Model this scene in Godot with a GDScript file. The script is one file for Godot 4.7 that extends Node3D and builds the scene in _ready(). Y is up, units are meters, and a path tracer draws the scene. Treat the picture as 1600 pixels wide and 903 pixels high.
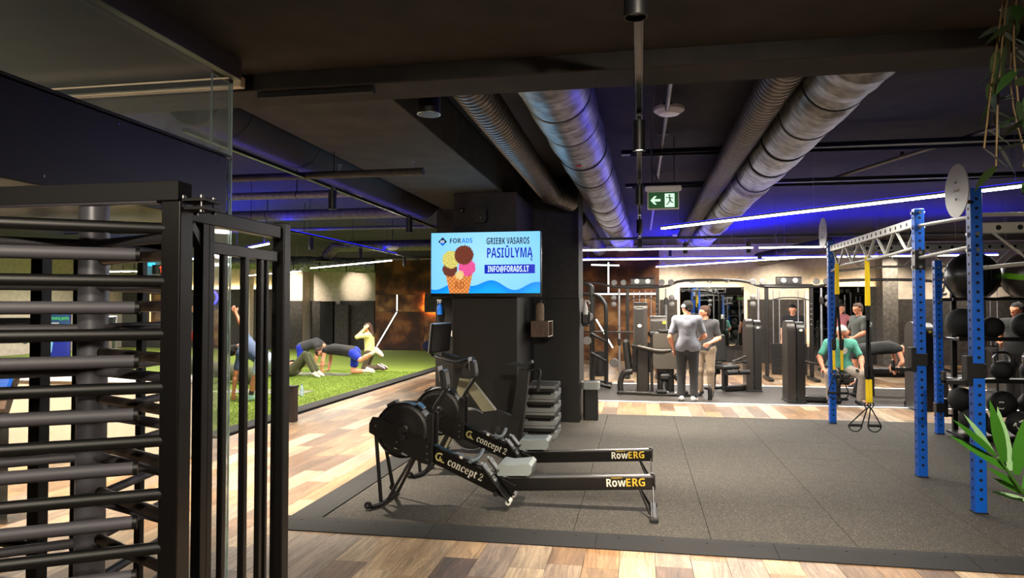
extends Node3D

const EYE := 1.7
const YAW := 10.3
const PITCH := 1.4842

func _ready() -> void:
	rng.seed = 7
	var cam := Camera3D.new()
	cam.name = "camera"
	cam.position = Vector3(0, EYE, 0)
	cam.rotation_degrees = Vector3(PITCH, YAW, 0)
	cam.fov = rad_to_deg(2.0 * atan(451.5 / 1100.0))
	cam.near = 0.05
	cam.far = 100.0
	cam.current = true
	add_child(cam)
	var we := WorldEnvironment.new()
	we.name = "surroundings"
	var env := Environment.new()
	env.background_mode = Environment.BG_COLOR
	env.background_color = Color(0, 0, 0)
	env.tonemap_mode = Environment.TONE_MAPPER_LINEAR
	env.tonemap_exposure = 1.35
	env.sdfgi_enabled = true
	env.ssao_enabled = true
	env.ssil_enabled = true
	we.environment = env
	add_child(we)
	materials()
	lights()
	shell()
	wood_floor()
	rubber_mat()
	turf()
	back_walls()
	column()
	ceiling_services()
	turnstile()
	glass_wall()
	television()
	rowers()
	bike_and_steps()
	column_items()
	rig()
	storage_rack()
	machines()
	reception_side()
	plants()
	everyone()

# ---------------------------------------------------------------- light
func spot(parent: Node, at: Vector3, towards: Vector3, e: float, angle := 40.0, col := Color(1, 0.94, 0.85), soft := 0.04) -> void:
	var s := SpotLight3D.new()
	s.name = "spot_beam"
	s.light_energy = e
	s.light_color = col
	s.spot_angle = angle
	s.spot_angle_attenuation = 0.9
	s.spot_range = 40.0
	s.light_size = soft
	s.shadow_enabled = true
	parent.add_child(s, true)
	var up := Vector3.UP if absf((towards - at).normalized().y) < 0.95 else Vector3.RIGHT
	s.global_transform = Transform3D(Basis.IDENTITY, at).looking_at(towards, up)

func area(parent: Node, at: Vector3, along: Vector3, facing: Vector3, length: float, width: float, e: float, col := Color(1, 0.97, 0.92)) -> void:
	var s := AreaLight3D.new()
	s.name = "area_glow"
	s.light_energy = e
	s.light_color = col
	s.area_size = Vector2(length, width)
	s.area_normalize_energy = true
	s.area_range = 60.0
	s.shadow_enabled = true
	parent.add_child(s, true)
	var z := -facing.normalized()
	var x := along.normalized()
	s.global_transform = Transform3D(Basis(x, z.cross(x), z), at)

# hanging LED tube: profile, diffuser below, optional blue strip on top, wires to the ceiling
func led_tube(a: Vector3, b: Vector3, e: float, label: String, blue := 0.0, wires := true, group := "white LED tubes hung below the ceiling") -> void:
	var t := thing("led_tube_lamp", label, "light", (a + b) * 0.5, 0.0, group)
	var o := t.position
	var d := (b - a).normalized()
	var g := G.new()
	g.beam(a - o + Vector3(0, 0.022, 0), b - o + Vector3(0, 0.022, 0), 0.04, 0.024, 0.003)
	part(t, "profile", g, M.alu)
	g = G.new()
	g.beam(a - o, b - o, 0.042, 0.024, 0.008)
	part(t, "diffuser", g, M.tube)
	if blue > 0.0:
		g = G.new()
		g.beam(a - o + Vector3(0, 0.035, 0), b - o + Vector3(0, 0.035, 0), 0.018, 0.006, 0.001)
		part(t, "blue_strip", g, M.blue_glow)
		area(t, o + Vector3(0, 0.055, 0), d, Vector3.UP, (b - a).length(), 0.02, blue, Color(0.03, 0.03, 1.0))
	if wires:
		var n := maxi(2, int((b - a).length() / 1.6) + 1)
		for k in n:
			var p := a.lerp(b, (k + 0.15) / (n - 0.7))
			g = G.new()
			g.cyl(p - o + Vector3(0, 0.03, 0), Vector3(p.x, 3.6, p.z) - o, 0.0025, -1, 5, false)
			part(t, "wire", g, M.alu)
	area(t, o - Vector3(0, 0.03, 0), d, Vector3.DOWN, (b - a).length(), 0.04, e)

# cylinder spot lamp on a track; bottom of the can at `at`
func can_lamp(at: Vector3, towards: Vector3, e: float, label: String, group: String, lit := true, angle := 42.0, h := 0.2) -> void:
	var t := thing("track_spot_lamp", label, "lamp", at, 0.0, group)
	var g := G.new()
	g.lathe([Vector2(0.038, 0.0), Vector2(0.0425, 0.0), Vector2(0.0425, h), Vector2(0.0, h)], Vector3.ZERO, Vector3.UP, 24)
	g.lathe([Vector2(0.03, 0.03), Vector2(0.038, 0.0)], Vector3.ZERO, Vector3.UP, 24)
	part(t, "can", g, M.lamp_can)
	g = G.new()
	g.cyl(Vector3(0, h, 0), Vector3(0, h + 0.035, 0), 0.012)
	g.box(Vector3(0, h + 0.03, 0), Vector3(0.03, 0.02, 0.1), 0.003)
	part(t, "mount", g, M.black)
	g = G.new()
	g.cyl(Vector3(0, 0.012, 0), Vector3(0, 0.016, 0), 0.036, -1, 20)
	part(t, "lens", g, M.lens if lit else M.lens_off)
	if lit: spot(t, at - Vector3(0, 0.01, 0), towards, e, angle)

# added blue strip atop a track, out of view, to tint the ceiling pipes
func blue_edge(track: Node3D, a: Vector3, b: Vector3, facing: Vector3, e: float) -> void:
	var g := G.new()
	g.beam(a, b, 0.012, 0.006, 0.001)
	part(track, "added_blue_strip", g, M.blue_glow)
	area(track, (a + b) * 0.5 + facing.normalized() * 0.01, b - a, facing, (b - a).length(), 0.012, e, Color(0.05, 0.05, 1.0))

func lights() -> void:
	# centre track: first can is switched off
	var g := G.new()
	for s in [-0.018, 0.018]:
		g.box(Vector3(s, 2.985, -8.3), Vector3(0.006, 0.028, 12.6), 0.001)
	g.box(Vector3(0, 2.996, -8.3), Vector3(0.034, 0.008, 12.6))
	var tr := solo("lighting_track", g, M.track, "long black lighting track running away under the ceiling beam, left of the exit sign", "track")
	blue_edge(tr, Vector3(0, 3.004, -4.6), Vector3(0, 3.004, -14.0), Vector3(-1, 0.45, 0), 0.9)
	can_lamp(Vector3(-0.01, 2.74, -2.54), Vector3(0, 0, -2.5), 0, "dark unlit can lamp at the top edge, nearest on the centre track", "centre track cans", false)
	can_lamp(Vector3(0, 2.74, -4.74), Vector3(0.35, 0, -5.6), E_CAN, "lit can lamp just behind the ceiling beam, largest lit on the centre track", "centre track cans")
	can_lamp(Vector3(0, 2.74, -7.24), Vector3(0.6, 0, -8.4), E_CAN, "lit can lamp beside the green exit sign", "centre track cans")
	can_lamp(Vector3(0, 2.74, -10.09), Vector3(0.3, 0, -11.0), E_CAN, "small lit can lamp beyond the exit sign on the centre track", "centre track cans")
	can_lamp(Vector3(0, 2.74, -13.0), Vector3(0.2, 0, -13.2), E_CAN * 0.7, "smallest can lamp at the far end of the centre track", "centre track cans")
	# left track over the wood aisle
	g = G.new()
	g.box(Vector3(-3.2, 2.965, -8.2), Vector3(0.036, 0.03, 7.4), 0.002)
	tr = solo("lighting_track", g, M.track, "black lighting track over the wood aisle, under the black duct", "track")
	blue_edge(tr, Vector3(-3.21, 2.985, -4.8), Vector3(-3.21, 2.985, -11.6), Vector3(-1, 0.2, 0), 1.4)
	can_lamp(Vector3(-3.15, 2.72, -6.86), Vector3(-3.3, 0, -7.1), E_CAN * 1.35, "lit can lamp over the wood aisle, right behind the sprinkler pipe", "aisle track cans", true, 52.0)
	can_lamp(Vector3(-3.1, 2.72, -9.19), Vector3(-4.0, 0, -9.6), E_CAN * 0.95, "lit can lamp over the wood aisle, just left of the television", "aisle track cans", true, 52.0)
	g = G.new()
	g.box(Vector3(-5.7, 2.965, -13.4), Vector3(0.036, 0.03, 8.6), 0.002)
	for k in 5: g.cyl(Vector3(-5.7, 2.97, -9.6 - k * 1.9), Vector3(-5.7, 3.6, -9.6 - k * 1.9), 0.004, -1, 5, false)
	tr = solo("lighting_track", g, M.track, "thin black lighting track hung over the turf border", "track")
	blue_edge(tr, Vector3(-5.7, 2.985, -9.2), Vector3(-5.7, 2.985, -16.0), Vector3(0.5, 1, 0), 2.0)
	can_lamp(Vector3(-5.72, 2.72, -11.6), Vector3(-6.6, 0, -12.4), E_CAN * 0.8, "nearest can lamp on the track over the turf border", "turf track cans", true, 55.0)
	can_lamp(Vector3(-5.69, 2.72, -13.76), Vector3(-6.9, 0, -14.8), E_CAN * 0.8, "middle can lamp on the track over the turf border", "turf track cans", true, 55.0)
	can_lamp(Vector3(-5.68, 2.72, -16.5), Vector3(-7.0, 0, -18.0), E_CAN * 0.8, "farthest can lamp on the track over the turf border", "turf track cans", true, 55.0)
	# ceiling spots in the lobby, behind and beside the camera
	can_lamp(Vector3(-1.7, 2.86, -0.3), Vector3(-1.6, 0, -3.6), E_CAN * 0.2, "lobby can lamp over the entrance turnstile", "lobby cans", true, 52.0)
	can_lamp(Vector3(-0.9, 2.86, 1.3), Vector3(-2.1, 0.9, -2.4), E_CAN * 0.45, "lobby can lamp behind the viewer, turned to the turnstile", "lobby cans", true, 40.0)
	can_lamp(Vector3(0.6, 2.86, -0.9), Vector3(0.2, 0, -4.9), E_CAN * 1.05, "lobby can lamp over the entrance aisle", "lobby cans", true, 50.0)
	can_lamp(Vector3(2.2, 2.86, -2.2), Vector3(2.3, 0, -5.0), E_CAN * 0.6, "lobby can lamp above the palm", "lobby cans", true, 50.0)
	can_lamp(Vector3(-5.2, 2.72, -4.9), Vector3(-5.4, 0, -5.6), E_CAN * 1.4, "added can lamp brightening the hall floor in front of the pale counter", "added counter cans", true, 60.0)  # added lamp, brightens the counter and the floor before it
	can_lamp(Vector3(-7.6, 2.72, -5.2), Vector3(-7.6, 0, -6.2), E_CAN * 1.4, "added can lamp brightening the left end of the pale counter", "added counter cans", true, 60.0)  # second added lamp for the counter side
	# tubes over the machine floor
	led_tube(Vector3(-1.15, 2.74, -12.85), Vector3(1.95, 2.74, -12.85), E_TUBE * 1.8, "long white tube above the front floor strip, beside the dark pier", 0.0)
	led_tube(Vector3(2.05, 2.74, -12.85), Vector3(6.2, 2.74, -12.85), E_TUBE * 1.8, "long white tube above the front floor strip, behind the blue rig", 0.0)
	led_tube(Vector3(-1.4, 2.77, -15.9), Vector3(2.5, 2.77, -15.9), E_TUBE * 1.8, "long white tube above the second floor strip, in front of the rusty wall", E_BLUE * 0.35)
	led_tube(Vector3(2.6, 2.77, -15.9), Vector3(7.2, 2.77, -15.9), E_TUBE * 1.8, "long white tube above the second floor strip, in front of the cable towers", E_BLUE)
	led_tube(Vector3(0.44, 2.8, -19.58), Vector3(3.42, 2.8, -16.58), E_TUBE * 1.8, "slanting white tube above the wall mirror", E_BLUE * 2.6)
	led_tube(Vector3(0.3, 2.8, -10.03), Vector3(3.6, 2.8, -6.93), E_TUBE * 0.7, "longest slanting white tube passing over the blue rig", E_BLUE * 0.02)
	led_tube(Vector3(4.6, 2.8, -13.6), Vector3(5.6, 2.8, -13.6), E_TUBE * 0.3, "short white tube seen between the two tall blue posts", 0.0)
	led_tube(Vector3(6.3, 2.8, -13.9), Vector3(7.5, 2.8, -13.9), E_TUBE * 0.3, "short white tube above the exercise balls", 0.0)
	# turf hall
	led_tube(Vector3(-9.13, 2.8, -18.49), Vector3(-5.75, 2.8, -15.78), E_TUBE * 2.0, "slanting white tube over the turf, left of the television", 0.0)
	led_tube(Vector3(-10.1, 2.8, -14.54), Vector3(-6.34, 2.8, -11.25), E_TUBE * 1.5, "slanting white tube over the turf, seen through the glass corner", E_BLUE * 0.6)
	led_tube(Vector3(-13.5, 2.8, -22.5), Vector3(-10.2, 2.8, -20.0), E_TUBE * 2.0, "far slanting white tube over the turf, seen through the gate bars", 0.0)
	led_tube(Vector3(-14.5, 2.8, -17.0), Vector3(-11.0, 2.8, -13.5), E_TUBE * 4.5, "slanting white tube at the treadmills, seen between turnstile bars", E_BLUE * 0.4)
	led_tube(Vector3(-19.5, 2.8, -22.5), Vector3(-16.5, 2.8, -19.5), E_TUBE * 4.5, "added slanting tube at the far left, put in to brighten the hall wall", 0.0)  # added tube that lifts the light on the far left wall
	led_tube(Vector3(-6.7, 2.8, -6.4), Vector3(-8.4, 2.8, -8.2), E_TUBE * 0.7, "steep white tube at the left picture edge above the turnstile", E_BLUE * 0.6)

# ---------------------------------------------------------------- mesh builder
class G:
	var v := PackedVector3Array()
	var n := PackedVector3Array()
	var u := PackedVector2Array()
	var c := PackedColorArray()
	var x := Transform3D.IDENTITY
	var col := Color.WHITE
	var use_col := false
	func tri(a: Vector3, b: Vector3, d: Vector3, na: Vector3, nb: Vector3, nd: Vector3, ua := Vector2.ZERO, ub := Vector2.ZERO, ud := Vector2.ZERO) -> void:
		var fn := (d - a).cross(b - a)
		if fn.dot(na + nb + nd) < 0.0:
			var t := b; b = d; d = t
			t = nb; nb = nd; nd = t
			var w := ub; ub = ud; ud = w
		v.append(x * a); v.append(x * b); v.append(x * d)
		n.append((x.basis * na).normalized()); n.append((x.basis * nb).normalized()); n.append((x.basis * nd).normalized())
		u.append(ua); u.append(ub); u.append(ud)
		if use_col:
			c.append(col); c.append(col); c.append(col)
	func flat(a: Vector3, b: Vector3, d: Vector3, out: Vector3) -> void:
		var fn := (b - a).cross(d - a).normalized()
		if fn.dot(out) < 0.0:
			fn = -fn
		tri(a, b, d, fn, fn, fn)
	func quad(a: Vector3, b: Vector3, d: Vector3, e: Vector3, nrm: Vector3) -> void:
		tri(a, b, d, nrm, nrm, nrm, Vector2(0, 1), Vector2(1, 1), Vector2(1, 0))
		tri(a, d, e, nrm, nrm, nrm, Vector2(0, 1), Vector2(1, 0), Vector2(0, 0))
	func box(ctr: Vector3, size: Vector3, bev := 0.0, bas := Basis.IDENTITY) -> void:
		var old := x
		x = x * Transform3D(bas, ctr)
		var h := size * 0.5
		var b := minf(bev, minf(h.x, minf(h.y, h.z)) * 0.99)
		for ax in 3:
			var i := (ax + 1) % 3
			var j := (ax + 2) % 3
			for s in [-1.0, 1.0]:
				var nr := Vector3.ZERO
				nr[ax] = s
				var p := []
				for q in [[-1, -1], [1, -1], [1, 1], [-1, 1]]:
					var t := Vector3.ZERO
					t[ax] = s * h[ax]
					t[i] = q[0] * (h[i] - b)
					t[j] = q[1] * (h[j] - b)
					p.append(t)
				quad(p[0], p[1], p[2], p[3], nr)
		if b > 0.0:
			for ax in 3:
				var i := (ax + 1) % 3
				var j := (ax + 2) % 3
				for s in [-1.0, 1.0]:
					for t in [-1.0, 1.0]:
						var ni := Vector3.ZERO; ni[i] = s
						var nj := Vector3.ZERO; nj[j] = t
						var p := Vector3.ZERO
						p[i] = s * h[i]; p[j] = t * (h[j] - b)
						var q := Vector3.ZERO
						q[i] = s * (h[i] - b); q[j] = t * h[j]
						var l := Vector3.ZERO; l[ax] = h[ax] - b
						tri(p - l, p + l, q + l, ni, ni, nj)
						tri(p - l, q + l, q - l, ni, nj, nj)
			for sx in [-1.0, 1.0]:
				for sy in [-1.0, 1.0]:
					for sz in [-1.0, 1.0]:
						var k := Vector3(sx, sy, sz)
						tri(k * Vector3(h.x, h.y - b, h.z - b), k * Vector3(h.x - b, h.y, h.z - b), k * Vector3(h.x - b, h.y - b, h.z), Vector3(sx, 0, 0), Vector3(0, sy, 0), Vector3(0, 0, sz))
		x = old
	func beam(a: Vector3, b: Vector3, w: float, h: float, bev := 0.004, up := Vector3.UP) -> void:
		var z := (b - a).normalized()
		if absf(z.dot(up)) > 0.98:
			up = Vector3.RIGHT
		var sx := up.cross(z).normalized()
		var sy := z.cross(sx)
		box((a + b) * 0.5, Vector3(w, h, (b - a).length()), bev, Basis(sx, sy, z))
	func frame_of(z: Vector3) -> Array:
		var up := Vector3.UP if absf(z.y) < 0.95 else Vector3.RIGHT
		var sx := up.cross(z).normalized()
		return [sx, z.cross(sx)]
	func cyl(a: Vector3, b: Vector3, r: float, r2 := -1.0, seg := 12, caps := true) -> void:
		if r2 < 0.0: r2 = r
		var z := (b - a).normalized()
		var f := frame_of(z)
		var slope := z * ((r - r2) / maxf((b - a).length(), 1e-5))
		for k in seg:
			var t0 := TAU * k / seg
			var t1 := TAU * (k + 1) / seg
			var d0: Vector3 = f[0] * cos(t0) + f[1] * sin(t0)
			var d1: Vector3 = f[0] * cos(t1) + f[1] * sin(t1)
			var n0 := (d0 + slope).normalized()
			var n1 := (d1 + slope).normalized()
			tri(a + d0 * r, a + d1 * r, b + d1 * r2, n0, n1, n1)
			if r2 > 0.0: tri(a + d0 * r, b + d1 * r2, b + d0 * r2, n0, n1, n0)
			if caps:
				if r > 0.0: tri(a, a + d0 * r, a + d1 * r, -z, -z, -z)
				if r2 > 0.0: tri(b, b + d0 * r2, b + d1 * r2, z, z, z)
	func tube(pts: Array, r: float, seg := 8, sub := 0, rend := -1.0) -> void:
		var p := pts
		if sub > 0:
			p = []
			for i in pts.size() - 1:
				var p0: Vector3 = pts[maxi(i - 1, 0)]
				var p3: Vector3 = pts[mini(i + 2, pts.size() - 1)]
				for k in sub:
					p.append((pts[i] as Vector3).cubic_interpolate(pts[i + 1], p0, p3, float(k) / sub))
			p.append(pts[-1])
		if rend < 0.0: rend = r
		var rings := []
		var prev := Vector3.ZERO
		for i in p.size():
			var d: Vector3 = (p[mini(i + 1, p.size() - 1)] - p[maxi(i - 1, 0)]).normalized()
			var sx: Vector3
			if i == 0: sx = frame_of(d)[0]
			else: sx = (prev - d * prev.dot(d)).normalized()
			prev = sx
			var sy := d.cross(sx)
			var rr := lerpf(r, rend, float(i) / (p.size() - 1))
			var ring := []
			for k in seg:
				var t := TAU * k / seg
				ring.append([p[i] + (sx * cos(t) + sy * sin(t)) * rr, sx * cos(t) + sy * sin(t)])
			rings.append(ring)
		for i in rings.size() - 1:
			for k in seg:
				var a = rings[i][k]; var b = rings[i][(k + 1) % seg]; var e = rings[i + 1][(k + 1) % seg]; var d = rings[i + 1][k]
				tri(a[0], b[0], e[0], a[1], b[1], e[1])
				tri(a[0], e[0], d[0], a[1], e[1], d[1])
		for w in [[0, p[0] - p[1]], [rings.size() - 1, p[-1] - p[-2]]]:
			var nr: Vector3 = w[1].normalized()
			for k in range(1, seg - 1):
				tri(rings[w[0]][0][0], rings[w[0]][k][0], rings[w[0]][k + 1][0], nr, nr, nr)
	# profile: Array of Vector2(radius, along axis)
	func lathe(prof: Array, ctr: Vector3, axis := Vector3.UP, seg := 20, sc := Vector3.ONE) -> void:
		var f := frame_of(axis)
		for i in prof.size() - 1:
			var p: Vector2 = prof[i]
			var q: Vector2 = prof[i + 1]
			var d := q - p
			if d.length() < 1e-6: continue
			var nn := Vector2(d.y, -d.x).normalized()
			for k in seg:
				var t0 := TAU * k / seg
				var t1 := TAU * (k + 1) / seg
				var d0: Vector3 = (f[0] * cos(t0) + f[1] * sin(t0)) * sc
				var d1: Vector3 = (f[0] * cos(t1) + f[1] * sin(t1)) * sc
				var n0 := d0 * nn.x + axis * nn.y
				var n1 := d1 * nn.x + axis * nn.y
				var a := ctr + d0 * p.x + axis * p.y
				var b := ctr + d1 * p.x + axis * p.y
				var e := ctr + d1 * q.x + axis * q.y
				var g := ctr + d0 * q.x + axis * q.y
				if p.x > 1e-6: tri(a, b, e, n0, n1, n1)
				if q.x > 1e-6: tri(a, e, g, n0, n1, n0)
	func ball(ctr: Vector3, r: Vector3, seg := 16, rows := 10, bas := Basis.IDENTITY) -> void:
		var old := x
		x = x * Transform3D(bas, ctr)
		for i in rows:
			var a0 := PI * i / rows
			var a1 := PI * (i + 1) / rows
			for k in seg:
				var t0 := TAU * k / seg
				var t1 := TAU * (k + 1) / seg
				var d := [Vector3(sin(a0) * cos(t0), cos(a0), sin(a0) * sin(t0)), Vector3(sin(a0) * cos(t1), cos(a0), sin(a0) * sin(t1)), Vector3(sin(a1) * cos(t1), cos(a1), sin(a1) * sin(t1)), Vector3(sin(a1) * cos(t0), cos(a1), sin(a1) * sin(t0))]
				if i > 0: tri(d[0] * r, d[1] * r, d[2] * r, d[0] / r, d[1] / r, d[2] / r)
				if i < rows - 1: tri(d[0] * r, d[2] * r, d[3] * r, d[0] / r, d[2] / r, d[3] / r)
		x = old
	# poly in the xy plane pushed along z from z0 to z1
	func prism(poly: PackedVector2Array, z0: float, z1: float, smooth := false) -> void:
		if Geometry2D.is_polygon_clockwise(poly): poly.reverse()
		var idx := Geometry2D.triangulate_polygon(poly)
		for i in range(0, idx.size(), 3):
			var a := poly[idx[i]]; var b := poly[idx[i + 1]]; var d := poly[idx[i + 2]]
			for w in [[z0, Vector3(0, 0, -1)], [z1, Vector3(0, 0, 1)]]:
				tri(Vector3(a.x, a.y, w[0]), Vector3(b.x, b.y, w[0]), Vector3(d.x, d.y, w[0]), w[1], w[1], w[1])
		var m := poly.size()
		for i in m:
			var a := poly[i]; var b := poly[(i + 1) % m]
			var e := b - a
			var nr := Vector3(e.y, -e.x, 0).normalized()
			var na := nr; var nb := nr
			if smooth:
				var pe := a - poly[(i + m - 1) % m]
				var ne := poly[(i + 2) % m] - b
				var pn := Vector3(pe.y, -pe.x, 0).normalized()
				var nn2 := Vector3(ne.y, -ne.x, 0).normalized()
				if pn.dot(nr) > 0.7: na = (pn + nr).normalized()
				if nn2.dot(nr) > 0.7: nb = (nn2 + nr).normalized()
			tri(Vector3(a.x, a.y, z0), Vector3(b.x, b.y, z0), Vector3(b.x, b.y, z1), na, nb, nb)
			tri(Vector3(a.x, a.y, z0), Vector3(b.x, b.y, z1), Vector3(a.x, a.y, z1), na, nb, na)
	func ring(ctr: Vector3, axis: Vector3, R: float, r: float, seg := 24, m := 8, arc := TAU, start := 0.0) -> void:
		var f := frame_of(axis)
		for k in seg:
			for j in m:
				var q := []
				for w in [[k, j], [k + 1, j], [k + 1, j + 1], [k, j + 1]]:
					var t: float = start + arc * w[0] / seg
					var s: float = TAU * w[1] / m
					var d: Vector3 = f[0] * cos(t) + f[1] * sin(t)
					var nr: Vector3 = d * cos(s) + axis * sin(s)
					q.append([ctr + d * R + nr * r, nr])
				tri(q[0][0], q[1][0], q[2][0], q[0][1], q[1][1], q[2][1])
				tri(q[0][0], q[2][0], q[3][0], q[0][1], q[2][1], q[3][1])
	func mesh() -> ArrayMesh:
		var arr := []
		arr.resize(Mesh.ARRAY_MAX)
		arr[Mesh.ARRAY_VERTEX] = v
		arr[Mesh.ARRAY_NORMAL] = n
		arr[Mesh.ARRAY_TEX_UV] = u
		if use_col: arr[Mesh.ARRAY_COLOR] = c
		var m := ArrayMesh.new()
		m.add_surface_from_arrays(Mesh.PRIMITIVE_TRIANGLES, arr)
		return m

# ---------------------------------------------------------------- nodes
var taken := {}
var M := {}
var rng := RandomNumberGenerator.new()

func numbered(called: String) -> String:
	var k: int = taken.get(called, 0)
	taken[called] = k + 1
	return called if k == 0 else "%s_%03d" % [called, k]

func thing(called: String, label: String, category: String, at := Vector3.ZERO, turn := 0.0, group := "") -> Node3D:
	var o := Node3D.new()
	o.name = numbered(called)
	add_child(o)
	o.position = at
	o.rotation.y = turn
	o.set_meta("label", label)
	o.set_meta("category", category)
	if group: o.set_meta("group", group)
	return o

func part(parent: Node, called: String, g, material, at := Vector3.ZERO, label := "") -> MeshInstance3D:
	var o := MeshInstance3D.new()
	o.mesh = g if g is Mesh else g.mesh()
	o.material_override = material
	o.name = called
	o.position = at
	parent.add_child(o, true)
	if label: o.set_meta("label", label)
	return o

func solo(called: String, g, material, label: String, category: String, group := "", at := Vector3.ZERO) -> MeshInstance3D:
	var o := MeshInstance3D.new()
	o.mesh = g if g is Mesh else g.mesh()
	o.material_override = material
	o.name = numbered(called)
	o.position = at
	add_child(o)
	o.set_meta("label", label)
	o.set_meta("category", category)
	if group: o.set_meta("group", group)
	return o

func struct(called: String, g, material, at := Vector3.ZERO) -> MeshInstance3D:
	var o := MeshInstance3D.new()
	o.mesh = g if g is Mesh else g.mesh()
	o.material_override = material
	o.name = numbered(called)
	o.position = at
	add_child(o)
	o.set_meta("kind", "structure")
	return o

func copy_of(t: Node3D, at: Vector3, label := "", turn := 0.0) -> Node3D:
	var o: Node3D = t.duplicate()
	o.name = numbered(String(t.name).rstrip("0123456789").rstrip("_"))
	add_child(o)
	o.position = at
	o.rotation.y = turn
	if label: o.set_meta("label", label)
	return o

func bx(ctr: Vector3, size: Vector3, bev := 0.0, bas := Basis.IDENTITY) -> G:
	var g := G.new()
	g.box(ctr, size, bev, bas)
	return g

func pv(a: Array) -> PackedVector2Array:
	var p := PackedVector2Array()
	for q in a: p.append(Vector2(q[0], q[1]))
	return p

func letters(parent: Node, s: String, size: float, material, xf: Transform3D, squeeze := 1.0, depth := 0.002, bold := 500, called := "lettering", align := HORIZONTAL_ALIGNMENT_LEFT, serif := false) -> MeshInstance3D:
	var t := TextMesh.new()
	var f := SystemFont.new()
	f.font_names = PackedStringArray(["Droid Serif" if serif else "Droid Sans"])
	f.font_weight = bold
	t.font = f
	t.text = s
	t.font_size = 64
	t.pixel_size = size / 64.0
	t.depth = depth
	t.curve_step = 2.0
	t.horizontal_alignment = align
	t.vertical_alignment = VERTICAL_ALIGNMENT_CENTER
	var o := part(parent, called, t, material)
	o.transform = xf * Transform3D(Basis.from_scale(Vector3(squeeze, 1, 1)), Vector3.ZERO)
	return o

func mt(called: String, col, rough := 0.6, metal := 0.0) -> StandardMaterial3D:
	var m := StandardMaterial3D.new()
	m.albedo_color = Color(col) if col is String else col
	m.roughness = rough
	m.metallic = metal
	M[called] = m
	return m

func glow(called: String, col: Color, e: float) -> StandardMaterial3D:
	var m := mt(called, Color(0.8, 0.8, 0.8), 0.5)
	m.emission_enabled = true
	m.emission = col
	m.emission_energy_multiplier = e
	return m

func tex(w: int, h: int, f: Callable) -> ImageTexture:
	var im := Image.create(w, h, false, Image.FORMAT_RGB8)
	for j in h:
		for i in w:
			im.set_pixel(i, j, f.call(i, j))
	return ImageTexture.create_from_image(im)

# seamless noise texture laid on with triplanar mapping, tile = metres per repeat
func noisy(called: String, a: Color, b: Color, rough: float, tile: float, freq := 0.02, octaves := 4, metal := 0.0, world := true, mid = null, seed_ := 1, bump := 0.0) -> StandardMaterial3D:
	var nt := NoiseTexture2D.new()
	var fn := FastNoiseLite.new()
	fn.seed = seed_
	fn.frequency = freq
	fn.fractal_octaves = octaves
	nt.noise = fn
	nt.width = 512
	nt.height = 512
	nt.seamless = true
	var gr := Gradient.new()
	gr.set_color(0, a)
	gr.set_color(1, b)
	gr.set_offset(0, 0.2)
	gr.set_offset(1, 0.8)
	if mid != null: gr.add_point(0.5, mid)
	nt.color_ramp = gr
	var m := mt(called, Color.WHITE, rough, metal)
	m.albedo_texture = nt
	m.uv1_triplanar = true
	m.uv1_world_triplanar = world
	m.uv1_scale = Vector3.ONE / tile
	if bump > 0.0:
		var hb := NoiseTexture2D.new()
		hb.noise = fn
		hb.width = 512
		hb.height = 512
		hb.seamless = true
		m.heightmap_enabled = true
		m.heightmap_scale = bump
		m.heightmap_texture = hb
	return m

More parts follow.
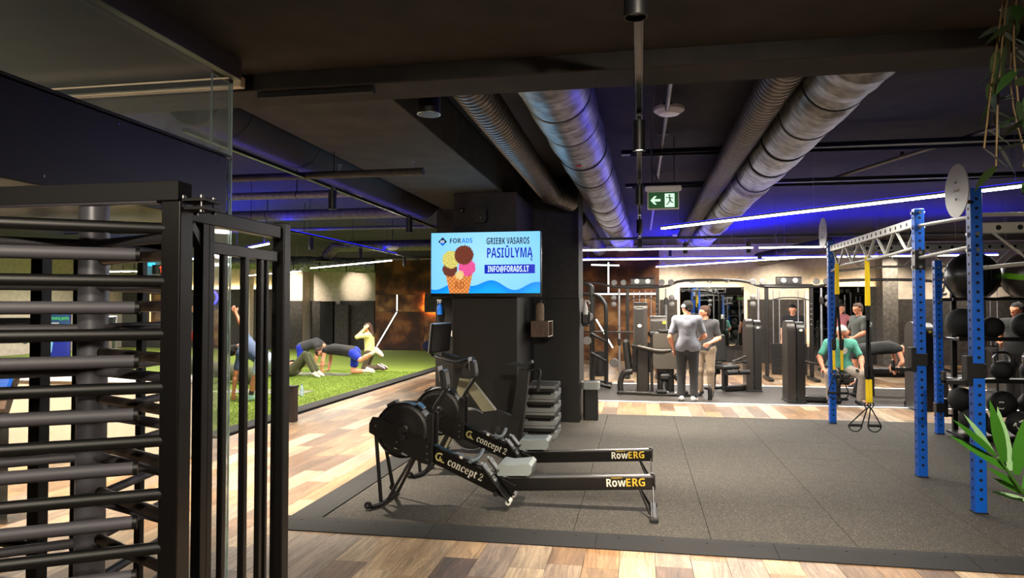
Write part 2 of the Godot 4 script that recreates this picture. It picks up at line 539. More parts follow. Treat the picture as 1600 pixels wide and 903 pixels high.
# ---------------------------------------------------------------- bodies: tapered bones joined by a smooth minimum, meshed as surface nets
func nets(g: G, bones: Array, cell: float, k: float) -> void:
	var lo := Vector3.ONE * 1e9
	var hi := -lo
	for b in bones:
		var r: float = maxf(b[2], b[3]) + k * 0.5 + cell * 2.0
		lo = lo.min((b[0] as Vector3).min(b[1]) - Vector3.ONE * r)
		hi = hi.max((b[0] as Vector3).max(b[1]) + Vector3.ONE * r)
	var nx := int(ceil((hi.x - lo.x) / cell)) + 2
	var ny := int(ceil((hi.y - lo.y) / cell)) + 2
	var nz := int(ceil((hi.z - lo.z) / cell)) + 2
	var f := PackedFloat32Array()
	f.resize(nx * ny * nz)
	f.fill(1.0)
	for b in bones:
		var a: Vector3 = b[0]
		var e: Vector3 = b[1] - b[0]
		var l2 := maxf(e.length_squared(), 1e-9)
		var r0: float = b[2]
		var r1: float = b[3]
		var pad := maxf(r0, r1) + k + cell * 1.5
		var bl := ((a.min(b[1]) - Vector3.ONE * pad - lo) / cell).floor()
		var bh := ((a.max(b[1]) + Vector3.ONE * pad - lo) / cell).ceil()
		for z in range(maxi(int(bl.z), 0), mini(int(bh.z) + 1, nz)):
			for y in range(maxi(int(bl.y), 0), mini(int(bh.y) + 1, ny)):
				var row := (z * ny + y) * nx
				var p := lo + Vector3(maxi(int(bl.x), 0), y, z) * cell - a
				for i in range(row + maxi(int(bl.x), 0), row + mini(int(bh.x) + 1, nx)):
					var t := clampf(p.dot(e) / l2, 0.0, 1.0)
					var d := (p - e * t).length() - (r0 + (r1 - r0) * t)
					var o := f[i]
					var h := k - absf(d - o)
					f[i] = minf(d, o) - (h * h / (4.0 * k) if h > 0.0 else 0.0)
					p.x += cell
	var vid := PackedInt32Array()
	vid.resize(nx * ny * nz)
	vid.fill(-1)
	var pos := PackedVector3Array()
	var cells := PackedInt32Array()
	var sy := nx
	var sz := nx * ny
	var off := [0, 1, sy, sy + 1, sz, sz + 1, sz + sy, sz + sy + 1]
	var edges := [[0, 1], [2, 3], [4, 5], [6, 7], [0, 2], [1, 3], [4, 6], [5, 7], [0, 4], [1, 5], [2, 6], [3, 7]]
	for z in nz - 1:
		for y in ny - 1:
			var row := (z * ny + y) * nx
			for x in nx - 1:
				var i := row + x
				var q := f[i]
				if absf(q) > cell * 2.5: continue
				var m := 0
				for c in 8:
					if f[i + off[c]] < 0.0: m += 1
				if m == 0 or m == 8: continue
				var s := Vector3.ZERO
				var cnt := 0
				for ed in edges:
					var fa := f[i + off[ed[0]]]
					var fb := f[i + off[ed[1]]]
					if (fa < 0.0) != (fb < 0.0):
						var t := fa / (fa - fb)
						var pa := Vector3(ed[0] & 1, (ed[0] >> 1) & 1, ed[0] >> 2)
						var pb := Vector3(ed[1] & 1, (ed[1] >> 1) & 1, ed[1] >> 2)
						s += pa.lerp(pb, t)
						cnt += 1
				vid[i] = pos.size()
				pos.append(lo + (Vector3(x, y, z) + s / cnt) * cell)
				cells.append(i)
	var nrm := PackedVector3Array()
	nrm.resize(pos.size())
	for w in pos.size():
		var i := cells[w]
		var gx := f[i + 1] + f[i + 1 + sy] + f[i + 1 + sz] + f[i + 1 + sy + sz] - f[i] - f[i + sy] - f[i + sz] - f[i + sy + sz]
		var gy := f[i + sy] + f[i + 1 + sy] + f[i + sy + sz] + f[i + 1 + sy + sz] - f[i] - f[i + 1] - f[i + sz] - f[i + 1 + sz]
		var gz := f[i + sz] + f[i + 1 + sz] + f[i + sy + sz] + f[i + 1 + sy + sz] - f[i] - f[i + 1] - f[i + sy] - f[i + 1 + sy]
		nrm[w] = Vector3(gx, gy, gz).normalized()
	for w in pos.size():
		var i := cells[w]
		for ax in 3:
			var st: int = [1, sy, sz][ax]
			if (f[i] < 0.0) == (f[i + st] < 0.0): continue
			var s1: int = [sy, sz, 1][ax]
			var s2: int = [sz, 1, sy][ax]
			if i - s1 - s2 < 0: continue
			var q := [vid[i], vid[i - s1], vid[i - s1 - s2], vid[i - s2]]
			if q.min() < 0: continue
			g.tri(pos[q[0]], pos[q[1]], pos[q[2]], nrm[q[0]], nrm[q[1]], nrm[q[2]])
			g.tri(pos[q[0]], pos[q[2]], pos[q[3]], nrm[q[0]], nrm[q[2]], nrm[q[3]])

# J: joints in the person's own axes (metres, y up): pel, chest, neck, head, face (look direction), and pairs sh, el, wr, hip, kn, an, toe as [left, right]
# wear: {top, top_sleeve (0 none, 1 short, 2 long), bottom, bottom_leg (0 shorts, 1 long), shoe, hair, long_hair, sock}
func person(label: String, at: Vector3, turn: float, J: Dictionary, wear: Dictionary, group := "") -> Node3D:
	var t := thing("person", label, "person", at, turn, group)
	var s: float = wear.get("size", 1.0)
	var pel: Vector3 = J.pel; var che: Vector3 = J.chest; var nk: Vector3 = J.neck; var hd: Vector3 = J.head
	var up := (hd - nk).normalized()
	var look: Vector3 = J.face
	look = (look - up * look.dot(up)).normalized()
	var side := up.cross(look)
	var body := []
	var torso := []
	var mid: Vector3 = pel.lerp(che, 0.5)
	for q in 2:
		torso.append([J.hip[q] + (pel - J.hip[q]) * 0.15, mid.lerp(J.sh[q], 0.22), 0.115 * s, 0.1 * s])
		torso.append([mid.lerp(J.sh[q], 0.22), che.lerp(J.sh[q], 0.5), 0.1 * s, 0.105 * s])
		torso.append([che, J.sh[q], 0.1 * s, 0.065 * s])
		torso.append([nk.lerp(che, 0.25), J.sh[q], 0.06 * s, 0.055 * s])
	torso.append([pel, che, 0.12 * s, 0.12 * s])
	body.append_array(torso)
	body.append([nk.lerp(che, 0.2), hd, 0.058 * s, 0.05 * s])
	for q in 2:
		body.append([J.sh[q], J.el[q], 0.052 * s, 0.041 * s])
		body.append([J.el[q], J.el[q].lerp(J.wr[q], 0.35), 0.041 * s, 0.043 * s])
		body.append([J.el[q].lerp(J.wr[q], 0.35), J.wr[q], 0.043 * s, 0.027 * s])
		body.append([J.hip[q], J.kn[q], 0.092 * s, 0.058 * s])
		body.append([J.kn[q], J.kn[q].lerp(J.an[q], 0.35), 0.056 * s, 0.058 * s])
		body.append([J.kn[q].lerp(J.an[q], 0.35), J.an[q], 0.058 * s, 0.036 * s])
		body.append([J.an[q], J.toe[q], 0.038 * s, 0.028 * s])
	var g := G.new()
	nets(g, body, 0.014, 0.035)
	# head on a finer grid
	var hb := []
	hb.append([hd + up * 0.035 - look * 0.018, hd + up * 0.03 + look * 0.014, 0.083, 0.08])
	hb.append([hd - up * 0.02 + look * 0.03, hd - up * 0.075 + look * 0.052, 0.066, 0.034])
	hb.append([hd - up * 0.03 - look * 0.03, nk + up * 0.02, 0.055, 0.055])
	hb.append([hd + up * 0.012 + look * 0.088, hd - up * 0.022 + look * 0.106, 0.009, 0.014])
	hb.append([hd - up * 0.056 + look * 0.083 - side * 0.018, hd - up * 0.056 + look * 0.083 + side * 0.018, 0.01, 0.01])
	for q in [-1.0, 1.0]:
		hb.append([hd + side * 0.079 * q + up * 0.018 - look * 0.008, hd + side * 0.075 * q - up * 0.022 - look * 0.002, 0.016, 0.011])
		hb.append([hd + side * 0.044 * q + up * 0.03 + look * 0.077, hd + side * 0.018 * q + up * 0.027 + look * 0.087, 0.009, 0.01])
	nets(g, hb, 0.0065, 0.014)
	# hands: palm, four fingers with two bends, thumb off the side
	for q in 2:
		var w: Vector3 = J.wr[q]
		var d: Vector3 = J.hand[q].normalized() if J.has("hand") else (w - J.el[q]).normalized()
		var pn: Vector3 = J.palm[q].normalized() if J.has("palm") else look
		pn = (pn - d * pn.dot(d)).normalized()
		var sd := d.cross(pn) * (1.0 if q == 0 else -1.0)
		var curl: float = J.get("curl", 0.5)
		var hbones := []
		for k in 4:
			var o := (k - 1.5) * 0.02
			var ln: float = [0.036, 0.043, 0.04, 0.031][k]
			var root := w + d * 0.085 + sd * -o
			hbones.append([w + sd * -o * 0.5, root, 0.018, 0.0125])
			var d1 := (d + pn * curl * 0.5).normalized()
			var d2 := (d + pn * curl * 1.6).normalized()
			hbones.append([root, root + d1 * ln, 0.0105, 0.0095])
			hbones.append([root + d1 * ln, root + d1 * ln + d2 * ln * 0.9, 0.0095, 0.008])
		var tb := w + d * 0.03 + sd * 0.028
		hbones.append([tb, tb + (d * 0.7 + sd * 0.7 + pn * 0.3).normalized() * 0.042, 0.014, 0.0115])
		hbones.append([tb + (d * 0.7 + sd * 0.7 + pn * 0.3).normalized() * 0.042, tb + (d * 1.6 + sd * 0.95 + pn * 0.9).normalized() * 0.07, 0.0115, 0.009])
		hbones.append([w - d * 0.03, w + d * 0.04, 0.027, 0.024])
		nets(g, hbones, 0.0055, 0.008)
	part(t, "body", g, wear.get("skin", M.skin))
	var eg := G.new()
	for q in [-1.0, 1.0]:
		eg.ball(hd + side * 0.031 * q + up * 0.014 + look * 0.082, Vector3(0.011, 0.008, 0.011), 8, 6)
		part(t, "eye", eg, M.eye)
		eg = G.new()
	# clothing: the same bones, a little larger
	if wear.has("top"):
		var c := []
		var e := 0.013
		for b in torso: c.append([b[0], b[1], b[2] + e, b[3] + e])
		var sl: float = wear.get("top_sleeve", 1)
		for q in 2:
			if sl == 1: c.append([J.sh[q], J.sh[q].lerp(J.el[q], 0.72), 0.068 * s, 0.062 * s])
			elif sl == 2:
				c.append([J.sh[q], J.el[q], 0.066 * s, 0.055 * s])
				c.append([J.el[q], J.el[q].lerp(J.wr[q], 0.92), 0.055 * s, 0.04 * s])
		if wear.has("loose"):
			for q in 2: c.append([mid.lerp(J.hip[q], 0.3), J.hip[q] + (pel - mid).normalized() * wear.loose, 0.13 * s, 0.134 * s])
		var cg := G.new()
		nets(cg, c, 0.014, 0.04)
		part(t, wear.get("top_name", "shirt"), cg, wear.top)
	if wear.has("bottom"):
		var c := []
		c.append([pel, pel - (che - pel).normalized() * 0.03, 0.125 * s, 0.128 * s])
		for q in 2:
			c.append([pel.lerp(J.hip[q], 0.7), J.hip[q], 0.12 * s, 0.115 * s])
			var ll: float = wear.get("bottom_leg", 1)
			if ll == 0: c.append([J.hip[q], J.hip[q].lerp(J.kn[q], 0.62), 0.115 * s, 0.1 * s])
			else:
				c.append([J.hip[q], J.kn[q], 0.112 * s, 0.077 * s])
				c.append([J.kn[q], J.kn[q].lerp(J.an[q], 0.93), 0.076 * s, wear.get("cuff", 0.062) * s])
		var cg := G.new()
		nets(cg, c, 0.014, 0.04)
		part(t, "shorts" if wear.get("bottom_leg", 1) == 0 else "trousers", cg, wear.bottom)
	for q in 2:
		if wear.has("sock"):
			var kg := G.new()
			nets(kg, [[J.an[q].lerp(J.kn[q], 0.3), J.an[q], 0.046 * s, 0.043 * s]], 0.011, 0.01)
			part(t, "sock", kg, wear.sock)
		var sg := G.new()
		var heel: Vector3 = J.an[q] - (J.toe[q] - J.an[q]) * 0.3
		var shin: Vector3 = (J.kn[q] - J.an[q]).normalized()
		var fd: Vector3 = (J.toe[q] - J.an[q]).normalized()
		var sole: Vector3 = (fd - shin * 1.0).normalized()
		sole = (sole - fd * sole.dot(fd)).normalized()
		var hl: Vector3 = J.an[q] - fd * 0.05 + sole * 0.042
		nets(sg, [[J.an[q] + shin * 0.01, J.an[q] + sole * 0.03, 0.046, 0.046], [hl, J.an[q] + fd * 0.1 + sole * 0.03, 0.04, 0.042], [J.an[q] + fd * 0.1 + sole * 0.03, J.toe[q] + fd * 0.04 + sole * 0.025, 0.042, 0.03], [J.an[q], J.an[q] + fd * 0.1 + sole * 0.02, 0.042, 0.04]], 0.011, 0.02)
		var so := part(t, "shoe", sg, wear.get("shoe", M.shoe_dark))
		var lg := G.new()
		nets(lg, [[hl + sole * 0.032, J.an[q] + fd * 0.1 + sole * 0.064, 0.034, 0.04], [J.an[q] + fd * 0.1 + sole * 0.064, J.toe[q] + fd * 0.045 + sole * 0.05, 0.04, 0.028]].map(func(b): return [b[0], b[1], b[2] * 0.5, b[3] * 0.5]), 0.009, 0.02)
		part(so, "sole", lg, wear.get("sole", M.shoe_white))
	if wear.has("hair"):
		var h := [[hd + up * 0.05 - look * 0.03, hd + up * 0.066 + look * 0.012, 0.084, 0.07], [hd + up * 0.02 - look * 0.045, hd - up * 0.045 - look * 0.045, 0.076, 0.058]]
		for q in [-1.0, 1.0]: h.append([hd + side * 0.055 * q + up * 0.05 - look * 0.01, hd + side * 0.064 * q - up * 0.01 - look * 0.03, 0.04, 0.026])
		if wear.has("long_hair"):
			var hv: Vector3 = wear.long_hair
			h.append([hd - look * 0.06 - up * 0.02, hd - look * 0.085 + hv * 0.5, 0.066, 0.06])
			h.append([hd - look * 0.085 + hv * 0.5, hd - look * 0.075 + hv, 0.06, 0.025])
		var hg := G.new()
		nets(hg, h, 0.008, 0.02)
		part(t, "hair", hg, wear.hair)
	return t

func limbs(pel: Vector3, che: Vector3, nk: Vector3, hd: Vector3, face: Vector3, arr: Array) -> Dictionary:
	return {"pel": pel, "chest": che, "neck": nk, "head": hd, "face": face, "sh": arr[0], "el": arr[1], "wr": arr[2], "hip": arr[3], "kn": arr[4], "an": arr[5], "toe": arr[6]}

const E_CAN := 16.0
const E_TUBE := 7.5
const E_BLUE := 17.0

# ---------------------------------------------------------------- materials
func materials() -> void:
	mt("black", Color(0.045, 0.045, 0.048), 0.45)
	mt("bar_black", Color(0.022, 0.022, 0.024), 0.5)
	mt("black_gloss", Color(0.02, 0.02, 0.023), 0.26)
	mt("black_matte", Color(0.04, 0.04, 0.042), 0.8)
	mt("powder", Color(0.05, 0.047, 0.045), 0.36)
	mt("powder_dark", Color(0.028, 0.027, 0.028), 0.42)
	mt("steel_grey", Color(0.4, 0.4, 0.43), 0.4, 0.3)
	mt("comb_brown", Color(0.27, 0.235, 0.21), 0.32, 0.6)
	mt("arm_grey", Color(0.34, 0.335, 0.36), 0.6, 0.25)
	mt("channel", Color(0.34, 0.33, 0.36), 0.35, 0.6)
	glow("scr_white", Color(0.85, 0.95, 1.0), 0.95)
	glow("scr_navy", Color(0.02, 0.06, 0.18), 0.9)
	glow("scr_blue", Color(0.05, 0.45, 0.9), 0.9)
	glow("scr_deep", Color(0.01, 0.13, 0.7), 0.9)
	glow("scr_cone", Color(0.66, 0.34, 0.13), 0.9)
	for k in ["scr_white", "scr_navy", "scr_blue", "scr_deep", "scr_cone"]: M[k].albedo_color = Color(0.01, 0.01, 0.01)
	mt("chrome", Color(0.75, 0.75, 0.76), 0.18, 1.0)
	mt("steel", Color(0.55, 0.55, 0.56), 0.35, 0.9)
	mt("alu", Color(0.62, 0.62, 0.63), 0.4, 0.8)
	mt("track", Color(0.04, 0.04, 0.045), 0.25, 0.3)
	mt("lamp_can", Color(0.05, 0.05, 0.06), 0.4)
	mt("lens_off", Color(0.06, 0.06, 0.06), 0.2)
	glow("lens", Color(1, 0.96, 0.9), 6.0)
	glow("tube", Color(1, 0.98, 0.94), 13.0)
	glow("strip", Color(1, 0.98, 0.94), 2.4)
	glow("warm_strip", Color(1, 0.8, 0.5), 2.6)
	glow("warm_white", Color(1, 0.9, 0.7), 1.6)
	glow("blue_glow", Color(0.05, 0.06, 1.0), 3.0)
	mt("blue_post", Color(0.0, 0.34, 0.76), 0.42)
	mt("rig_white", Color(0.66, 0.66, 0.64), 0.4, 0.2)
	mt("hole", Color(0.01, 0.01, 0.012), 0.9)
	noisy("wall_cream", Color(0.79, 0.74, 0.68), Color(0.85, 0.8, 0.735), 0.85, 2.0, 0.02)
	noisy("wall_dark", Color(0.17, 0.155, 0.145), Color(0.25, 0.23, 0.215), 0.7, 1.6, 0.02, 5)
	noisy("pier_black", Color(0.022, 0.022, 0.024), Color(0.033, 0.033, 0.035), 0.6, 1.2, 0.03)
	noisy("pier_grey", Color(0.15, 0.147, 0.15), Color(0.19, 0.186, 0.19), 0.8, 1.5, 0.02)
	noisy("ceiling_paint", Color(0.57, 0.52, 0.46), Color(0.7, 0.64, 0.565), 0.9, 2.4, 0.012, 5)
	noisy("ceiling_mid", Color(0.155, 0.15, 0.142), Color(0.205, 0.198, 0.188), 0.9, 2.4, 0.012, 5)
	noisy("ceiling_dark", Color(0.115, 0.105, 0.095), Color(0.16, 0.145, 0.13), 0.9, 2.0, 0.012, 5)
	noisy("rust", Color(0.2, 0.13, 0.095), Color(0.56, 0.36, 0.2), 0.62, 4.5, 0.008, 6, 0.2, true, Color(0.34, 0.19, 0.105), 5)
	noisy("rust_pale", Color(0.28, 0.16, 0.09), Color(0.7, 0.52, 0.32), 0.6, 4.0, 0.01, 6, 0.2, true, Color(0.48, 0.32, 0.18), 9)
	noisy("concrete", Color(0.36, 0.34, 0.32), Color(0.46, 0.44, 0.41), 0.85, 1.4, 0.02, 5)
	noisy("insulation", Color(0.31, 0.31, 0.315), Color(0.6, 0.598, 0.6), 0.42, 0.9, 0.012, 6, 0.45, true, Color(0.46, 0.458, 0.46), 3)
	noisy("spiral", Color(0.32, 0.3, 0.28), Color(0.42, 0.4, 0.38), 0.4, 0.8, 0.02, 4, 0.6)
	noisy("duct_black", Color(0.02, 0.02, 0.021), Color(0.045, 0.044, 0.043), 0.8, 0.9, 0.02, 4, 0.0)
	noisy("pipe_pale", Color(0.36, 0.355, 0.35), Color(0.46, 0.455, 0.45), 0.5, 0.9, 0.02, 4, 0.1)
	noisy("duct_dark", Color(0.14, 0.14, 0.14), Color(0.22, 0.215, 0.21), 0.6, 0.9, 0.02, 4, 0.2)
	noisy("steps_black", Color(0.05, 0.05, 0.05), Color(0.08, 0.08, 0.08), 0.75, 0.1, 0.06)
	mt("steps_grey", Color(0.46, 0.47, 0.47), 0.7)
	mt("seat_grey", Color(0.5, 0.53, 0.53), 0.5)
	mt("ball_black", Color(0.07, 0.07, 0.075), 0.32)
	mt("ball_taupe", Color(0.24, 0.21, 0.19), 0.3)
	mt("poster_blue", Color(0.04, 0.13, 0.55), 0.5)
	mt("poster_teal", Color(0.08, 0.25, 0.4), 0.5)
	mt("poster_green", Color(0.3, 0.75, 0.4), 0.5)
	mt("poster_cup", Color(0.5, 0.75, 0.9), 0.5)
	glow("led_red", Color(1.0, 0.2, 0.12), 2.2)
	glow("cyan_glow", Color(0.1, 0.75, 1.0), 1.6)
	mt("label_white", Color(0.85, 0.85, 0.82), 0.6)
	mt("logo_gold", Color(0.72, 0.68, 0.42), 0.5)
	mt("logo_white", Color(0.78, 0.77, 0.72), 0.5)
	mt("logo_yellow", Color(0.72, 0.6, 0.16), 0.5)
	mt("pale_olive", Color(0.42, 0.41, 0.33), 0.5)
	mt("rubber", Color(0.06, 0.06, 0.062), 0.75)
	noisy("pad", Color(0.055, 0.052, 0.05), Color(0.085, 0.08, 0.077), 0.5, 0.3, 0.05)
	mt("machine", Color(0.2, 0.185, 0.17), 0.36, 0.3)
	mt("machine_dark", Color(0.12, 0.112, 0.105), 0.36, 0.15)
	mt("machine_panel", Color(0.27, 0.25, 0.225), 0.45, 0.2)
	mt("logo_oval", Color(0.86, 0.86, 0.82), 0.5)
	mt("oval_yellow", Color(0.8, 0.72, 0.2), 0.5)
	mt("grip_grey", Color(0.42, 0.41, 0.4), 0.6)
	mt("yellow", Color(0.95, 0.82, 0.03), 0.6)
	mt("strap_black", Color(0.05, 0.05, 0.05), 0.8)
	mt("bag_green", Color(0.45, 0.75, 0.1), 0.6)
	mt("skin", Color(0.80, 0.56, 0.44), 0.55)
	mt("skin_tan", Color(0.72, 0.47, 0.35), 0.55)
	for k in ["skin", "skin_tan"]:
		M[k].subsurf_scatter_enabled = true
		M[k].subsurf_scatter_strength = 0.05
	mt("eye", Color(0.08, 0.05, 0.04), 0.3)
	mt("shoe_dark", Color(0.12, 0.12, 0.13), 0.7)
	mt("shoe_white", Color(0.83, 0.82, 0.8), 0.6)
	mt("shoe_mint", Color(0.6, 0.78, 0.76), 0.6)
	mt("shoe_brown", Color(0.3, 0.24, 0.22), 0.7)
	mt("hair_dark", Color(0.06, 0.042, 0.034), 0.85)
	mt("hair_brown", Color(0.2, 0.115, 0.065), 0.85)
	mt("hair_grey", Color(0.72, 0.7, 0.66), 0.6)
	for k in [["cloth_grey", Color(0.45, 0.46, 0.5)], ["cloth_char", Color(0.2, 0.2, 0.21)], ["cloth_black", Color(0.07, 0.07, 0.075)], ["cloth_royal", Color(0.05, 0.16, 0.68)], ["cloth_yellow", Color(0.88, 0.83, 0.5)], ["cloth_teal", Color(0.32, 0.62, 0.55)], ["cloth_stone", Color(0.5, 0.46, 0.42)], ["cloth_slate", Color(0.27, 0.33, 0.45)], ["cloth_olive", Color(0.27, 0.28, 0.18)], ["cloth_sky", Color(0.68, 0.76, 0.85)], ["cloth_red", Color(0.7, 0.06, 0.08)], ["cloth_pants", Color(0.14, 0.14, 0.15)], ["cloth_camo", Color(0.3, 0.25, 0.2)], ["cloth_white", Color(0.82, 0.81, 0.78)], ["cloth_navy", Color(0.1, 0.13, 0.28)], ["cloth_pink", Color(0.8, 0.5, 0.52)], ["cloth_beige", Color(0.55, 0.48, 0.4)], ["cloth_army", Color(0.22, 0.23, 0.21)]]:
		var m := noisy(k[0], k[1] * 0.86, k[1] * 1.1, 0.9, 0.5, 0.03, 4, 0.0, false)
		m.rim_enabled = true
		m.rim = 0.15
	mt("mirror", Color(0.86, 0.88, 0.87), 0.02, 1.0)
	var gl := mt("glass", Color(0.86, 0.93, 0.9, 0.1), 0.03)
	gl.transparency = BaseMaterial3D.TRANSPARENCY_ALPHA
	var ge := mt("glass_edge", Color(0.66, 0.76, 0.74), 0.12)
	ge.metallic = 0.2
	var pl := mt("clear_plastic", Color(0.8, 0.9, 1.0, 0.35), 0.08)
	pl.transparency = BaseMaterial3D.TRANSPARENCY_ALPHA
	mt("white_plastic", Color(0.82, 0.82, 0.82), 0.4)
	mt("counter", Color(0.72, 0.69, 0.62), 0.6)
	mt("spray_blue", Color(0.08, 0.4, 0.8), 0.4)
	mt("exit_green", Color(0.0, 0.3, 0.14), 0.4)
	glow("exit_panel", Color(0.0, 0.33, 0.13), 0.32)
	M.exit_panel.albedo_color = Color(0.0, 0.25, 0.12)
	glow("exit_white", Color(0.8, 1.0, 0.88), 0.75)
	mt("leaf", Color(0.15, 0.34, 0.055), 0.5).backlight_enabled = true
	M.leaf.backlight = Color(0.05, 0.11, 0.01)
	mt("leaf_dark", Color(0.1, 0.2, 0.06), 0.5).backlight_enabled = true
	M.leaf_dark.backlight = Color(0.04, 0.08, 0.01)
	mt("twig", Color(0.3, 0.23, 0.1), 0.7)
	mt("mat_grey", Color(0.45, 0.45, 0.42), 0.8)
	mt("brown_box", Color(0.13, 0.08, 0.06), 0.6)
	# oak grain, streaks along z
	var fa := FastNoiseLite.new()
	fa.seed = 3
	fa.frequency = 0.02
	fa.fractal_octaves = 4
	var fb := FastNoiseLite.new()
	fb.seed = 8
	fb.frequency = 0.012
	var grain := tex(512, 512, func(i, j):
		var warp := fb.get_noise_2d(i * 1.2, j * 0.35) * 26.0
		var s := fa.get_noise_2d((i + warp) * 5.0, j * 0.22)
		var r := fb.get_noise_2d(i * 0.9, j * 0.25)
		var ringv := sin((i * 0.16 + warp * 0.9) + r * 9.0) * 0.5 + 0.5
		var q := clampf(0.86 + s * 0.22 + r * 0.16 - ringv * 0.07, 0.4, 1.0)
		return Color(q, q * 0.985, q * 0.965))
	var tones := [Color(0.682, 0.559, 0.425), Color(0.762, 0.638, 0.495), Color(0.593, 0.479, 0.373), Color(0.792, 0.688, 0.555), Color(0.643, 0.567, 0.501), Color(0.693, 0.608, 0.532), Color(0.483, 0.388, 0.312), Color(0.701, 0.549, 0.397), Color(0.824, 0.738, 0.623), Color(0.674, 0.598, 0.512)]
	for k in tones.size():
		var m := mt("oak_%d" % k, tones[k], 0.42)
		m.albedo_texture = grain
		m.uv1_triplanar = true
		m.uv1_world_triplanar = true
		m.uv1_scale = Vector3(0.9, 0.9, 0.42)
		m.uv1_offset = Vector3(k * 0.137, 0, k * 0.271)
	M.tones = tones
	var om := mt("oak_far", Color.WHITE, 0.42)
	om.albedo_texture = grain
	om.uv1_triplanar = true
	om.uv1_world_triplanar = true
	om.uv1_scale = Vector3(0.9, 0.9, 0.42)
	om.vertex_color_use_as_albedo = true
	var wm := mt("walnut", Color(0.46, 0.35, 0.28), 0.5)
	wm.albedo_texture = grain
	wm.uv1_triplanar = true
	wm.uv1_scale = Vector3(2, 2, 2)
	# speckled recycled rubber
	var rr := RandomNumberGenerator.new()
	rr.seed = 11
	for k in 2:
		var spec := tex(512, 512, func(_i, _j):
			var q := rr.randf()
			if q > 0.87: return Color(0.5, 0.46, 0.39) * rr.randf_range(0.65, 1.15)
			var b := rr.randf_range(0.17, 0.25)
			return Color(b, b * 0.95, b * 0.88))
		var m := mt("speckle_%d" % k, Color.WHITE if k == 0 else Color(0.94, 0.94, 0.94), 0.85)
		m.albedo_texture = spec
		m.uv1_triplanar = true
		m.uv1_world_triplanar = true
		m.uv1_scale = Vector3.ONE * (1.0 / 2.4)
		m.uv1_offset = Vector3(k * 0.37, 0, k * 0.61)
	noisy("ramp_rubber", Color(0.095, 0.095, 0.1), Color(0.135, 0.135, 0.14), 0.8, 0.4, 0.05)
	noisy("machine_floor", Color(0.19, 0.175, 0.165), Color(0.26, 0.245, 0.23), 0.5, 1.5, 0.02)
	noisy("turf_green", Color(0.32, 0.4, 0.1), Color(0.54, 0.61, 0.19), 0.95, 0.35, 0.09, 3, 0.0, true, Color(0.43, 0.51, 0.145), 4)

# ---------------------------------------------------------------- room shell
func shell() -> void:
	struct("floor", bx(Vector3(-5.25, -0.115, -12.0), Vector3(34.0, 0.2, 32.6)), M.ramp_rubber)
	struct("wall_rear", bx(Vector3(-5.25, 1.9, 4.2), Vector3(34.0, 3.9, 0.2)), M.pier_grey)
	struct("wall_left", bx(Vector3(-22.1, 1.9, -11.8), Vector3(0.2, 3.9, 31.8)), M.wall_cream)
	struct("wall_right", bx(Vector3(11.6, 1.9, -11.8), Vector3(0.2, 3.9, 31.8)), M.wall_dark)
	# low lobby ceiling, the beam at its far edge, then the panelled slab beyond
	struct("ceiling", bx(Vector3(-5.25, 3.42, 0.05), Vector3(34.0, 0.54, 8.1)), M.ceiling_dark)
	struct("beam_cross", bx(Vector3(-5.25, 3.4, -4.17), Vector3(33.6, 0.7, 0.34), 0.01), M.ceiling_dark)
	var c := struct("ceiling", bx(Vector3(-5.25, 3.75, -16.0), Vector3(34.0, 0.2, 23.4)), M.ceiling_dark)
	var z := -4.36
	var pm := bx(Vector3.ZERO, Vector3(33.4, 0.05, 1.17), 0.012).mesh()
	while z > -27.0:
		part(c, "ceiling_panel", pm, M.ceiling_paint, Vector3(0, -0.12 + (0.012 if int(z * 3) % 2 == 0 else 0.0), z - 0.6 + 16.0))
		z -= 1.2
	# long concrete beam that runs back to the pier
	struct("beam_long", bx(Vector3(-2.36, 3.42, -7.4), Vector3(1.22, 0.44, 6.1), 0.012), M.ceiling_mid)
	# pale fascia board above the lateral glass
	struct("trim_1", bx(Vector3(-4.6, 3.085, -3.94), Vector3(4.4, 0.065, 0.05), 0.004), M.wall_cream)
	struct("trim_2", bx(Vector3(-1.98, 3.03, -4.06), Vector3(0.76, 0.035, 0.06), 0.003), M.black_matte)

func on_mat(x: float, z: float) -> bool: return x > -2.8 and z < -5.02 and z > -11.22
func on_turf(x: float, z: float) -> bool: return x < -5.4 and z < -8.35
func on_machine_floor(x: float, z: float) -> bool: return x > -1.35 and x < 8.0 and z < -12.9 and z > -15.86

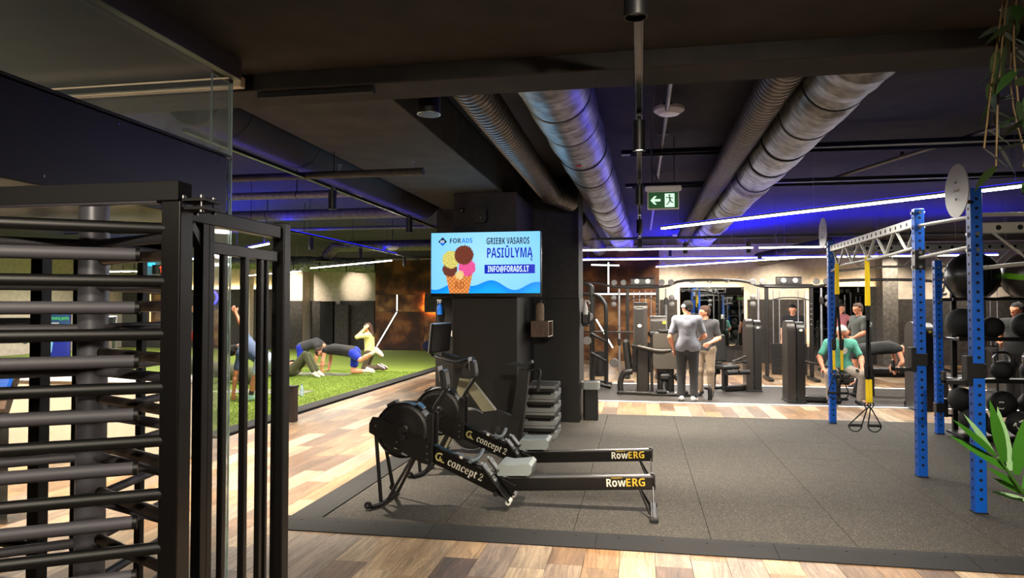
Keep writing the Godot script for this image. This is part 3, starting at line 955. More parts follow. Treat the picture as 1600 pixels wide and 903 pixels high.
func wood_floor() -> void:
	var f := thing("floor_planks", "multi tone oak plank floor running through the gym", "floor")
	f.remove_meta("label")
	f.remove_meta("category")
	f.set_meta("kind", "structure")
	f.name = "floor_wood"
	var W := 0.236
	var spots := []
	var col := 0
	var x := -11.0
	while x < 10.5:
		rng.seed = 1000 + col
		var z := 2.0 + rng.randf() * 1.3
		while z > -26.8:
			var l: float = [1.24, 1.24, 1.24, 0.8][rng.randi() % 4]
			var tone := rng.randi() % 10
			var a := z
			var b := maxf(z - l, -26.9)
			# cut at the borders of the other floors
			for cut in [[-5.02, -11.22, -2.8, 99.0], [-8.35, -99.0, -99.0, -5.4], [-12.88, -15.86, -1.35, 8.0]]:
				var xm: float = x + W * 0.5
				if xm > cut[2] and xm < cut[3]:
					if a > cut[0] and b < cut[0]: b = cut[0]
					elif a < cut[0] and a > cut[1]: a = maxf(b, cut[1])
			if a - b > 0.03: spots.append([x + W * 0.5, (a + b) * 0.5, a - b, tone])
			z -= l
		x += W
		col += 1
	var cam: Camera3D = get_node("camera")
	var shown := []
	var rest := []
	for s in spots:
		var p := cam.global_transform.affine_inverse() * Vector3(s[0], 0, s[1])
		var px := p.x / -p.z * 1100.0
		var py := -p.y / -p.z * 1100.0
		var seen: bool = p.z < -2.0 and absf(px) < 860.0 and absf(py) < 500.0
		if seen and p.x / -p.z < -0.62 and s[1] > -4.4: seen = false
		# behind the pier
		if s[1] < -11.2 and px > -120.0 and px < 100.0: seen = false
		if seen: shown.append([-p.z, s])
		else: rest.append(s)
	shown.sort_custom(func(a, b): return a[0] < b[0])
	var meshes := {}
	for i in shown.size():
		var s = shown[i][1]
		if i >= 295:
			rest.append(s)
			continue
		var key := "%.3f" % s[2]
		if not meshes.has(key): meshes[key] = bx(Vector3(0, -0.007, 0), Vector3(W - 0.002, 0.014, s[2] - 0.002), 0.0012).mesh()
		part(f, "plank", meshes[key], M["oak_%d" % s[3]], Vector3(s[0], 0, s[1]))
	var g := G.new()
	g.use_col = true
	for s in rest:
		g.col = (M.tones[s[3]] as Color).srgb_to_linear()
		var hx := W * 0.5 - 0.001
		var hz: float = s[2] * 0.5 - 0.001
		g.quad(Vector3(s[0] - hx, 0, s[1] + hz), Vector3(s[0] + hx, 0, s[1] + hz), Vector3(s[0] + hx, 0, s[1] - hz), Vector3(s[0] - hx, 0, s[1] - hz), Vector3.UP)
	var r := part(f, "far_planks", g, M.oak_far)
	r.set_meta("kind", "stuff")

func rubber_mat() -> void:
	var t := thing("rubber_gym_mat", "speckled grey rubber tile flooring with sloped black border under the rowers", "floor mat")
	var H := 0.022
	var tm := bx(Vector3(0, H * 0.5, 0), Vector3(0.997, H, 0.997), 0.003).mesh()
	var k := 0
	var x := -2.5
	while x < 8.4:
		var z := -5.3
		while z > -11.1:
			var dz := minf(1.0, z + 11.2)
			var m: Mesh = tm if dz > 0.99 else bx(Vector3(0, H * 0.5, 0), Vector3(0.997, H, dz - 0.003), 0.003).mesh()
			var sm: Material = M["speckle_%d" % ((k * 7 + int(z * 3)) & 1)]
			var lim := -99.0
			if x < -2.4: lim = -8.94
			if z - dz < lim:
				dz = z - lim
				if dz > 0.02: part(t, "tile", bx(Vector3(0, H * 0.5, 0), Vector3(0.997, H, dz - 0.003), 0.003), sm, Vector3(x + 0.5, 0, z - dz * 0.5))
				break
			if x > -1.6 and x < -1.4 and z - dz < -10.39:
				part(t, "tile", bx(Vector3(0, H * 0.5, 0), Vector3(0.6, H, z + 10.39 - 0.003), 0.003), sm, Vector3(x + 0.3, 0, (z - 10.39) * 0.5)) if z > -10.3 else null
				part(t, "tile", bx(Vector3(0, H * 0.5, 0), Vector3(0.37, H, dz - 0.003), 0.003), sm, Vector3(x + 0.81, 0, z - dz * 0.5))
			else: part(t, "tile", m, sm, Vector3(x + 0.5, 0, z - dz * 0.5))
			z -= 1.0
			k += 1
		x += 1.0
	# bevelled ramps: front row and left row, each piece with screw plugs
	var prof := pv([[0, 0], [0.29, 0], [0.29, 0.024], [0.22, 0.024], [0.0, 0.008]])
	x = -2.8
	var first := true
	while x < 8.4:
		var l := 1.24
		var g := G.new()
		g.x = Transform3D(Basis(Vector3(0, 0, -1), Vector3.UP, Vector3.RIGHT), Vector3(0, 0, 0))
		g.prism(prof, 0.002 if not first else 0.0, l - 0.002)
		var o := part(t, "edge_ramp", g, M.ramp_rubber, Vector3(x, 0, -5.02))
		for q in 4:
			var pg := G.new()
			pg.cyl(Vector3(0.16 + q * 0.31, 0.02, -0.2), Vector3(0.16 + q * 0.31, 0.0245, -0.2), 0.008, -1, 8)
			part(o, "screw_plug", pg, M.hole)
		x += l
		first = false
	var z := -5.31
	while z > -10.3:
		var l := minf(1.24, z + 10.39)
		var g := G.new()
		g.x = Transform3D(Basis(Vector3(1, 0, 0), Vector3.UP, Vector3(0, 0, 1)), Vector3.ZERO)
		g.prism(prof, -l + 0.002, -0.002)
		part(t, "edge_ramp", g, M.ramp_rubber, Vector3(-2.8, 0, z))
		z -= l

func turf() -> void:
	var g := G.new()
	g.box(Vector3(-13.7, 0.008, -17.42), Vector3(16.0, 0.02, 17.84))
	var o := solo("artificial_turf", g, M.turf_green, "bright green artificial turf field under the exercisers", "turf")
	# short blades over the nearer part of the field
	var bl := G.new()
	bl.use_col = true
	for k in 3:
		bl.col = [Color(0.09, 0.165, 0.016), Color(0.13, 0.22, 0.022), Color(0.19, 0.29, 0.035)][k]
		var a := Vector3(rng.randf_range(-0.01, 0.01), 0, rng.randf_range(-0.01, 0.01))
		var lean := Vector3(rng.randf_range(-0.012, 0.012), 0.024, rng.randf_range(-0.012, 0.012))
		var w := Vector3(cos(k * 2.1), 0, sin(k * 2.1)) * 0.0025
		bl.flat(a - w, a + w, a + lean, Vector3(0, 0.3, 1))
	var mm := MultiMesh.new()
	mm.transform_format = MultiMesh.TRANSFORM_3D
	mm.mesh = bl.mesh()
	var n := 60000
	mm.instance_count = n
	for i in n:
		var p := Vector3(-5.72 - rng.randf() * 6.5, 0.017, -9.2 - rng.randf() * 8.5)
		mm.set_instance_transform(i, Transform3D(Basis(Vector3.UP, rng.randf() * TAU).scaled(Vector3.ONE * rng.randf_range(0.7, 1.2)), p))
	var mi := MultiMeshInstance3D.new()
	mi.multimesh = mm
	mi.name = "pile"
	var bm := mt("turf_blade", Color.WHITE, 0.8)
	bm.vertex_color_use_as_albedo = true
	mi.material_override = bm
	mi.set_meta("kind", "stuff")
	o.add_child(mi)
	var b := thing("turf_border", "black rubber border strip along the edge of the turf", "border")
	var z := -8.35
	while z > -26.5:
		part(b, "edge_strip", bx(Vector3(-5.55, 0.012, z - 0.62), Vector3(0.3, 0.026, 1.236), 0.006), M.ramp_rubber)
		z -= 1.24
	# dark rubber floor with bright floor strips where the machines stand
	struct("floor_machine", bx(Vector3(3.33, 0.002, -14.38), Vector3(9.34, 0.01, 2.96)), M.machine_floor)
	for q in [[-12.88, -1.35, 3.3, "glowing white floor strip in front of the machines, beside the pier"], [-12.88, 3.32, 8.0, "glowing white floor strip in front of the machines, behind the rig"], [-15.88, -1.35, 3.3, "glowing white floor strip behind the machines, beside the pier"], [-15.88, 3.32, 8.0, "glowing white floor strip behind the machines, behind the rig"]]:
		var s := thing("led_floor_strip", q[3], "light", Vector3((q[1] + q[2]) * 0.5, 0.004, q[0]), 0.0, "floor light strips")
		part(s, "profile", bx(Vector3.ZERO, Vector3(q[2] - q[1], 0.01, 0.06), 0.001), M.alu)
		part(s, "diffuser", bx(Vector3(0, 0.006, 0), Vector3(q[2] - q[1] - 0.01, 0.006, 0.042), 0.001), M.strip)
		area(s, s.position + Vector3(0, 0.012, 0), Vector3.RIGHT, Vector3.UP, q[2] - q[1], 0.04, 0.35)

# bright line of light on a wall: profile and diffuser
func wall_line(a: Vector3, b: Vector3, label: String, e := 0.25, m := "strip") -> void:
	var o := (a + b) * 0.5
	var t := thing("led_wall_line", label, "light", o, 0.0, "light lines on the rusty walls")
	var g := G.new()
	g.beam(a - o, b - o, 0.06, 0.03, 0.002, Vector3.BACK)
	part(t, "profile", g, M.black)
	g = G.new()
	g.beam(a - o + Vector3(0, 0, 0.014), b - o + Vector3(0, 0, 0.014), 0.045, 0.01, 0.001, Vector3.BACK)
	part(t, "diffuser", g, M[m])
	area(t, o + Vector3(0, 0, 0.03), b - a, Vector3.BACK, (b - a).length(), 0.05, e)

func back_walls() -> void:
	# gym back wall with rust panels on its left third
	var w := struct("wall_back", bx(Vector3(3.2, 1.9, -22.75), Vector3(17.0, 3.9, 0.24)), M.wall_cream)
	var o := w.position
	for q in [[0.62, 1.15], [3.25, 4.95], [6.98, 11.4]]:
		part(w, "dado_panel", bx(Vector3((q[0] + q[1]) * 0.5, 0.97, -22.6), Vector3(q[1] - q[0], 1.94, 0.06), 0.004), M.wall_dark)
	for q in [[1.15, 3.25], [4.95, 6.98]]:
		part(w, "plinth_panel", bx(Vector3((q[0] + q[1]) * 0.5, 0.25, -22.6), Vector3(q[1] - q[0], 0.5, 0.06), 0.004), M.wall_dark)
	for i in 3:
		for j in 3:
			var x0: float = -2.4 + i * 1.0
			var y0: float = [0.0, 1.1, 2.12][j]
			var y1: float = [1.1, 2.12, 3.55][j]
			part(w, "rust_panel", bx(Vector3(x0 + 0.5, (y0 + y1) * 0.5, -22.6), Vector3(0.994, y1 - y0 - 0.006, 0.04), 0.003), M["rust_pale"] if j < 2 else M["rust"])
	for q in [[1.22, 3.14, "wall mirror behind the seated exercise machine, glowing round its edge"], [5.05, 6.9, "wall mirror behind the man in the dark tee, glowing along its top"]]:
		var m := thing("wall_mirror", q[2], "mirror", Vector3((q[0] + q[1]) * 0.5, 1.42, -22.5))
		var ww: float = q[1] - q[0]
		part(m, "pane", bx(Vector3(0, 0, 0), Vector3(ww, 1.8, 0.012), 0.002), M.mirror)
		part(m, "backing", bx(Vector3(0, 0, -0.02), Vector3(ww - 0.08, 1.72, 0.03)), M.black)
		part(m, "led_strip", bx(Vector3(0, 0.875, -0.045), Vector3(ww - 0.1, 0.012, 0.02)), M.warm_white)
		area(m, m.position + Vector3(0, 0.89, -0.03), Vector3.RIGHT, Vector3(0, 1, -0.5), ww - 0.1, 0.02, 0.7, Color(1, 0.86, 0.66))
		for s in [-1.0, 1.0]:
			part(m, "led_strip", bx(Vector3(s * (ww * 0.5 - 0.05), 0, -0.045), Vector3(0.012, 1.6, 0.02)), M.warm_white)
			area(m, m.position + Vector3(s * (ww * 0.5 - 0.03), 0, -0.03), Vector3.UP, Vector3(s, 0, -0.5), 1.6, 0.02, 0.4, Color(1, 0.86, 0.66))
	# pillars in the gym hall
	struct("pillar_1", bx(Vector3(7.1, 1.8, -22.2), Vector3(0.42, 3.6, 0.6), 0.01), M.concrete)
	struct("pillar_2", bx(Vector3(-1.72, 1.8, -17.4), Vector3(0.34, 3.6, 0.5), 0.01), M.wall_cream)
	for q in [[0.88, "wall washer can above the wall between rusty panels and mirror"], [4.1, "wall washer can above the wall between the two mirrors"], [7.1, "wall washer can above the concrete pillar"], [9.2, "wall washer can above the far right back wall"]]:
		can_lamp(Vector3(q[0], 3.2, -21.2), Vector3(q[0], 1.6, -22.5), 6.0, q[1], "back wall washers", true, 48.0)
	# light lines on the rust wall
	wall_line(Vector3(-1.52, 3.05, -22.5), Vector3(-0.64, 3.02, -22.5), "short level light line high on the rusty wall beside the pier")
	wall_line(Vector3(-0.98, 3.12, -22.5), Vector3(-0.98, 2.16, -22.5), "upright light line on the rusty wall beside the pier")
	wall_line(Vector3(-1.45, 2.12, -22.5), Vector3(0.58, 2.12, -22.5), "long level light line behind the cable machine")
	wall_line(Vector3(-1.37, 1.32, -22.5), Vector3(-0.85, 0.42, -22.5), "slanting light line low on the rusty wall behind the tubular rack")
	# return wall hidden by the pier and the turf hall's back wall
	struct("wall_return", bx(Vector3(-5.3, 1.9, -24.9), Vector3(0.24, 3.9, 4.5)), M.wall_cream)
	var t := struct("wall_turf", bx(Vector3(-13.6, 1.9, -27.12), Vector3(16.8, 3.9, 0.24)), M.wall_cream)
	for q in [[-22.0, -19.2], [-19.2, -17.0], [-17.0, -14.25], [-13.3, -12.85], [-12.0, -10.52]]:
		part(t, "dado_panel", bx(Vector3((q[0] + q[1]) * 0.5, 1.22 if q[1] < -14.0 else 0.98, -26.95), Vector3(q[1] - q[0] - 0.006, 2.44 if q[1] < -14.0 else 1.96, 0.1), 0.004), M.wall_dark)
	for i in 4:
		for j in 3:
			var x0: float = [-10.5, -8.45, -7.2, -6.1][i]
			var x1: float = [-8.45, -7.2, -6.1, -5.4][i]
			var y0: float = [0.0, 1.52, 2.2][j]
			var y1: float = [1.52, 2.2, 3.58][j]
			part(t, "rust_panel", bx(Vector3((x0 + x1) * 0.5, (y0 + y1) * 0.5, -26.96), Vector3(x1 - x0 - 0.008, y1 - y0 - 0.008, 0.06), 0.003), M["rust_pale"] if (i + j) % 3 == 1 else M["rust"])
	wall_line(Vector3(-9.56, 2.2, -26.9), Vector3(-9.56, 1.55, -26.9), "upright upper end of the bent light line on the turf hall's rusty wall", 0.4)
	wall_line(Vector3(-9.57, 1.5, -26.9), Vector3(-10.4, 0.14, -26.9), "slanting lower light line on the turf hall's rusty wall", 0.6)
	# warm backlit panel near the television
	var bp := thing("backlit_wall_panel", "dark panel with warm orange glow round its edge, on the rusty wall", "panel", Vector3(-7.7, 1.86, -26.84))
	part(bp, "board", bx(Vector3.ZERO, Vector3(1.4, 0.72, 0.03), 0.003), M.wall_dark)
	part(bp, "led_strip", bx(Vector3(-0.66, 0, -0.04), Vector3(0.012, 0.66, 0.02)), M.warm_strip)
	part(bp, "led_strip", bx(Vector3(0, -0.33, -0.04), Vector3(1.3, 0.012, 0.02)), M.warm_strip)
	area(bp, bp.position + Vector3(-0.69, 0, -0.04), Vector3.UP, Vector3(-1, 0, -0.6), 0.7, 0.02, 0.7, Color(1, 0.6, 0.25))
	area(bp, bp.position + Vector3(0, -0.36, -0.04), Vector3.RIGHT, Vector3(0, -1, -0.6), 1.3, 0.02, 0.7, Color(1, 0.6, 0.25))
	# cove light on top of the dark panels, left
	var cv := thing("cove_light", "warm light strip lying on top of the dark wall panels, seen through the gate bars", "light", Vector3(-16.9, 2.46, -26.96))
	part(cv, "led_strip", bx(Vector3.ZERO, Vector3(5.0, 0.012, 0.03)), M.warm_white)
	area(cv, cv.position + Vector3(0, 0.02, 0.0), Vector3.RIGHT, Vector3(0, 1, -0.25), 5.0, 0.03, 4.0, Color(1, 0.88, 0.62))
	# pilaster washed by a spot, slender lit pillar, lockers between
	struct("pillar_3", bx(Vector3(-13.8, 1.8, -26.7), Vector3(0.9, 3.6, 0.7), 0.01), M.wall_cream)
	part(get_node("pillar_3"), "dado_panel", bx(Vector3(-13.8, 0.98, -26.33), Vector3(0.91, 1.96, 0.03), 0.003), M.wall_dark)
	struct("pillar_4", bx(Vector3(-15.4, 1.8, -25.8), Vector3(0.3, 3.6, 0.3), 0.01), M.wall_cream)
	var lk := thing("padded_wall_cabinet", "dark cabinet standing at the turf hall wall, right of the white pilaster", "cabinet", Vector3(-12.62, 0, -26.8))
	part(lk, "body", bx(Vector3(0.15, 0.98, 0), Vector3(0.55, 1.92, 0.25), 0.01), M.black_matte)
	part(lk, "door", bx(Vector3(0.78, 0.95, 0.02), Vector3(0.62, 1.74, 0.2), 0.04), M.wall_dark, Vector3.ZERO, "grey padded door panel")
	for q in [[-13.8, Vector3(-13.8, 3.35, -24.6), Vector3(-13.8, 2.3, -26.35), "wall washer spot over the white pilaster"], [-11.4, Vector3(-11.3, 3.35, -25.0), Vector3(-11.35, 2.55, -27), "wall washer spot left of the rusty wall in the turf hall"]]:
		var s := thing("wall_washer_lamp", q[3], "lamp", q[1], 0.0, "turf hall wall washers")
		var d: Vector3 = (q[2] - q[1]).normalized()
		var g := G.new()
		g.cyl(-d * 0.16, Vector3.ZERO, 0.045, -1, 16)
		part(s, "can", g, M.lamp_can)
		g = G.new()
		g.cyl(-d * 0.08, Vector3(0, 0.24, 0) - d * 0.08, 0.008)
		part(s, "stem", g, M.black)
		g = G.new()
		g.cyl(d * 0.002, d * 0.008, 0.038, -1, 14)
		part(s, "lens", g, M.lens)
		spot(s, q[1] + d * 0.02, q[2], 11.0 if q[0] < -12.0 else 6.0, 30.0 if q[0] < -12.0 else 20.0)

func column() -> void:
	# central pier: wide core, protruding block that carries the screen
	struct("wall_pier", bx(Vector3(-1.98, 0.915, -10.8), Vector3(2.2, 1.83, 0.8), 0.006), M.pier_black)
	struct("wall_pier", bx(Vector3(-1.98, 2.72, -10.8), Vector3(2.18, 1.78, 0.78), 0.006), M.pier_grey)
	struct("wall_pier", bx(Vector3(-1.99, 0.915, -9.675), Vector3(0.86, 1.83, 1.45), 0.006), M.pier_black)
	struct("wall_pier", bx(Vector3(-1.99, 2.515, -9.675), Vector3(0.84, 1.37, 1.43), 0.006), M.pier_grey)
	struct("trim_3", bx(Vector3(-2.62, 0.915, -10.38), Vector3(0.012, 1.83, 0.02)), M.black)

# ---------------------------------------------------------------- pipes and ducts under the ceiling
func spiral_pipe(pts: Array, r: float, label: String) -> Node3D:
	var t := thing("spiral_duct", label, "duct")
	for i in pts.size() - 1:
		var a: Vector3 = pts[i]
		var d: Vector3 = pts[i + 1] - a
		var l := d.length()
		var prof := [Vector2(0, 0)]
		var s := 0.0
		while s < l - 0.06:
			prof.append(Vector2(r, s))
			prof.append(Vector2(r, s + 0.062))
			prof.append(Vector2(r + 0.006, s + 0.067))
			prof.append(Vector2(r + 0.006, s + 0.075))
			s += 0.08
		prof.append(Vector2(r, l))
		prof.append(Vector2(0, l))
		var g := G.new()
		g.lathe(prof, a, d.normalized(), 22)
		part(t, "pipe", g, M.spiral)
		if i > 0:
			g = G.new()
			g.ball(a, Vector3.ONE * (r + 0.008), 18, 12)
			part(t, "elbow", g, M.spiral)
	return t

func wrapped_pipe(a: Vector3, b: Vector3, r: float, label: String, seed_: int) -> void:
	var t := thing("insulated_pipe", label, "pipe", a)
	var d := b - a
	var l := d.length()
	var rr := RandomNumberGenerator.new()
	rr.seed = seed_
	var s := 0.0
	while s < l:
		var q := minf(rr.randf_range(0.75, 1.15), l - s)
		var g := G.new()
		var prof := [Vector2(r - 0.012, s)]
		for k in 7: prof.append(Vector2(r + rr.randf_range(-0.009, 0.009) + 0.012 * sin(PI * k / 6.0), s + q * (0.03 + 0.94 * k / 6.0)))
		prof.append(Vector2(r - 0.012, s + q))
		g.lathe(prof, Vector3.ZERO, d.normalized(), 28)
		part(t, "sleeve", g, M.insulation)
		g = G.new()
		g.lathe([Vector2(r - 0.003, s + q - 0.012), Vector2(r + 0.004, s + q - 0.01), Vector2(r + 0.004, s + q + 0.01), Vector2(r - 0.003, s + q + 0.012)], Vector3.ZERO, d.normalized(), 28)
		part(t, "band", g, M.black_matte)
		s += q
	if seed_ == 1:
		var g := G.new()
		g.box(d.normalized() * 2.45 + Vector3(0.0, -r - 0.012, 0), Vector3(0.06, 0.003, 0.08))
		part(t, "sticker", g, M.cloth_red, Vector3.ZERO, "small red sticker")

func ceiling_services() -> void:
	spiral_pipe([Vector3(-1.18, 3.28, -4.36), Vector3(-1.2, 3.26, -9.55), Vector3(-0.98, 3.22, -10.1)], 0.14, "dark ribbed spiral duct left of the silver pipe, bending toward the pier")
	wrapped_pipe(Vector3(-0.62, 3.34, -4.36), Vector3(-0.4, 3.3, -17.4), 0.25, "large silver wrapped pipe with blue sheen, beside the ribbed duct", 1)
	spiral_pipe([Vector3(0.98, 3.33, -4.36), Vector3(0.98, 3.3, -17.0)], 0.135, "slim ribbed spiral duct right of the exit sign")
	wrapped_pipe(Vector3(1.405, 3.36, -4.36), Vector3(1.4, 3.3, -17.4), 0.24, "large grey wrapped pipe right of the exit sign", 2)
	spiral_pipe([Vector3(3.5, 3.12, -21.9), Vector3(5.0, 3.3, -18.0)], 0.2, "short ribbed duct slanting over the wall mirror")
	spiral_pipe([Vector3(-1.05, 3.2, -12.0), Vector3(-0.95, 3.1, -17.0)], 0.16, "short grey duct just right of the pier top")
	# black round duct over the aisle
	var t := thing("black_duct", "black round duct with pale underside running over the wood aisle", "duct", Vector3(-3.26, 3.31, -4.7))
	var g := G.new()
	g.lathe([Vector2(0, 0), Vector2(0.25, 0), Vector2(0.26, 0.02), Vector2(0.26, 5.6), Vector2(0.0, 5.6)], Vector3.ZERO, Vector3.FORWARD, 28)
	part(t, "pipe", g, M.duct_black)
	for k in 5:
		g = G.new()
		g.ring(Vector3(0, 0, -0.4 - k * 1.2), Vector3.FORWARD, 0.258, 0.008, 28, 6)
		part(t, "joint", g, M.black)
	# sprinkler pipe with heads
	t = thing("sprinkler_pipe", "thin brown sprinkler pipe crossing under the black duct", "pipe", Vector3(-3.2, 2.98, -6.35))
	g = G.new()
	g.cyl(Vector3(-3.0, 0, 0), Vector3(1.2, 0, 0), 0.035, -1, 14)
	part(t, "pipe", g, M.duct_dark)
	for x in [-0.9, 0.35, 1.1]:
		g = G.new()
		g.cyl(Vector3(x, 0.03, 0), Vector3(x, 0.09, 0), 0.012)
		g.cyl(Vector3(x, 0.09, 0), Vector3(x, 0.095, 0), 0.022)
		g.ring(Vector3(x, 0.07, 0), Vector3.BACK, 0.018, 0.003, 12, 5)
		part(t, "sprinkler_head", g, M.steel)
	g = G.new()
	g.cyl(Vector3(0.3, 0, 0), Vector3(0.3, 0.62, 0), 0.006)
	part(t, "hanger", g, M.black)
	# lateral pipes over the turf side, lit blue
	for q in [[-8.7, 3.2, 0.05, -9.5, -3.45, "thin pipe crossing above the turf, nearest of the blue lit pipes"], [-10.6, 3.2, 0.085, -11.0, -3.56, "thicker pipe crossing above the turf, behind the aisle can lamp"], [-11.9, 3.12, 0.03, -11.0, -2.9, "thinnest pipe crossing above the turf with a short drop bend"]]:
		t = thing("ceiling_pipe", q[5], "pipe", Vector3(q[3], q[1], q[0]), 0.0, "pipes crossing over the turf")
		g = G.new()
		g.cyl(Vector3.ZERO, Vector3(q[4] - q[3], 0, 0), q[2], -1, 16)
		part(t, "pipe", g, M.pipe_pale)
		for k in 3:
			g = G.new()
			g.cyl(Vector3(1.2 + k * 1.9, q[2], 0), Vector3(1.2 + k * 1.9, 3.6 - q[1], 0), 0.006)
			part(t, "hanger", g, M.black)
			g = G.new()
			g.ring(Vector3(1.2 + k * 1.9, 0, 0), Vector3.RIGHT, q[2] + 0.003, 0.006, 16, 5)
			part(t, "collar", g, M.black)
	spiral_pipe([Vector3(-3.0, 3.1, -15.2), Vector3(-6.9, 3.1, -15.2), Vector3(-7.15, 2.86, -15.2)], 0.12, "grey duct with a downward elbow, left of the television")
	t = thing("duct_diffuser", "round flared air outlet at the end of the grey elbow duct", "air outlet", Vector3(-7.17, 2.75, -15.2))
	g = G.new()
	g.lathe([Vector2(0.1, 0.12), Vector2(0.12, 0.06), Vector2(0.26, 0.0), Vector2(0.0, 0.0)], Vector3.ZERO, Vector3.UP, 24)
	part(t, "cone", g, M.duct_dark)
	wrapped_pipe(Vector3(-12.5, 3.1, -19.5), Vector3(-8.2, 3.0, -21.0), 0.22, "thick grey pipe above the far turf", 4)
	# cable trays and the slanting conduit on the right
	for q in [[-8.1, "black cable tray crossing behind the exit sign"], [-10.3, "second black cable tray beyond the exit sign"], [-13.7, "black rail with can lamps above the machine floor"]]:
		t = thing("cable_tray", q[1], "cable tray", Vector3(4.6, 3.46 if q[0] > -13.0 else 3.02, q[0]), 0.0, "black trays crossing the ceiling")
		part(t, "tray", bx(Vector3.ZERO, Vector3(12.2 if q[0] < -13.0 else 9.6, 0.05, 0.1 if q[0] > -13.0 else 0.05), 0.004), M.black)
		if q[0] > -13.0:
			g = G.new()
			for k in 3:
				g.tube([Vector3(-4.7, -0.02 - k * 0.01, 0.03 * k - 0.02), Vector3(-1.5, -0.05 - k * 0.012, 0.02), Vector3(1.0, -0.03, -0.02 + k * 0.02), Vector3(4.7, -0.04, 0.0)], 0.009, 6, 6)
			part(t, "cable", g, M.black_matte)
	for q in [[0.85, "small can lamp on the rail above the machine floor, near the pier"], [2.0, "small can lamp on the rail above the machine floor, over the standing man"]]:
		can_lamp(Vector3(q[0], 2.72, -13.7), Vector3(q[0], 0, -14.0), 5.0, q[1], "cans on the machine floor rail")
	t = thing("conduit", "thin grey conduit slanting up across the ceiling at the right", "conduit", Vector3(2.6, 3.5, -10.6))
	g = G.new()
	g.cyl(Vector3.ZERO, Vector3(1.6, 0.0, 4.9), 0.022, -1, 10)
	part(t, "pipe", g, M.spiral)
	for k in 3:
		g = G.new()
		g.box(Vector3(0.5 + k * 0.4, 0.03, 1.5 + k * 1.2), Vector3(0.04, 0.07, 0.02), 0.003)
		part(t, "clip", g, M.black)
	# ceiling speaker behind the beam, smoke detectors
	t = thing("ceiling_speaker", "dark round speaker with a shiny rim under the beam, left of the ribbed duct", "speaker", Vector3(-1.42, 3.02, -4.62))
	g = G.new()
	g.lathe([Vector2(0, 0.0), Vector2(0.075, 0.0), Vector2(0.08, 0.006), Vector2(0.08, 0.3), Vector2(0, 0.3)], Vector3.ZERO, Vector3.UP, 26)
	part(t, "can", g, M.black)
	g = G.new()
	g.ring(Vector3(0, 0.004, 0), Vector3.UP, 0.078, 0.004, 28, 6)
	part(t, "rim", g, M.chrome)
	for q in [[Vector3(0.95, 3.52, -18.2), "white dome on the ceiling below the exit sign"], [Vector3(-5.3, 3.0, -14.6), "white round detector hanging above the aisle"], [Vector3(0.27, 3.52, -6.6), "flat round detector on the ceiling right of the centre track"]]:
		t = thing("smoke_detector", q[1], "detector", q[0], 0.0, "ceiling detectors")
		g = G.new()
		g.lathe([Vector2(0, -0.05), Vector2(0.09, -0.045), Vector2(0.14, -0.01), Vector2(0.14, 0.02), Vector2(0.0, 0.02)], Vector3.ZERO, Vector3.UP, 22)
		part(t, "dome", g, M.white_plastic)
		if q[0].y < 3.2:
			g = G.new()
			g.cyl(Vector3.ZERO, Vector3(0, 0.6, 0), 0.008)
			part(t, "rod", g, M.black)
	# drop pipe above the exit sign with loose cable
	t = thing("drop_conduit", "thin grey conduit running back above the exit sign with a loose black cable", "conduit", Vector3(0.25, 3.5, -5.6))
	g = G.new()
	g.cyl(Vector3.ZERO, Vector3(0, 0, -11.0), 0.022, -1, 10)
	part(t, "pipe", g, M.spiral)
	for k in 4:
		part(t, "clip", bx(Vector3(0, 0.02, -0.8 - k * 1.1), Vector3(0.09, 0.025, 0.03), 0.003), M.spiral)
	g = G.new()
	g.tube([Vector3(-0.12, 0.05, -0.2), Vector3(-0.13, -0.03, -1.2), Vector3(-0.12, -0.25, -2.0), Vector3(-0.05, -0.38, -2.35), Vector3(0.0, -0.45, -2.4)], 0.007, 6, 6)
	part(t, "cable", g, M.black_matte)
	exit_sign()

func exit_sign() -> void:
	var t := thing("exit_sign", "green emergency exit sign with white arrow and running figure, hung from the ceiling", "sign", Vector3(0.26, 2.79, -8.0))
	part(t, "housing", bx(Vector3(0, 0.235, 0), Vector3(0.4, 0.06, 0.07), 0.012), M.white_plastic)
	part(t, "plate", bx(Vector3(0, 0.1, 0), Vector3(0.345, 0.205, 0.012), 0.003), M.white_plastic)
	part(t, "sign_face", bx(Vector3(0, 0.103, 0.007), Vector3(0.325, 0.18, 0.003), 0.001), M.exit_panel)
	part(t, "sign_door", bx(Vector3(0.07, 0.1, 0.009), Vector3(0.105, 0.15, 0.003)), M.exit_white)
	var g := G.new()
	g.prism(pv([[-0.14, 0.103], [-0.095, 0.15], [-0.07, 0.15], [-0.1, 0.116], [-0.03, 0.116], [-0.03, 0.09], [-0.1, 0.09], [-0.07, 0.056], [-0.095, 0.056]]), 0.008, 0.011)
	part(t, "sign_arrow", g, M.exit_white)
	g = G.new()
	g.cyl(Vector3(0.068, 0.155, 0.0105), Vector3(0.068, 0.155, 0.0125), 0.011, -1, 14)
	for s in [[[0.066, 0.14], [0.076, 0.1], 0.018], [[0.064, 0.138], [0.04, 0.125], 0.009], [[0.04, 0.125], [0.03, 0.138], 0.009], [[0.07, 0.137], [0.093, 0.122], 0.009], [[0.093, 0.122], [0.108, 0.128], 0.009], [[0.077, 0.1], [0.092, 0.078], 0.013], [[0.092, 0.078], [0.112, 0.072], 0.011], [[0.072, 0.098], [0.058, 0.07], 0.013], [[0.058, 0.07], [0.034, 0.048], 0.011]]:
		g.beam(Vector3(s[0][0], s[0][1], 0.0115), Vector3(s[1][0], s[1][1], 0.0115), s[2], 0.002, 0.0, Vector3.BACK)
	part(t, "sign_figure", g, M.exit_green)
	g = G.new()
	for x in [-0.12, 0.12]: g.cyl(Vector3(x, 0.26, 0), Vector3(x, 0.81, 0), 0.005, -1, 6)
	part(t, "rod", g, M.black)

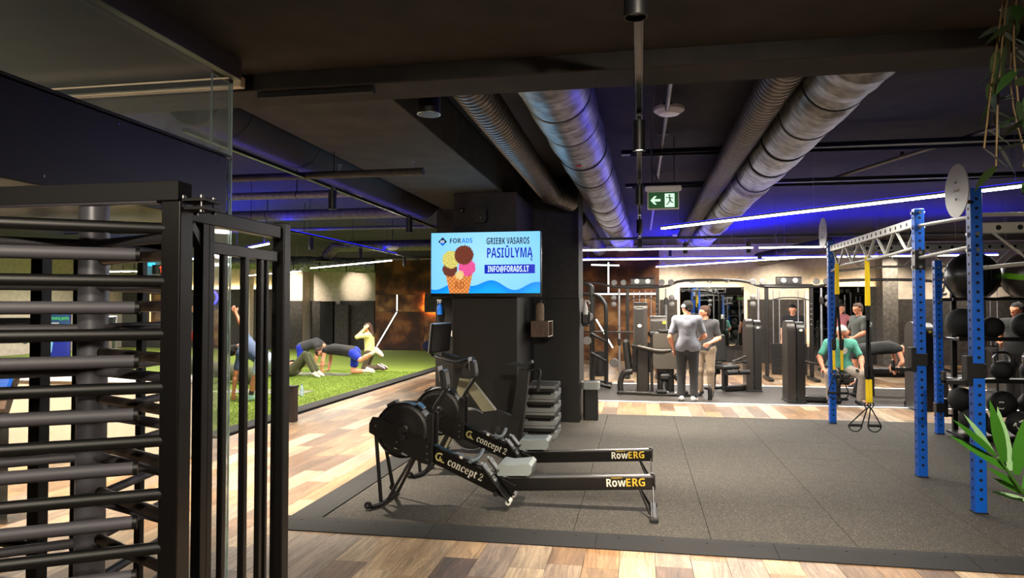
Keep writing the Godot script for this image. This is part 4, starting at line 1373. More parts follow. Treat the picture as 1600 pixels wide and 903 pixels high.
# ---------------------------------------------------------------- full height turnstile at the left
func turnstile() -> void:
	var A := Vector3(-1.6, 0, -2.22)
	var B := Vector3(-1.6, 0, -2.95)
	var t := thing("full_height_turnstile", "black steel turnstile cage with fixed bars and gate panel, nearest thing at the left", "turnstile", A)
	var top := 2.07
	part(t, "post", bx(Vector3(0, top * 0.5, 0), Vector3(0.075, top, 0.075), 0.005), M.powder)
	part(t, "post", bx(B - A + Vector3(0, top * 0.5 + 0.005, 0), Vector3(0.062, top + 0.01, 0.062), 0.005), M.powder_dark)
	part(t, "header_beam", bx(Vector3(-0.75, top + 0.035, 0), Vector3(1.56, 0.07, 0.08), 0.005), M.black_matte)
	part(t, "header_lip", bx(Vector3(-0.7, top - 0.004, 0.03), Vector3(1.3, 0.01, 0.03), 0.002), M.channel)
	# fixed bars from the near post out to the left, and comb bars back to the rotor
	var dir := Vector3(-0.845, 0, 0.534)
	var far := dir * 1.25
	for k in 11:
		var y := 1.974 - 0.184 * k
		var g := G.new()
		g.cyl(Vector3(0, y, 0) + dir * 0.03, far + Vector3(0, y, 0), 0.021, -1, 14)
		part(t, "guard_bar", g, M.bar_black)
		if k < 10:
			y -= 0.092
			g = G.new()
			g.cyl(dir * 0.16 + Vector3(0.02, y, -0.03), far + Vector3(0.02, y, -0.03), 0.0225, -1, 14)
			var o := part(t, "stub_bar", g, M.arm_grey)
			g = G.new()
			g.cyl(dir * 0.148 + Vector3(0.02, y, -0.03), dir * 0.162 + Vector3(0.02, y, -0.03), 0.0235, -1, 14)
			part(o, "end_cap", g, M.black)
			g = G.new()
			g.cyl(Vector3(-0.03, y + 0.005, -0.01), Vector3(-0.5, y + 0.005, -0.25), 0.02, -1, 12)
			o = part(t, "comb_bar", g, M.comb_brown)
			g = G.new()
			g.cyl(Vector3(-0.497, y + 0.005, -0.2485), Vector3(-0.51, y + 0.005, -0.255), 0.021, -1, 12)
			part(o, "end_cap", g, M.black)
	part(t, "post", bx(far + Vector3(0, top * 0.5, 0), Vector3(0.07, top, 0.07), 0.005), M.powder)
	# gate panel between the two posts
	part(t, "top_rail", bx(Vector3(0, 2.035, -0.355), Vector3(0.05, 0.055, 0.65), 0.004), M.powder_dark)
	var zz := [-0.14, -0.18, -0.28, -0.43, -0.55, -0.6]
	for i in 6:
		var wdt: float = [0.04, 0.035, 0.025, 0.028, 0.025, 0.02][i]
		var hh: float = 1.98 if i < 2 else 1.9
		part(t, "panel_bar", bx(Vector3(0.0, hh * 0.5 + 0.03, zz[i]), Vector3(wdt, hh, wdt), 0.003), M.powder if i > 1 else M.powder_dark)
	part(t, "panel_rail", bx(Vector3(0.0, 1.925, -0.42), Vector3(0.03, 0.045, 0.5), 0.003), M.powder)
	part(t, "panel_rail", bx(Vector3(0.0, 0.08, -0.42), Vector3(0.03, 0.045, 0.5), 0.003), M.powder)
	var g2 := G.new()
	g2.beam(Vector3(0, 2.0, -0.06), Vector3(-0.01, 1.9, -0.17), 0.035, 0.035, 0.003)
	part(t, "brace", g2, M.powder_dark)
	for q in [[Vector3(0.0, 2.02, -0.18), 1.0], [Vector3(0.0, 1.95, -0.18), 1.0], [Vector3(0.0, 1.88, -0.18), 1.0]]:
		g2 = G.new()
		g2.box(q[0], Vector3(0.01, 0.03, 0.032), 0.002)
		g2.cyl(q[0], q[0] + Vector3(0.014, 0, 0), 0.008, -1, 6)
		part(t, "bolt", g2, M.steel)
	# bolted clamp at the top of the near post
	for q in [[0.02, 2.075], [0.02, 2.045]]:
		part(t, "clamp_plate", bx(Vector3(0.06, q[1], -0.03), Vector3(0.12, 0.012, 0.1), 0.002), M.powder_dark)
	for x in [0.03, 0.1]:
		for z in [-0.06, 0.01]:
			g2 = G.new()
			g2.cyl(Vector3(x, 2.035, z), Vector3(x, 2.092, z), 0.004, -1, 8)
			g2.cyl(Vector3(x, 2.081, z), Vector3(x, 2.09, z), 0.0085, -1, 6)
			g2.cyl(Vector3(x, 2.031, z), Vector3(x, 2.039, z), 0.0085, -1, 6)
			part(t, "bolt", g2, M.steel)
	# rear cage
	for q in [[-1.76, -1.25, 0.075], [-1.54, -1.28, 0.045], [-1.2, -1.36, 0.04]]:
		part(t, "rear_post", bx(Vector3(q[0], 1.03, q[1]), Vector3(q[2], 2.06, q[2]), 0.004), M.powder_dark)
	for k in 4:
		g2 = G.new()
		g2.cyl(Vector3(-2.9, 1.86 - k * 0.5, -1.24), Vector3(-1.7, 1.86 - k * 0.5, -1.24), 0.024, -1, 12)
		part(t, "rear_bar", g2, M.black_gloss)
	g2 = G.new()
	g2.box(Vector3(-1.95, 2.04, -1.28), Vector3(1.9, 0.05, 0.06), 0.004)
	part(t, "rear_rail", g2, M.powder_dark)
	# rotor
	var r := thing("turnstile_rotor", "grey revolving turnstile column with three wings of tube arms behind the black bars", "rotor", Vector3(-2.35, 0, -2.7))
	g2 = G.new()
	g2.cyl(Vector3(0, 0.04, 0), Vector3(0, 2.16, 0), 0.06, -1, 28)
	part(r, "column", g2, M.steel_grey)
	g2 = G.new()
	g2.cyl(Vector3(0, 0.0, 0), Vector3(0, 0.04, 0), 0.085, -1, 28)
	part(r, "base_plate", g2, M.powder)
	for wing in 3:
		var a := deg_to_rad(22.0 + 120.0 * wing)
		var d := Vector3(cos(a), 0, sin(a))
		for k in 10:
			var y := 1.975 - 0.184 * k
			g2 = G.new()
			g2.cyl(d * 0.05 + Vector3(0, y, 0), d * 0.57 + Vector3(0, y, 0), 0.0205, -1, 14)
			var o := part(r, "arm", g2, M.arm_grey)
			g2 = G.new()
			g2.cyl(d * 0.565 + Vector3(0, y, 0), d * 0.58 + Vector3(0, y, 0), 0.0215, -1, 14)
			part(o, "end_cap", g2, M.black)
	# drive housing over the passage
	var h := thing("turnstile_housing", "large black sheet metal drive box over the turnstile, top left", "housing", Vector3(-2.325, 0, -2.5))
	var hb := G.new()
	hb.box(Vector3(-0.6, 2.37, 0.18), Vector3(1.2, 0.38, 2.68), 0.006)
	part(h, "box", hb, M.powder_dark)
	part(h, "lid", bx(Vector3(-0.6, 2.566, 0.18), Vector3(1.23, 0.014, 2.72), 0.003), M.black)
	for z in [-1.1, -0.75, -0.3, 0.1, 0.4, 0.8]:
		for y in [2.22, 2.53]:
			g2 = G.new()
			g2.cyl(Vector3(0.0, y, z), Vector3(0.006, y, z), 0.006, -1, 8)
			part(h, "screw", g2, M.chrome)

func glass_wall() -> void:
	var X := -2.35
	struct("trim_4", bx(Vector3(X + 0.03, 3.09, 0.1), Vector3(0.05, 0.12, 7.7), 0.003), M.channel)
	var w := thing("glass_partition", "clear frameless glass panels with bright edges round the turnstile, at the left", "glass wall", Vector3(X, 0, -3.74))
	# pane above and beyond the drive box, end pane, and lateral panes
	part(w, "glass_pane", bx(Vector3(0, 2.81, 0.98), Vector3(0.01, 0.46, 1.56)), M.glass)
	part(w, "glass_pane", bx(Vector3(0, 2.8, 0.1), Vector3(0.01, 0.42, 0.19)), M.glass)
	part(w, "glass_pane", bx(Vector3(0, 1.08, 0.1), Vector3(0.01, 2.14, 0.19)), M.glass)
	part(w, "glass_pane", bx(Vector3(-0.92, 1.51, 0), Vector3(1.82, 3.0, 0.01)), M.glass)
	part(w, "glass_pane", bx(Vector3(-2.85, 1.51, 0), Vector3(1.98, 3.0, 0.01)), M.glass)
	for q in [[Vector3(0.004, 1.51, 0.006), 0.009], [Vector3(-0.018, 1.51, -0.003), 0.008]]:
		part(w, "glass_edge", bx(q[0], Vector3(q[1], 3.0, q[1]), 0.001), M.glass_edge)
	part(w, "glass_edge", bx(Vector3(0, 2.8, 0.196), Vector3(0.008, 0.42, 0.008), 0.001), M.glass_edge)
	part(w, "glass_edge", bx(Vector3(-1.845, 1.51, 0), Vector3(0.008, 3.0, 0.012)), M.black)
	part(w, "top_channel", bx(Vector3(-1.95, 3.02, 0), Vector3(3.9, 0.035, 0.03), 0.002), M.channel)
	part(w, "led_strip", bx(Vector3(-2.0, 3.045, -0.03), Vector3(3.7, 0.01, 0.012), 0.002), M.warm_white)  # added light strip behind the channel, brightens the fascia board
	area(w, w.position + Vector3(-2.0, 3.05, -0.045), Vector3.RIGHT, Vector3(0, 0.35, -1), 3.7, 0.012, 0.16, Color(1, 0.9, 0.74))
	part(w, "floor_channel", bx(Vector3(-1.95, 0.02, 0), Vector3(3.9, 0.04, 0.03), 0.002), M.channel)

# ---------------------------------------------------------------- television on the pier
func television() -> void:
	var z := -8.82
	var t := thing("television", "wall screen showing an ice cream advert with FORADS logo, mounted on the dark pier", "television", Vector3(-1.955, 2.25, z))
	var W := 1.46
	var Hh := 0.83
	part(t, "body", bx(Vector3(0, 0, -0.03), Vector3(W, Hh, 0.05), 0.01), M.black_gloss)
	part(t, "bottom_bezel", bx(Vector3(0, -Hh * 0.5 + 0.02, 0), Vector3(W, 0.05, 0.012), 0.003), M.black_gloss)
	part(t, "wall_bracket", bx(Vector3(0, 0, -0.075), Vector3(0.5, 0.4, 0.05), 0.004), M.black)
	var sw := 1.43
	var sh := 0.785
	var nz := FastNoiseLite.new()
	nz.frequency = 0.05
	nz.seed = 5
	var PW := 768
	var PH := 422
	var im := tex(PW, PH, func(i, j):
		var u: float = float(i) / PW
		var v: float = float(j) / PH
		# light blue ground, paler in the middle of the artwork
		var r := Vector2(u - 0.5, (v - 0.45) * 0.6).length()
		var c := Color(0.62, 0.84, 0.96).lerp(Color(0.45, 0.76, 0.94), clampf(r * 1.6, 0, 1))
		# logo diamond
		var dl := absf(u - 0.106) / 0.04 + absf(v - 0.145) / 0.074
		if dl < 1.0:
			c = Color(0.03, 0.1, 0.24) if v < 0.165 else Color(0.05, 0.38, 0.85)
		# wave
		var wy := 0.86 + 0.05 * sin(u * 17.0 + 1.2) + 0.04 * sin(u * 9.0 + 0.6)
		if v > wy: c = Color(0.02, 0.5, 0.9).lerp(Color(0.05, 0.62, 0.95), clampf((v - wy) * 8.0, 0, 1))
		# text pill
		if u > 0.495 and u < 0.953 and v > 0.535 and v < 0.68: c = Color(0.02, 0.13, 0.7)
		# cone
		var cx := absf(u - 0.26)
		if v > 0.68 and cx < 0.125 - (v - 0.68) * 0.115:
			c = Color(0.87, 0.56, 0.3)
			var la := fmod(u * 26.0 + v * 15.0 + 40.0, 1.0)
			var lb := fmod(u * 26.0 - v * 15.0 + 40.0, 1.0)
			if la < 0.2 or lb < 0.2: c = Color(0.68, 0.36, 0.14)
		# scoops
		for sc in [[0.175, 0.6, 0.068, Color(0.4, 0.2, 0.16)], [0.335, 0.575, 0.078, Color(0.87, 0.32, 0.56)], [0.185, 0.44, 0.08, Color(0.8, 0.76, 0.4)], [0.305, 0.37, 0.088, Color(0.42, 0.2, 0.15)], [0.265, 0.7, 0.04, Color(0.9, 0.76, 0.5)]]:
			var q := Vector2(u - sc[0], (v - sc[1]) * 0.55)
			var wob: float = nz.get_noise_2d(i * 1.6, j * 1.6) * 0.012
			if q.length() < sc[2] + wob:
				var sp := nz.get_noise_2d(i * 5.0, j * 5.0)
				c = (sc[3] as Color) * (1.0 + nz.get_noise_2d(i * 2.0, j * 2.0) * 0.4)
				if sp > 0.42: c = c * 0.55
		return c)
	var sm := StandardMaterial3D.new()
	sm.albedo_color = Color(0.01, 0.01, 0.01)
	sm.roughness = 0.25
	sm.emission_enabled = true
	sm.emission_texture = im
	sm.emission_operator = BaseMaterial3D.EMISSION_OP_MULTIPLY
	sm.emission = Color.WHITE
	sm.emission_energy_multiplier = 0.95
	var g := G.new()
	var y0 := -sh * 0.5 + 0.022
	g.quad(Vector3(-sw * 0.5, y0, 0.004), Vector3(sw * 0.5, y0, 0.004), Vector3(sw * 0.5, y0 + sh, 0.004), Vector3(-sw * 0.5, y0 + sh, 0.004), Vector3(0, 0, 1))
	var scr := part(t, "screen", g, sm)
	var P := func(u: float, v: float) -> Vector3: return Vector3(-sw * 0.5 + u * sw, y0 + sh - v * sh, 0.006)
	var at := func(u: float, v: float) -> Transform3D: return Transform3D(Basis.IDENTITY, P.call(u, v))
	letters(scr, "AD", 0.05, M.scr_white, at.call(0.084, 0.145), 0.85, 0.001, 700, "screen_text")
	letters(scr, "FOR", 0.085, M.scr_navy, at.call(0.17, 0.135), 0.95, 0.001, 600, "screen_text")
	letters(scr, "ADS", 0.085, M.scr_blue, at.call(0.285, 0.135), 0.92, 0.001, 700, "screen_text")
	letters(scr, "GRIEBK VASAROS", 0.115, M.scr_navy, at.call(0.512, 0.15), 0.6, 0.001, 600, "screen_text")
	letters(scr, "PASIŪLYMĄ", 0.175, M.scr_deep, at.call(0.512, 0.345), 0.62, 0.001, 800, "screen_text")
	letters(scr, "INFO@FORADS.LT", 0.105, M.scr_white, at.call(0.525, 0.607), 0.6, 0.001, 700, "screen_text")
	letters(scr, "AD", 0.13, M.scr_cone, at.call(0.215, 0.87), 0.8, 0.001, 700, "screen_text")
	area(t, t.position + Vector3(0, 0.02, 0.02), Vector3.RIGHT, Vector3.BACK, sw, sh, 0.55, Color(0.6, 0.85, 1.0))

# ---------------------------------------------------------------- rowing machines
func rower(z: float, label: String) -> Node3D:
	var X0 := -1.05
	var t := thing("rowing_machine", label, "rowing machine", Vector3(X0, 0.022, z), 0.0, "black rowing machines on the rubber mat")
	var v := func(x: float, y: float, zz := 0.0) -> Vector3: return Vector3(x - X0, y - 0.022, zz)
	# monorail
	var g := G.new()
	g.beam(v.call(-1.2, 0.205), v.call(0.1, 0.277), 0.055, 0.105, 0.006)
	var rail := part(t, "rail", g, M.black_gloss)
	g = G.new()
	g.beam(v.call(-1.1, 0.268), v.call(0.085, 0.334), 0.05, 0.012, 0.003)
	part(rail, "steel_track", g, M.steel)
	g = G.new()
	g.box(v.call(0.107, 0.282), Vector3(0.014, 0.125, 0.065), 0.004)
	g.box(v.call(0.09, 0.345), Vector3(0.03, 0.02, 0.05), 0.004)
	part(rail, "end_stop", g, M.black)
	var ang := atan2(0.072, 1.3)
	var rb := Basis(Vector3.BACK, ang)
	letters(rail, "Row", 0.088, M.logo_white, Transform3D(rb, v.call(-0.285, 0.263, 0.0285)), 0.92, 0.001, 700)
	letters(rail, "ERG", 0.088, M.logo_yellow, Transform3D(rb, v.call(-0.125, 0.2725, 0.0285)), 0.98, 0.001, 700)
	letters(rail, "CONCEPT2", 0.018, M.logo_yellow, Transform3D(rb, v.call(-0.24, 0.304, 0.0285)), 1.0, 0.001, 700)
	# slanting front arm with lettering
	g = G.new()
	g.beam(v.call(-1.8, 0.47), v.call(-1.05, 0.145), 0.07, 0.15, 0.008)
	var arm := part(t, "front_arm", g, M.black_gloss)
	var da := atan2(-0.325, 0.75)
	var ab := Basis(Vector3.BACK, da)
	letters(arm, "concept 2", 0.085, M.logo_white, Transform3D(ab, v.call(-1.615, 0.39, 0.037)), 0.82, 0.001, 800, "lettering", HORIZONTAL_ALIGNMENT_LEFT, true)
	g = G.new()
	g.ring(v.call(-1.69, 0.423, 0.036), Vector3.BACK, 0.03, 0.008, 20, 6, TAU * 0.8, 0.6)
	g.ring(v.call(-1.655, 0.408, 0.036), Vector3.BACK, 0.03, 0.006, 20, 6, TAU * 0.4, 2.4)
	part(arm, "emblem", g, M.logo_gold)
	part(arm, "sticker", bx(v.call(-1.5, 0.425, 0.0), Vector3(0.03, 0.02, 0.072), 0.002, ab), M.label_white)
	g = G.new()
	g.beam(v.call(-1.55, 0.455), v.call(-1.25, 0.325), 0.05, 0.012, 0.002)
	part(arm, "chain_guide", g, M.steel)
	# side plates either side of the flywheel
	for s in [-1.0, 1.0]:
		g = G.new()
		g.prism(pv([[-2.3 - X0, 0.7 - 0.022], [-2.27 - X0, 0.735], [-2.2 - X0, 0.73], [-1.755 - X0, 0.535], [-1.755 - X0, 0.345], [-1.83 - X0, 0.355], [-2.3 - X0, 0.6]]), s * 0.09 - 0.006, s * 0.09 + 0.006)
		var sp := part(t, "side_plate", g, M.powder)
		for q in [[-2.24, 0.68], [-1.78, 0.52], [-1.78, 0.46], [-1.78, 0.41], [-2.05, 0.55]]:
			g = G.new()
			g.cyl(v.call(q[0], q[1], s * 0.096), v.call(q[0], q[1], s * 0.102), 0.008, -1, 8)
			part(sp, "screw", g, M.steel)
		g = G.new()
		g.prism(pv([[-1.785 - X0, 0.36], [-1.735 - X0, 0.36], [-1.735 - X0, 0.76], [-1.76 - X0, 0.78], [-1.785 - X0, 0.76]]), s * 0.075 - 0.01, s * 0.075 + 0.01)
		part(t, "upright", g, M.black)
	# flywheel housing
	g = G.new()
	g.lathe([Vector2(0, -0.08), Vector2(0.2, -0.08), Vector2(0.225, -0.07), Vector2(0.235, -0.055), Vector2(0.235, 0.055), Vector2(0.225, 0.07), Vector2(0.2, 0.08), Vector2(0.0, 0.084)], v.call(-2.01, 0.645), Vector3.BACK, 40)
	var fw := part(t, "flywheel_cover", g, M.black)
	for s in [-1.0, 1.0]:
		g = G.new()
		g.ring(v.call(-2.01, 0.645, s * 0.07), Vector3.BACK, 0.231, 0.008, 40, 8)
		part(fw, "rim", g, M.black_gloss)
	g = G.new()
	for k in 9: g.ring(v.call(-2.01, 0.645, 0.081), Vector3.BACK, 0.07 + k * 0.014, 0.0022, 36, 4)
	part(fw, "grille", g, M.powder_dark)
	g = G.new()
	g.lathe([Vector2(0.045, 0.0), Vector2(0.045, 0.03), Vector2(0.03, 0.04), Vector2(0, 0.04)], v.call(-1.99, 0.66, 0.08), Vector3.BACK, 20)
	g.lathe([Vector2(0.03, 0.0), Vector2(0.03, 0.045), Vector2(0, 0.045)], v.call(-1.99, 0.595, 0.09), Vector3.BACK, 16)
	part(fw, "hub", g, M.black)
	part(fw, "data_label", bx(v.call(-2.045, 0.495, 0.083), Vector3(0.06, 0.026, 0.002), 0.0, Basis(Vector3.BACK, -0.3)), M.label_white)
	part(fw, "data_label", bx(v.call(-1.98, 0.462, 0.082), Vector3(0.055, 0.055, 0.002), 0.0, Basis(Vector3.BACK, -0.3)), M.steps_grey)
	g = G.new()
	g.box(v.call(-2.12, 0.865, 0.0), Vector3(0.09, 0.03, 0.1), 0.008, Basis(Vector3.BACK, 0.5))
	part(fw, "vent_lever", g, M.black)
	g = G.new()
	g.box(v.call(-1.87, 0.84, 0.0), Vector3(0.08, 0.035, 0.12), 0.01, Basis(Vector3.BACK, -0.7))
	part(fw, "handle_hook", g, M.black_gloss)
	# monitor arm and monitor
	g = G.new()
	g.tube([v.call(-1.77, 0.74), v.call(-1.74, 0.84), v.call(-1.66, 0.96), v.call(-1.63, 1.03)], 0.018, 10, 5)
	part(t, "monitor_arm", g, M.black)
	var mo := part(t, "monitor", bx(v.call(-1.655, 1.08), Vector3(0.05, 0.17, 0.15), 0.012, Basis(Vector3.BACK, 0.14)), M.black)
	part(mo, "display", bx(v.call(-1.628, 1.09), Vector3(0.004, 0.1, 0.11), 0.002, Basis(Vector3.BACK, 0.14)), M.steps_grey)
	part(mo, "phone_holder", bx(v.call(-1.69, 1.13, 0.0), Vector3(0.012, 0.13, 0.12), 0.004, Basis(Vector3.BACK, 0.14)), M.alu)
	# front legs, cross foot with casters
	for s in [-1.0, 1.0]:
		g = G.new()
		g.beam(v.call(-2.245, 0.63, s * 0.08), v.call(-2.165, 0.05, s * 0.16), 0.022, 0.03, 0.004)
		part(t, "front_leg", g, M.black)
		g = G.new()
		g.beam(v.call(-1.92, 0.42, s * 0.06), v.call(-2.12, 0.06, s * 0.13), 0.02, 0.026, 0.004)
		part(t, "leg_brace", g, M.black)
	g = G.new()
	g.tube([v.call(-2.2, 0.045, 0.3), v.call(-2.15, 0.045, 0.2), v.call(-2.15, 0.045, -0.2), v.call(-2.2, 0.045, -0.3)], 0.02, 8)
	var ff := part(t, "front_foot", g, M.black)
	for s in [-1.0, 1.0]:
		g = G.new()
		g.lathe([Vector2(0, -0.014), Vector2(0.028, -0.014), Vector2(0.032, -0.008), Vector2(0.032, 0.008), Vector2(0.028, 0.014), Vector2(0, 0.014)], v.call(-2.225, 0.06, s * 0.3), Vector3.BACK, 18)
		part(ff, "caster", g, M.rubber)
		g = G.new()
		g.cyl(v.call(-2.225, 0.06, s * 0.318), v.call(-2.225, 0.06, s * 0.31), 0.012, -1, 10)
		part(ff, "caster_hub", g, M.steel)
	# rear legs
	for s in [-1.0, 1.0]:
		g = G.new()
		g.beam(v.call(-0.01, 0.225, s * 0.02), v.call(0.07, 0.06, s * 0.14), 0.012, 0.018, 0.002)
		g.beam(v.call(0.098, 0.25, s * 0.03), v.call(0.1, 0.05, s * 0.2), 0.01, 0.016, 0.002)
		part(t, "rear_leg", g, M.black)
	var rf := part(t, "rear_foot", bx(v.call(0.1, 0.045, 0), Vector3(0.05, 0.03, 0.46), 0.006), M.black)
	for s in [-1.0, 1.0]: part(rf, "rubber_pad", bx(v.call(0.1, 0.038, s * 0.22), Vector3(0.07, 0.032, 0.07), 0.008), M.rubber)
	# seat on its carriage
	g = G.new()
	var prof := pv([[-0.14, 0.0], [0.12, 0.0], [0.14, 0.025], [0.145, 0.075], [0.12, 0.1], [0.05, 0.092], [-0.05, 0.086], [-0.115, 0.1], [-0.14, 0.085], [-0.15, 0.03]])
	g.x = Transform3D(Basis(Vector3.BACK, 0.04), v.call(-1.02, 0.315))
	g.prism(prof, -0.14, 0.14, true)
	var seat := part(t, "seat", g, M.seat_grey)
	part(seat, "carriage", bx(v.call(-1.02, 0.3), Vector3(0.16, 0.04, 0.1), 0.008), M.black)
	# foot stretchers with adjustable heel plates
	for s in [-1.0, 1.0]:
		g = G.new()
		g.beam(v.call(-1.29, 0.4, s * 0.12), v.call(-1.06, 0.1, s * 0.12), 0.12, 0.016, 0.005, Vector3(1, 1, 0))
		var fp := part(t, "foot_plate", g, M.black)
		g = G.new()
		g.beam(v.call(-1.31, 0.41, s * 0.12), v.call(-1.2, 0.29, s * 0.12), 0.045, 0.022, 0.008, Vector3(1, 1, 0))
		g.beam(v.call(-1.235, 0.325, s * 0.12), v.call(-1.175, 0.26, s * 0.12), 0.085, 0.026, 0.01, Vector3(1, 1, 0))
		part(fp, "flex_foot", g, M.seat_grey)
		g = G.new()
		g.cyl(v.call(-1.07, 0.1, s * 0.12 - 0.05), v.call(-1.07, 0.1, s * 0.12 + 0.05), 0.022, -1, 14)
		part(fp, "heel_roll", g, M.label_white)
		g = G.new()
		g.ring(v.call(-1.2, 0.32, s * 0.12), Vector3(0.6, -0.75, 0).normalized(), 0.065, 0.006, 18, 5, PI, PI * 0.5)
		part(fp, "strap", g, M.strap_black)
	g = G.new()
	g.cyl(v.call(-1.17, 0.17, -0.19), v.call(-1.17, 0.17, 0.19), 0.02, -1, 12)
	part(t, "stretcher_bar", g, M.black)
	# pull handle parked on its rest
	g = G.new()
	g.tube([v.call(-1.37, 0.44, -0.24), v.call(-1.36, 0.42, -0.08), v.call(-1.36, 0.42, 0.08), v.call(-1.37, 0.44, 0.24)], 0.017, 10, 4)
	g.box(v.call(-1.4, 0.4, 0.0), Vector3(0.1, 0.03, 0.06), 0.008, ab)
	part(t, "pull_handle", g, M.grip_slate)
	g = G.new()
	g.cyl(v.call(-1.75, 0.5, 0.0), v.call(-1.42, 0.41, 0.0), 0.005, -1, 6)
	part(t, "chain", g, M.steel)
	return t

func rowers() -> void:
	mt("grip_slate", Color(0.32, 0.36, 0.39), 0.5)
	rower(-5.87, "black rowing machine nearest the mat's front edge")
	rower(-6.95, "black rowing machine behind the first, partly hidden by it")

func bike_and_steps() -> void:
	var Z := -7.95
	var t := thing("exercise_bike", "black exercise bike with pale olive frame and dark screen, in front of the pier", "exercise bike", Vector3(-1.8, 0.022, Z))
	var v := func(x: float, y: float, zz := 0.0) -> Vector3: return Vector3(x + 1.8, y - 0.022, zz)
	var sc := part(t, "screen", bx(v.call(-2.29, 1.345), Vector3(0.03, 0.34, 0.54), 0.012, Basis(Vector3.UP, -0.14) * Basis(Vector3.BACK, -0.1)), M.black_gloss)
	part(sc, "bezel", bx(v.call(-2.305, 1.345), Vector3(0.02, 0.35, 0.55), 0.012, Basis(Vector3.UP, -0.14) * Basis(Vector3.BACK, -0.1)), M.steel)
	part(t, "screen_mount", bx(v.call(-2.18, 1.13), Vector3(0.2, 0.05, 0.1), 0.01, Basis(Vector3.BACK, -0.25)), M.black)
	for s in [-1.0, 1.0]:
		var g := G.new()
		g.tube([v.call(-1.98, 1.02, s * 0.05), v.call(-1.93, 1.1, s * 0.12), v.call(-2.05, 1.08, s * 0.2), v.call(-2.24, 1.12, s * 0.22), v.call(-2.34, 1.16, s * 0.2)], 0.018, 10, 5)
		part(t, "handlebar", g, M.black)
		g = G.new()
		g.tube([v.call(-2.05, 1.05, s * 0.06), v.call(-2.2, 1.09, s * 0.08), v.call(-2.33, 1.14, s * 0.08)], 0.014, 8, 4)
		part(t, "aero_bar", g, M.black)
	var g := G.new()
	g.prism(pv([[-0.24, 0.84], [-0.13, 0.84], [-0.1, 1.07], [-0.2, 1.08]]), -0.05, 0.05)
	part(t, "stem", g, M.black)
	g = G.new()
	g.prism(pv([[-0.33, 0.5], [-0.25, 0.86], [-0.13, 0.85], [-0.18, 0.58], [-0.21, 0.5]]), -0.06, 0.06)
	part(t, "head_tube", g, M.pale_olive)
	g = G.new()
	g.prism(pv([[-0.2, 0.84], [-0.12, 0.85], [0.17, 0.5], [0.02, 0.48], [-0.17, 0.74]]), -0.045, 0.045)
	part(t, "down_tube", g, M.pale_olive)
	g = G.new()
	g.prism(pv([[-0.33, 0.5], [-0.2, 0.5], [-0.43, 0.0], [-0.56, 0.0]]), -0.05, 0.05)
	part(t, "front_fork", g, M.pale_olive)
	g = G.new()
	g.lathe([Vector2(0, -0.05), Vector2(0.22, -0.05), Vector2(0.245, -0.03), Vector2(0.245, 0.03), Vector2(0.22, 0.05), Vector2(0, 0.05)], v.call(-1.92, 0.3), Vector3.BACK, 36)
	var fw := part(t, "flywheel", g, M.black)
	g = G.new()
	g.ring(v.call(-1.92, 0.3, 0.04), Vector3.BACK, 0.235, 0.008, 36, 6)
	part(fw, "rim", g, M.steel_grey)
	g = G.new()
	g.prism(pv([[0.0, 0.16], [0.42, 0.12], [0.46, 0.4], [0.2, 0.5], [0.0, 0.46]]), -0.06, 0.06)
	part(t, "chain_case", g, M.black)
	g = G.new()
	g.prism(pv([[0.3, 0.08], [0.46, 0.08], [0.56, 0.95], [0.44, 0.96]]), -0.045, 0.045)
	part(t, "seat_tube", g, M.black)
	g = G.new()
	g.prism(pv([[0.3, 1.03], [0.36, 1.045], [0.48, 1.04], [0.59, 1.075], [0.6, 1.045], [0.5, 1.0], [0.4, 1.005]]), -0.06, 0.06, true)
	var sd := part(t, "saddle", g, M.black)
	part(sd, "saddle_clamp", bx(v.call(-1.32, 0.975), Vector3(0.09, 0.05, 0.04), 0.006), M.black)
	g = G.new()
	g.tube([v.call(-1.3, 0.97, 0.0), v.call(-1.14, 0.99, 0.0), v.call(-1.12, 0.9, 0.06), v.call(-1.14, 0.75, 0.08)], 0.018, 8, 4)
	part(t, "slide_lever", g, M.black)
	g = G.new()
	g.lathe([Vector2(0, 0.0), Vector2(0.08, 0.0), Vector2(0.08, 0.02), Vector2(0, 0.03)], v.call(-1.62, 0.28, 0.06), Vector3.BACK, 20)
	g.beam(v.call(-1.62, 0.28, 0.1), v.call(-1.55, 0.13, 0.1), 0.025, 0.03, 0.004)
	var cr := part(t, "crank", g, M.powder)
	part(cr, "pedal", bx(v.call(-1.55, 0.12, 0.15), Vector3(0.1, 0.03, 0.09), 0.006), M.black)
	part(t, "rear_foot", bx(v.call(-1.35, 0.055, 0), Vector3(0.09, 0.06, 0.5), 0.01), M.black)
	part(t, "front_foot", bx(v.call(-2.3, 0.055, 0), Vector3(0.09, 0.06, 0.5), 0.01), M.black)
	# stack of aerobic steps
	for k in 4:
		var y := 0.022 + k * 0.168
		var s := thing("aerobic_step", ["lowest grey edged aerobic step of the stack beside the pier", "second lowest aerobic step of the stack beside the pier", "second highest aerobic step of the stack beside the pier", "topmost aerobic step of the stack with ribbed black top"][k], "aerobic step", Vector3(-1.27, y, -9.25), 0.0, "stack of aerobic steps")
		part(s, "platform", bx(Vector3(0, 0.125, 0), Vector3(0.4, 0.075, 0.72), 0.02), M.steps_black)
		part(s, "grey_edge", bx(Vector3(0, 0.152, 0.33), Vector3(0.39, 0.03, 0.07), 0.008), M.steps_grey)
		part(s, "grey_edge", bx(Vector3(0, 0.152, -0.33), Vector3(0.39, 0.03, 0.07), 0.008), M.steps_grey)
		for q in [[-1, -1], [1, -1], [-1, 1], [1, 1]]:
			part(s, "riser", bx(Vector3(q[0] * 0.175, 0.045, q[1] * 0.22), Vector3(0.07, 0.09, 0.2), 0.012), M.steps_grey)
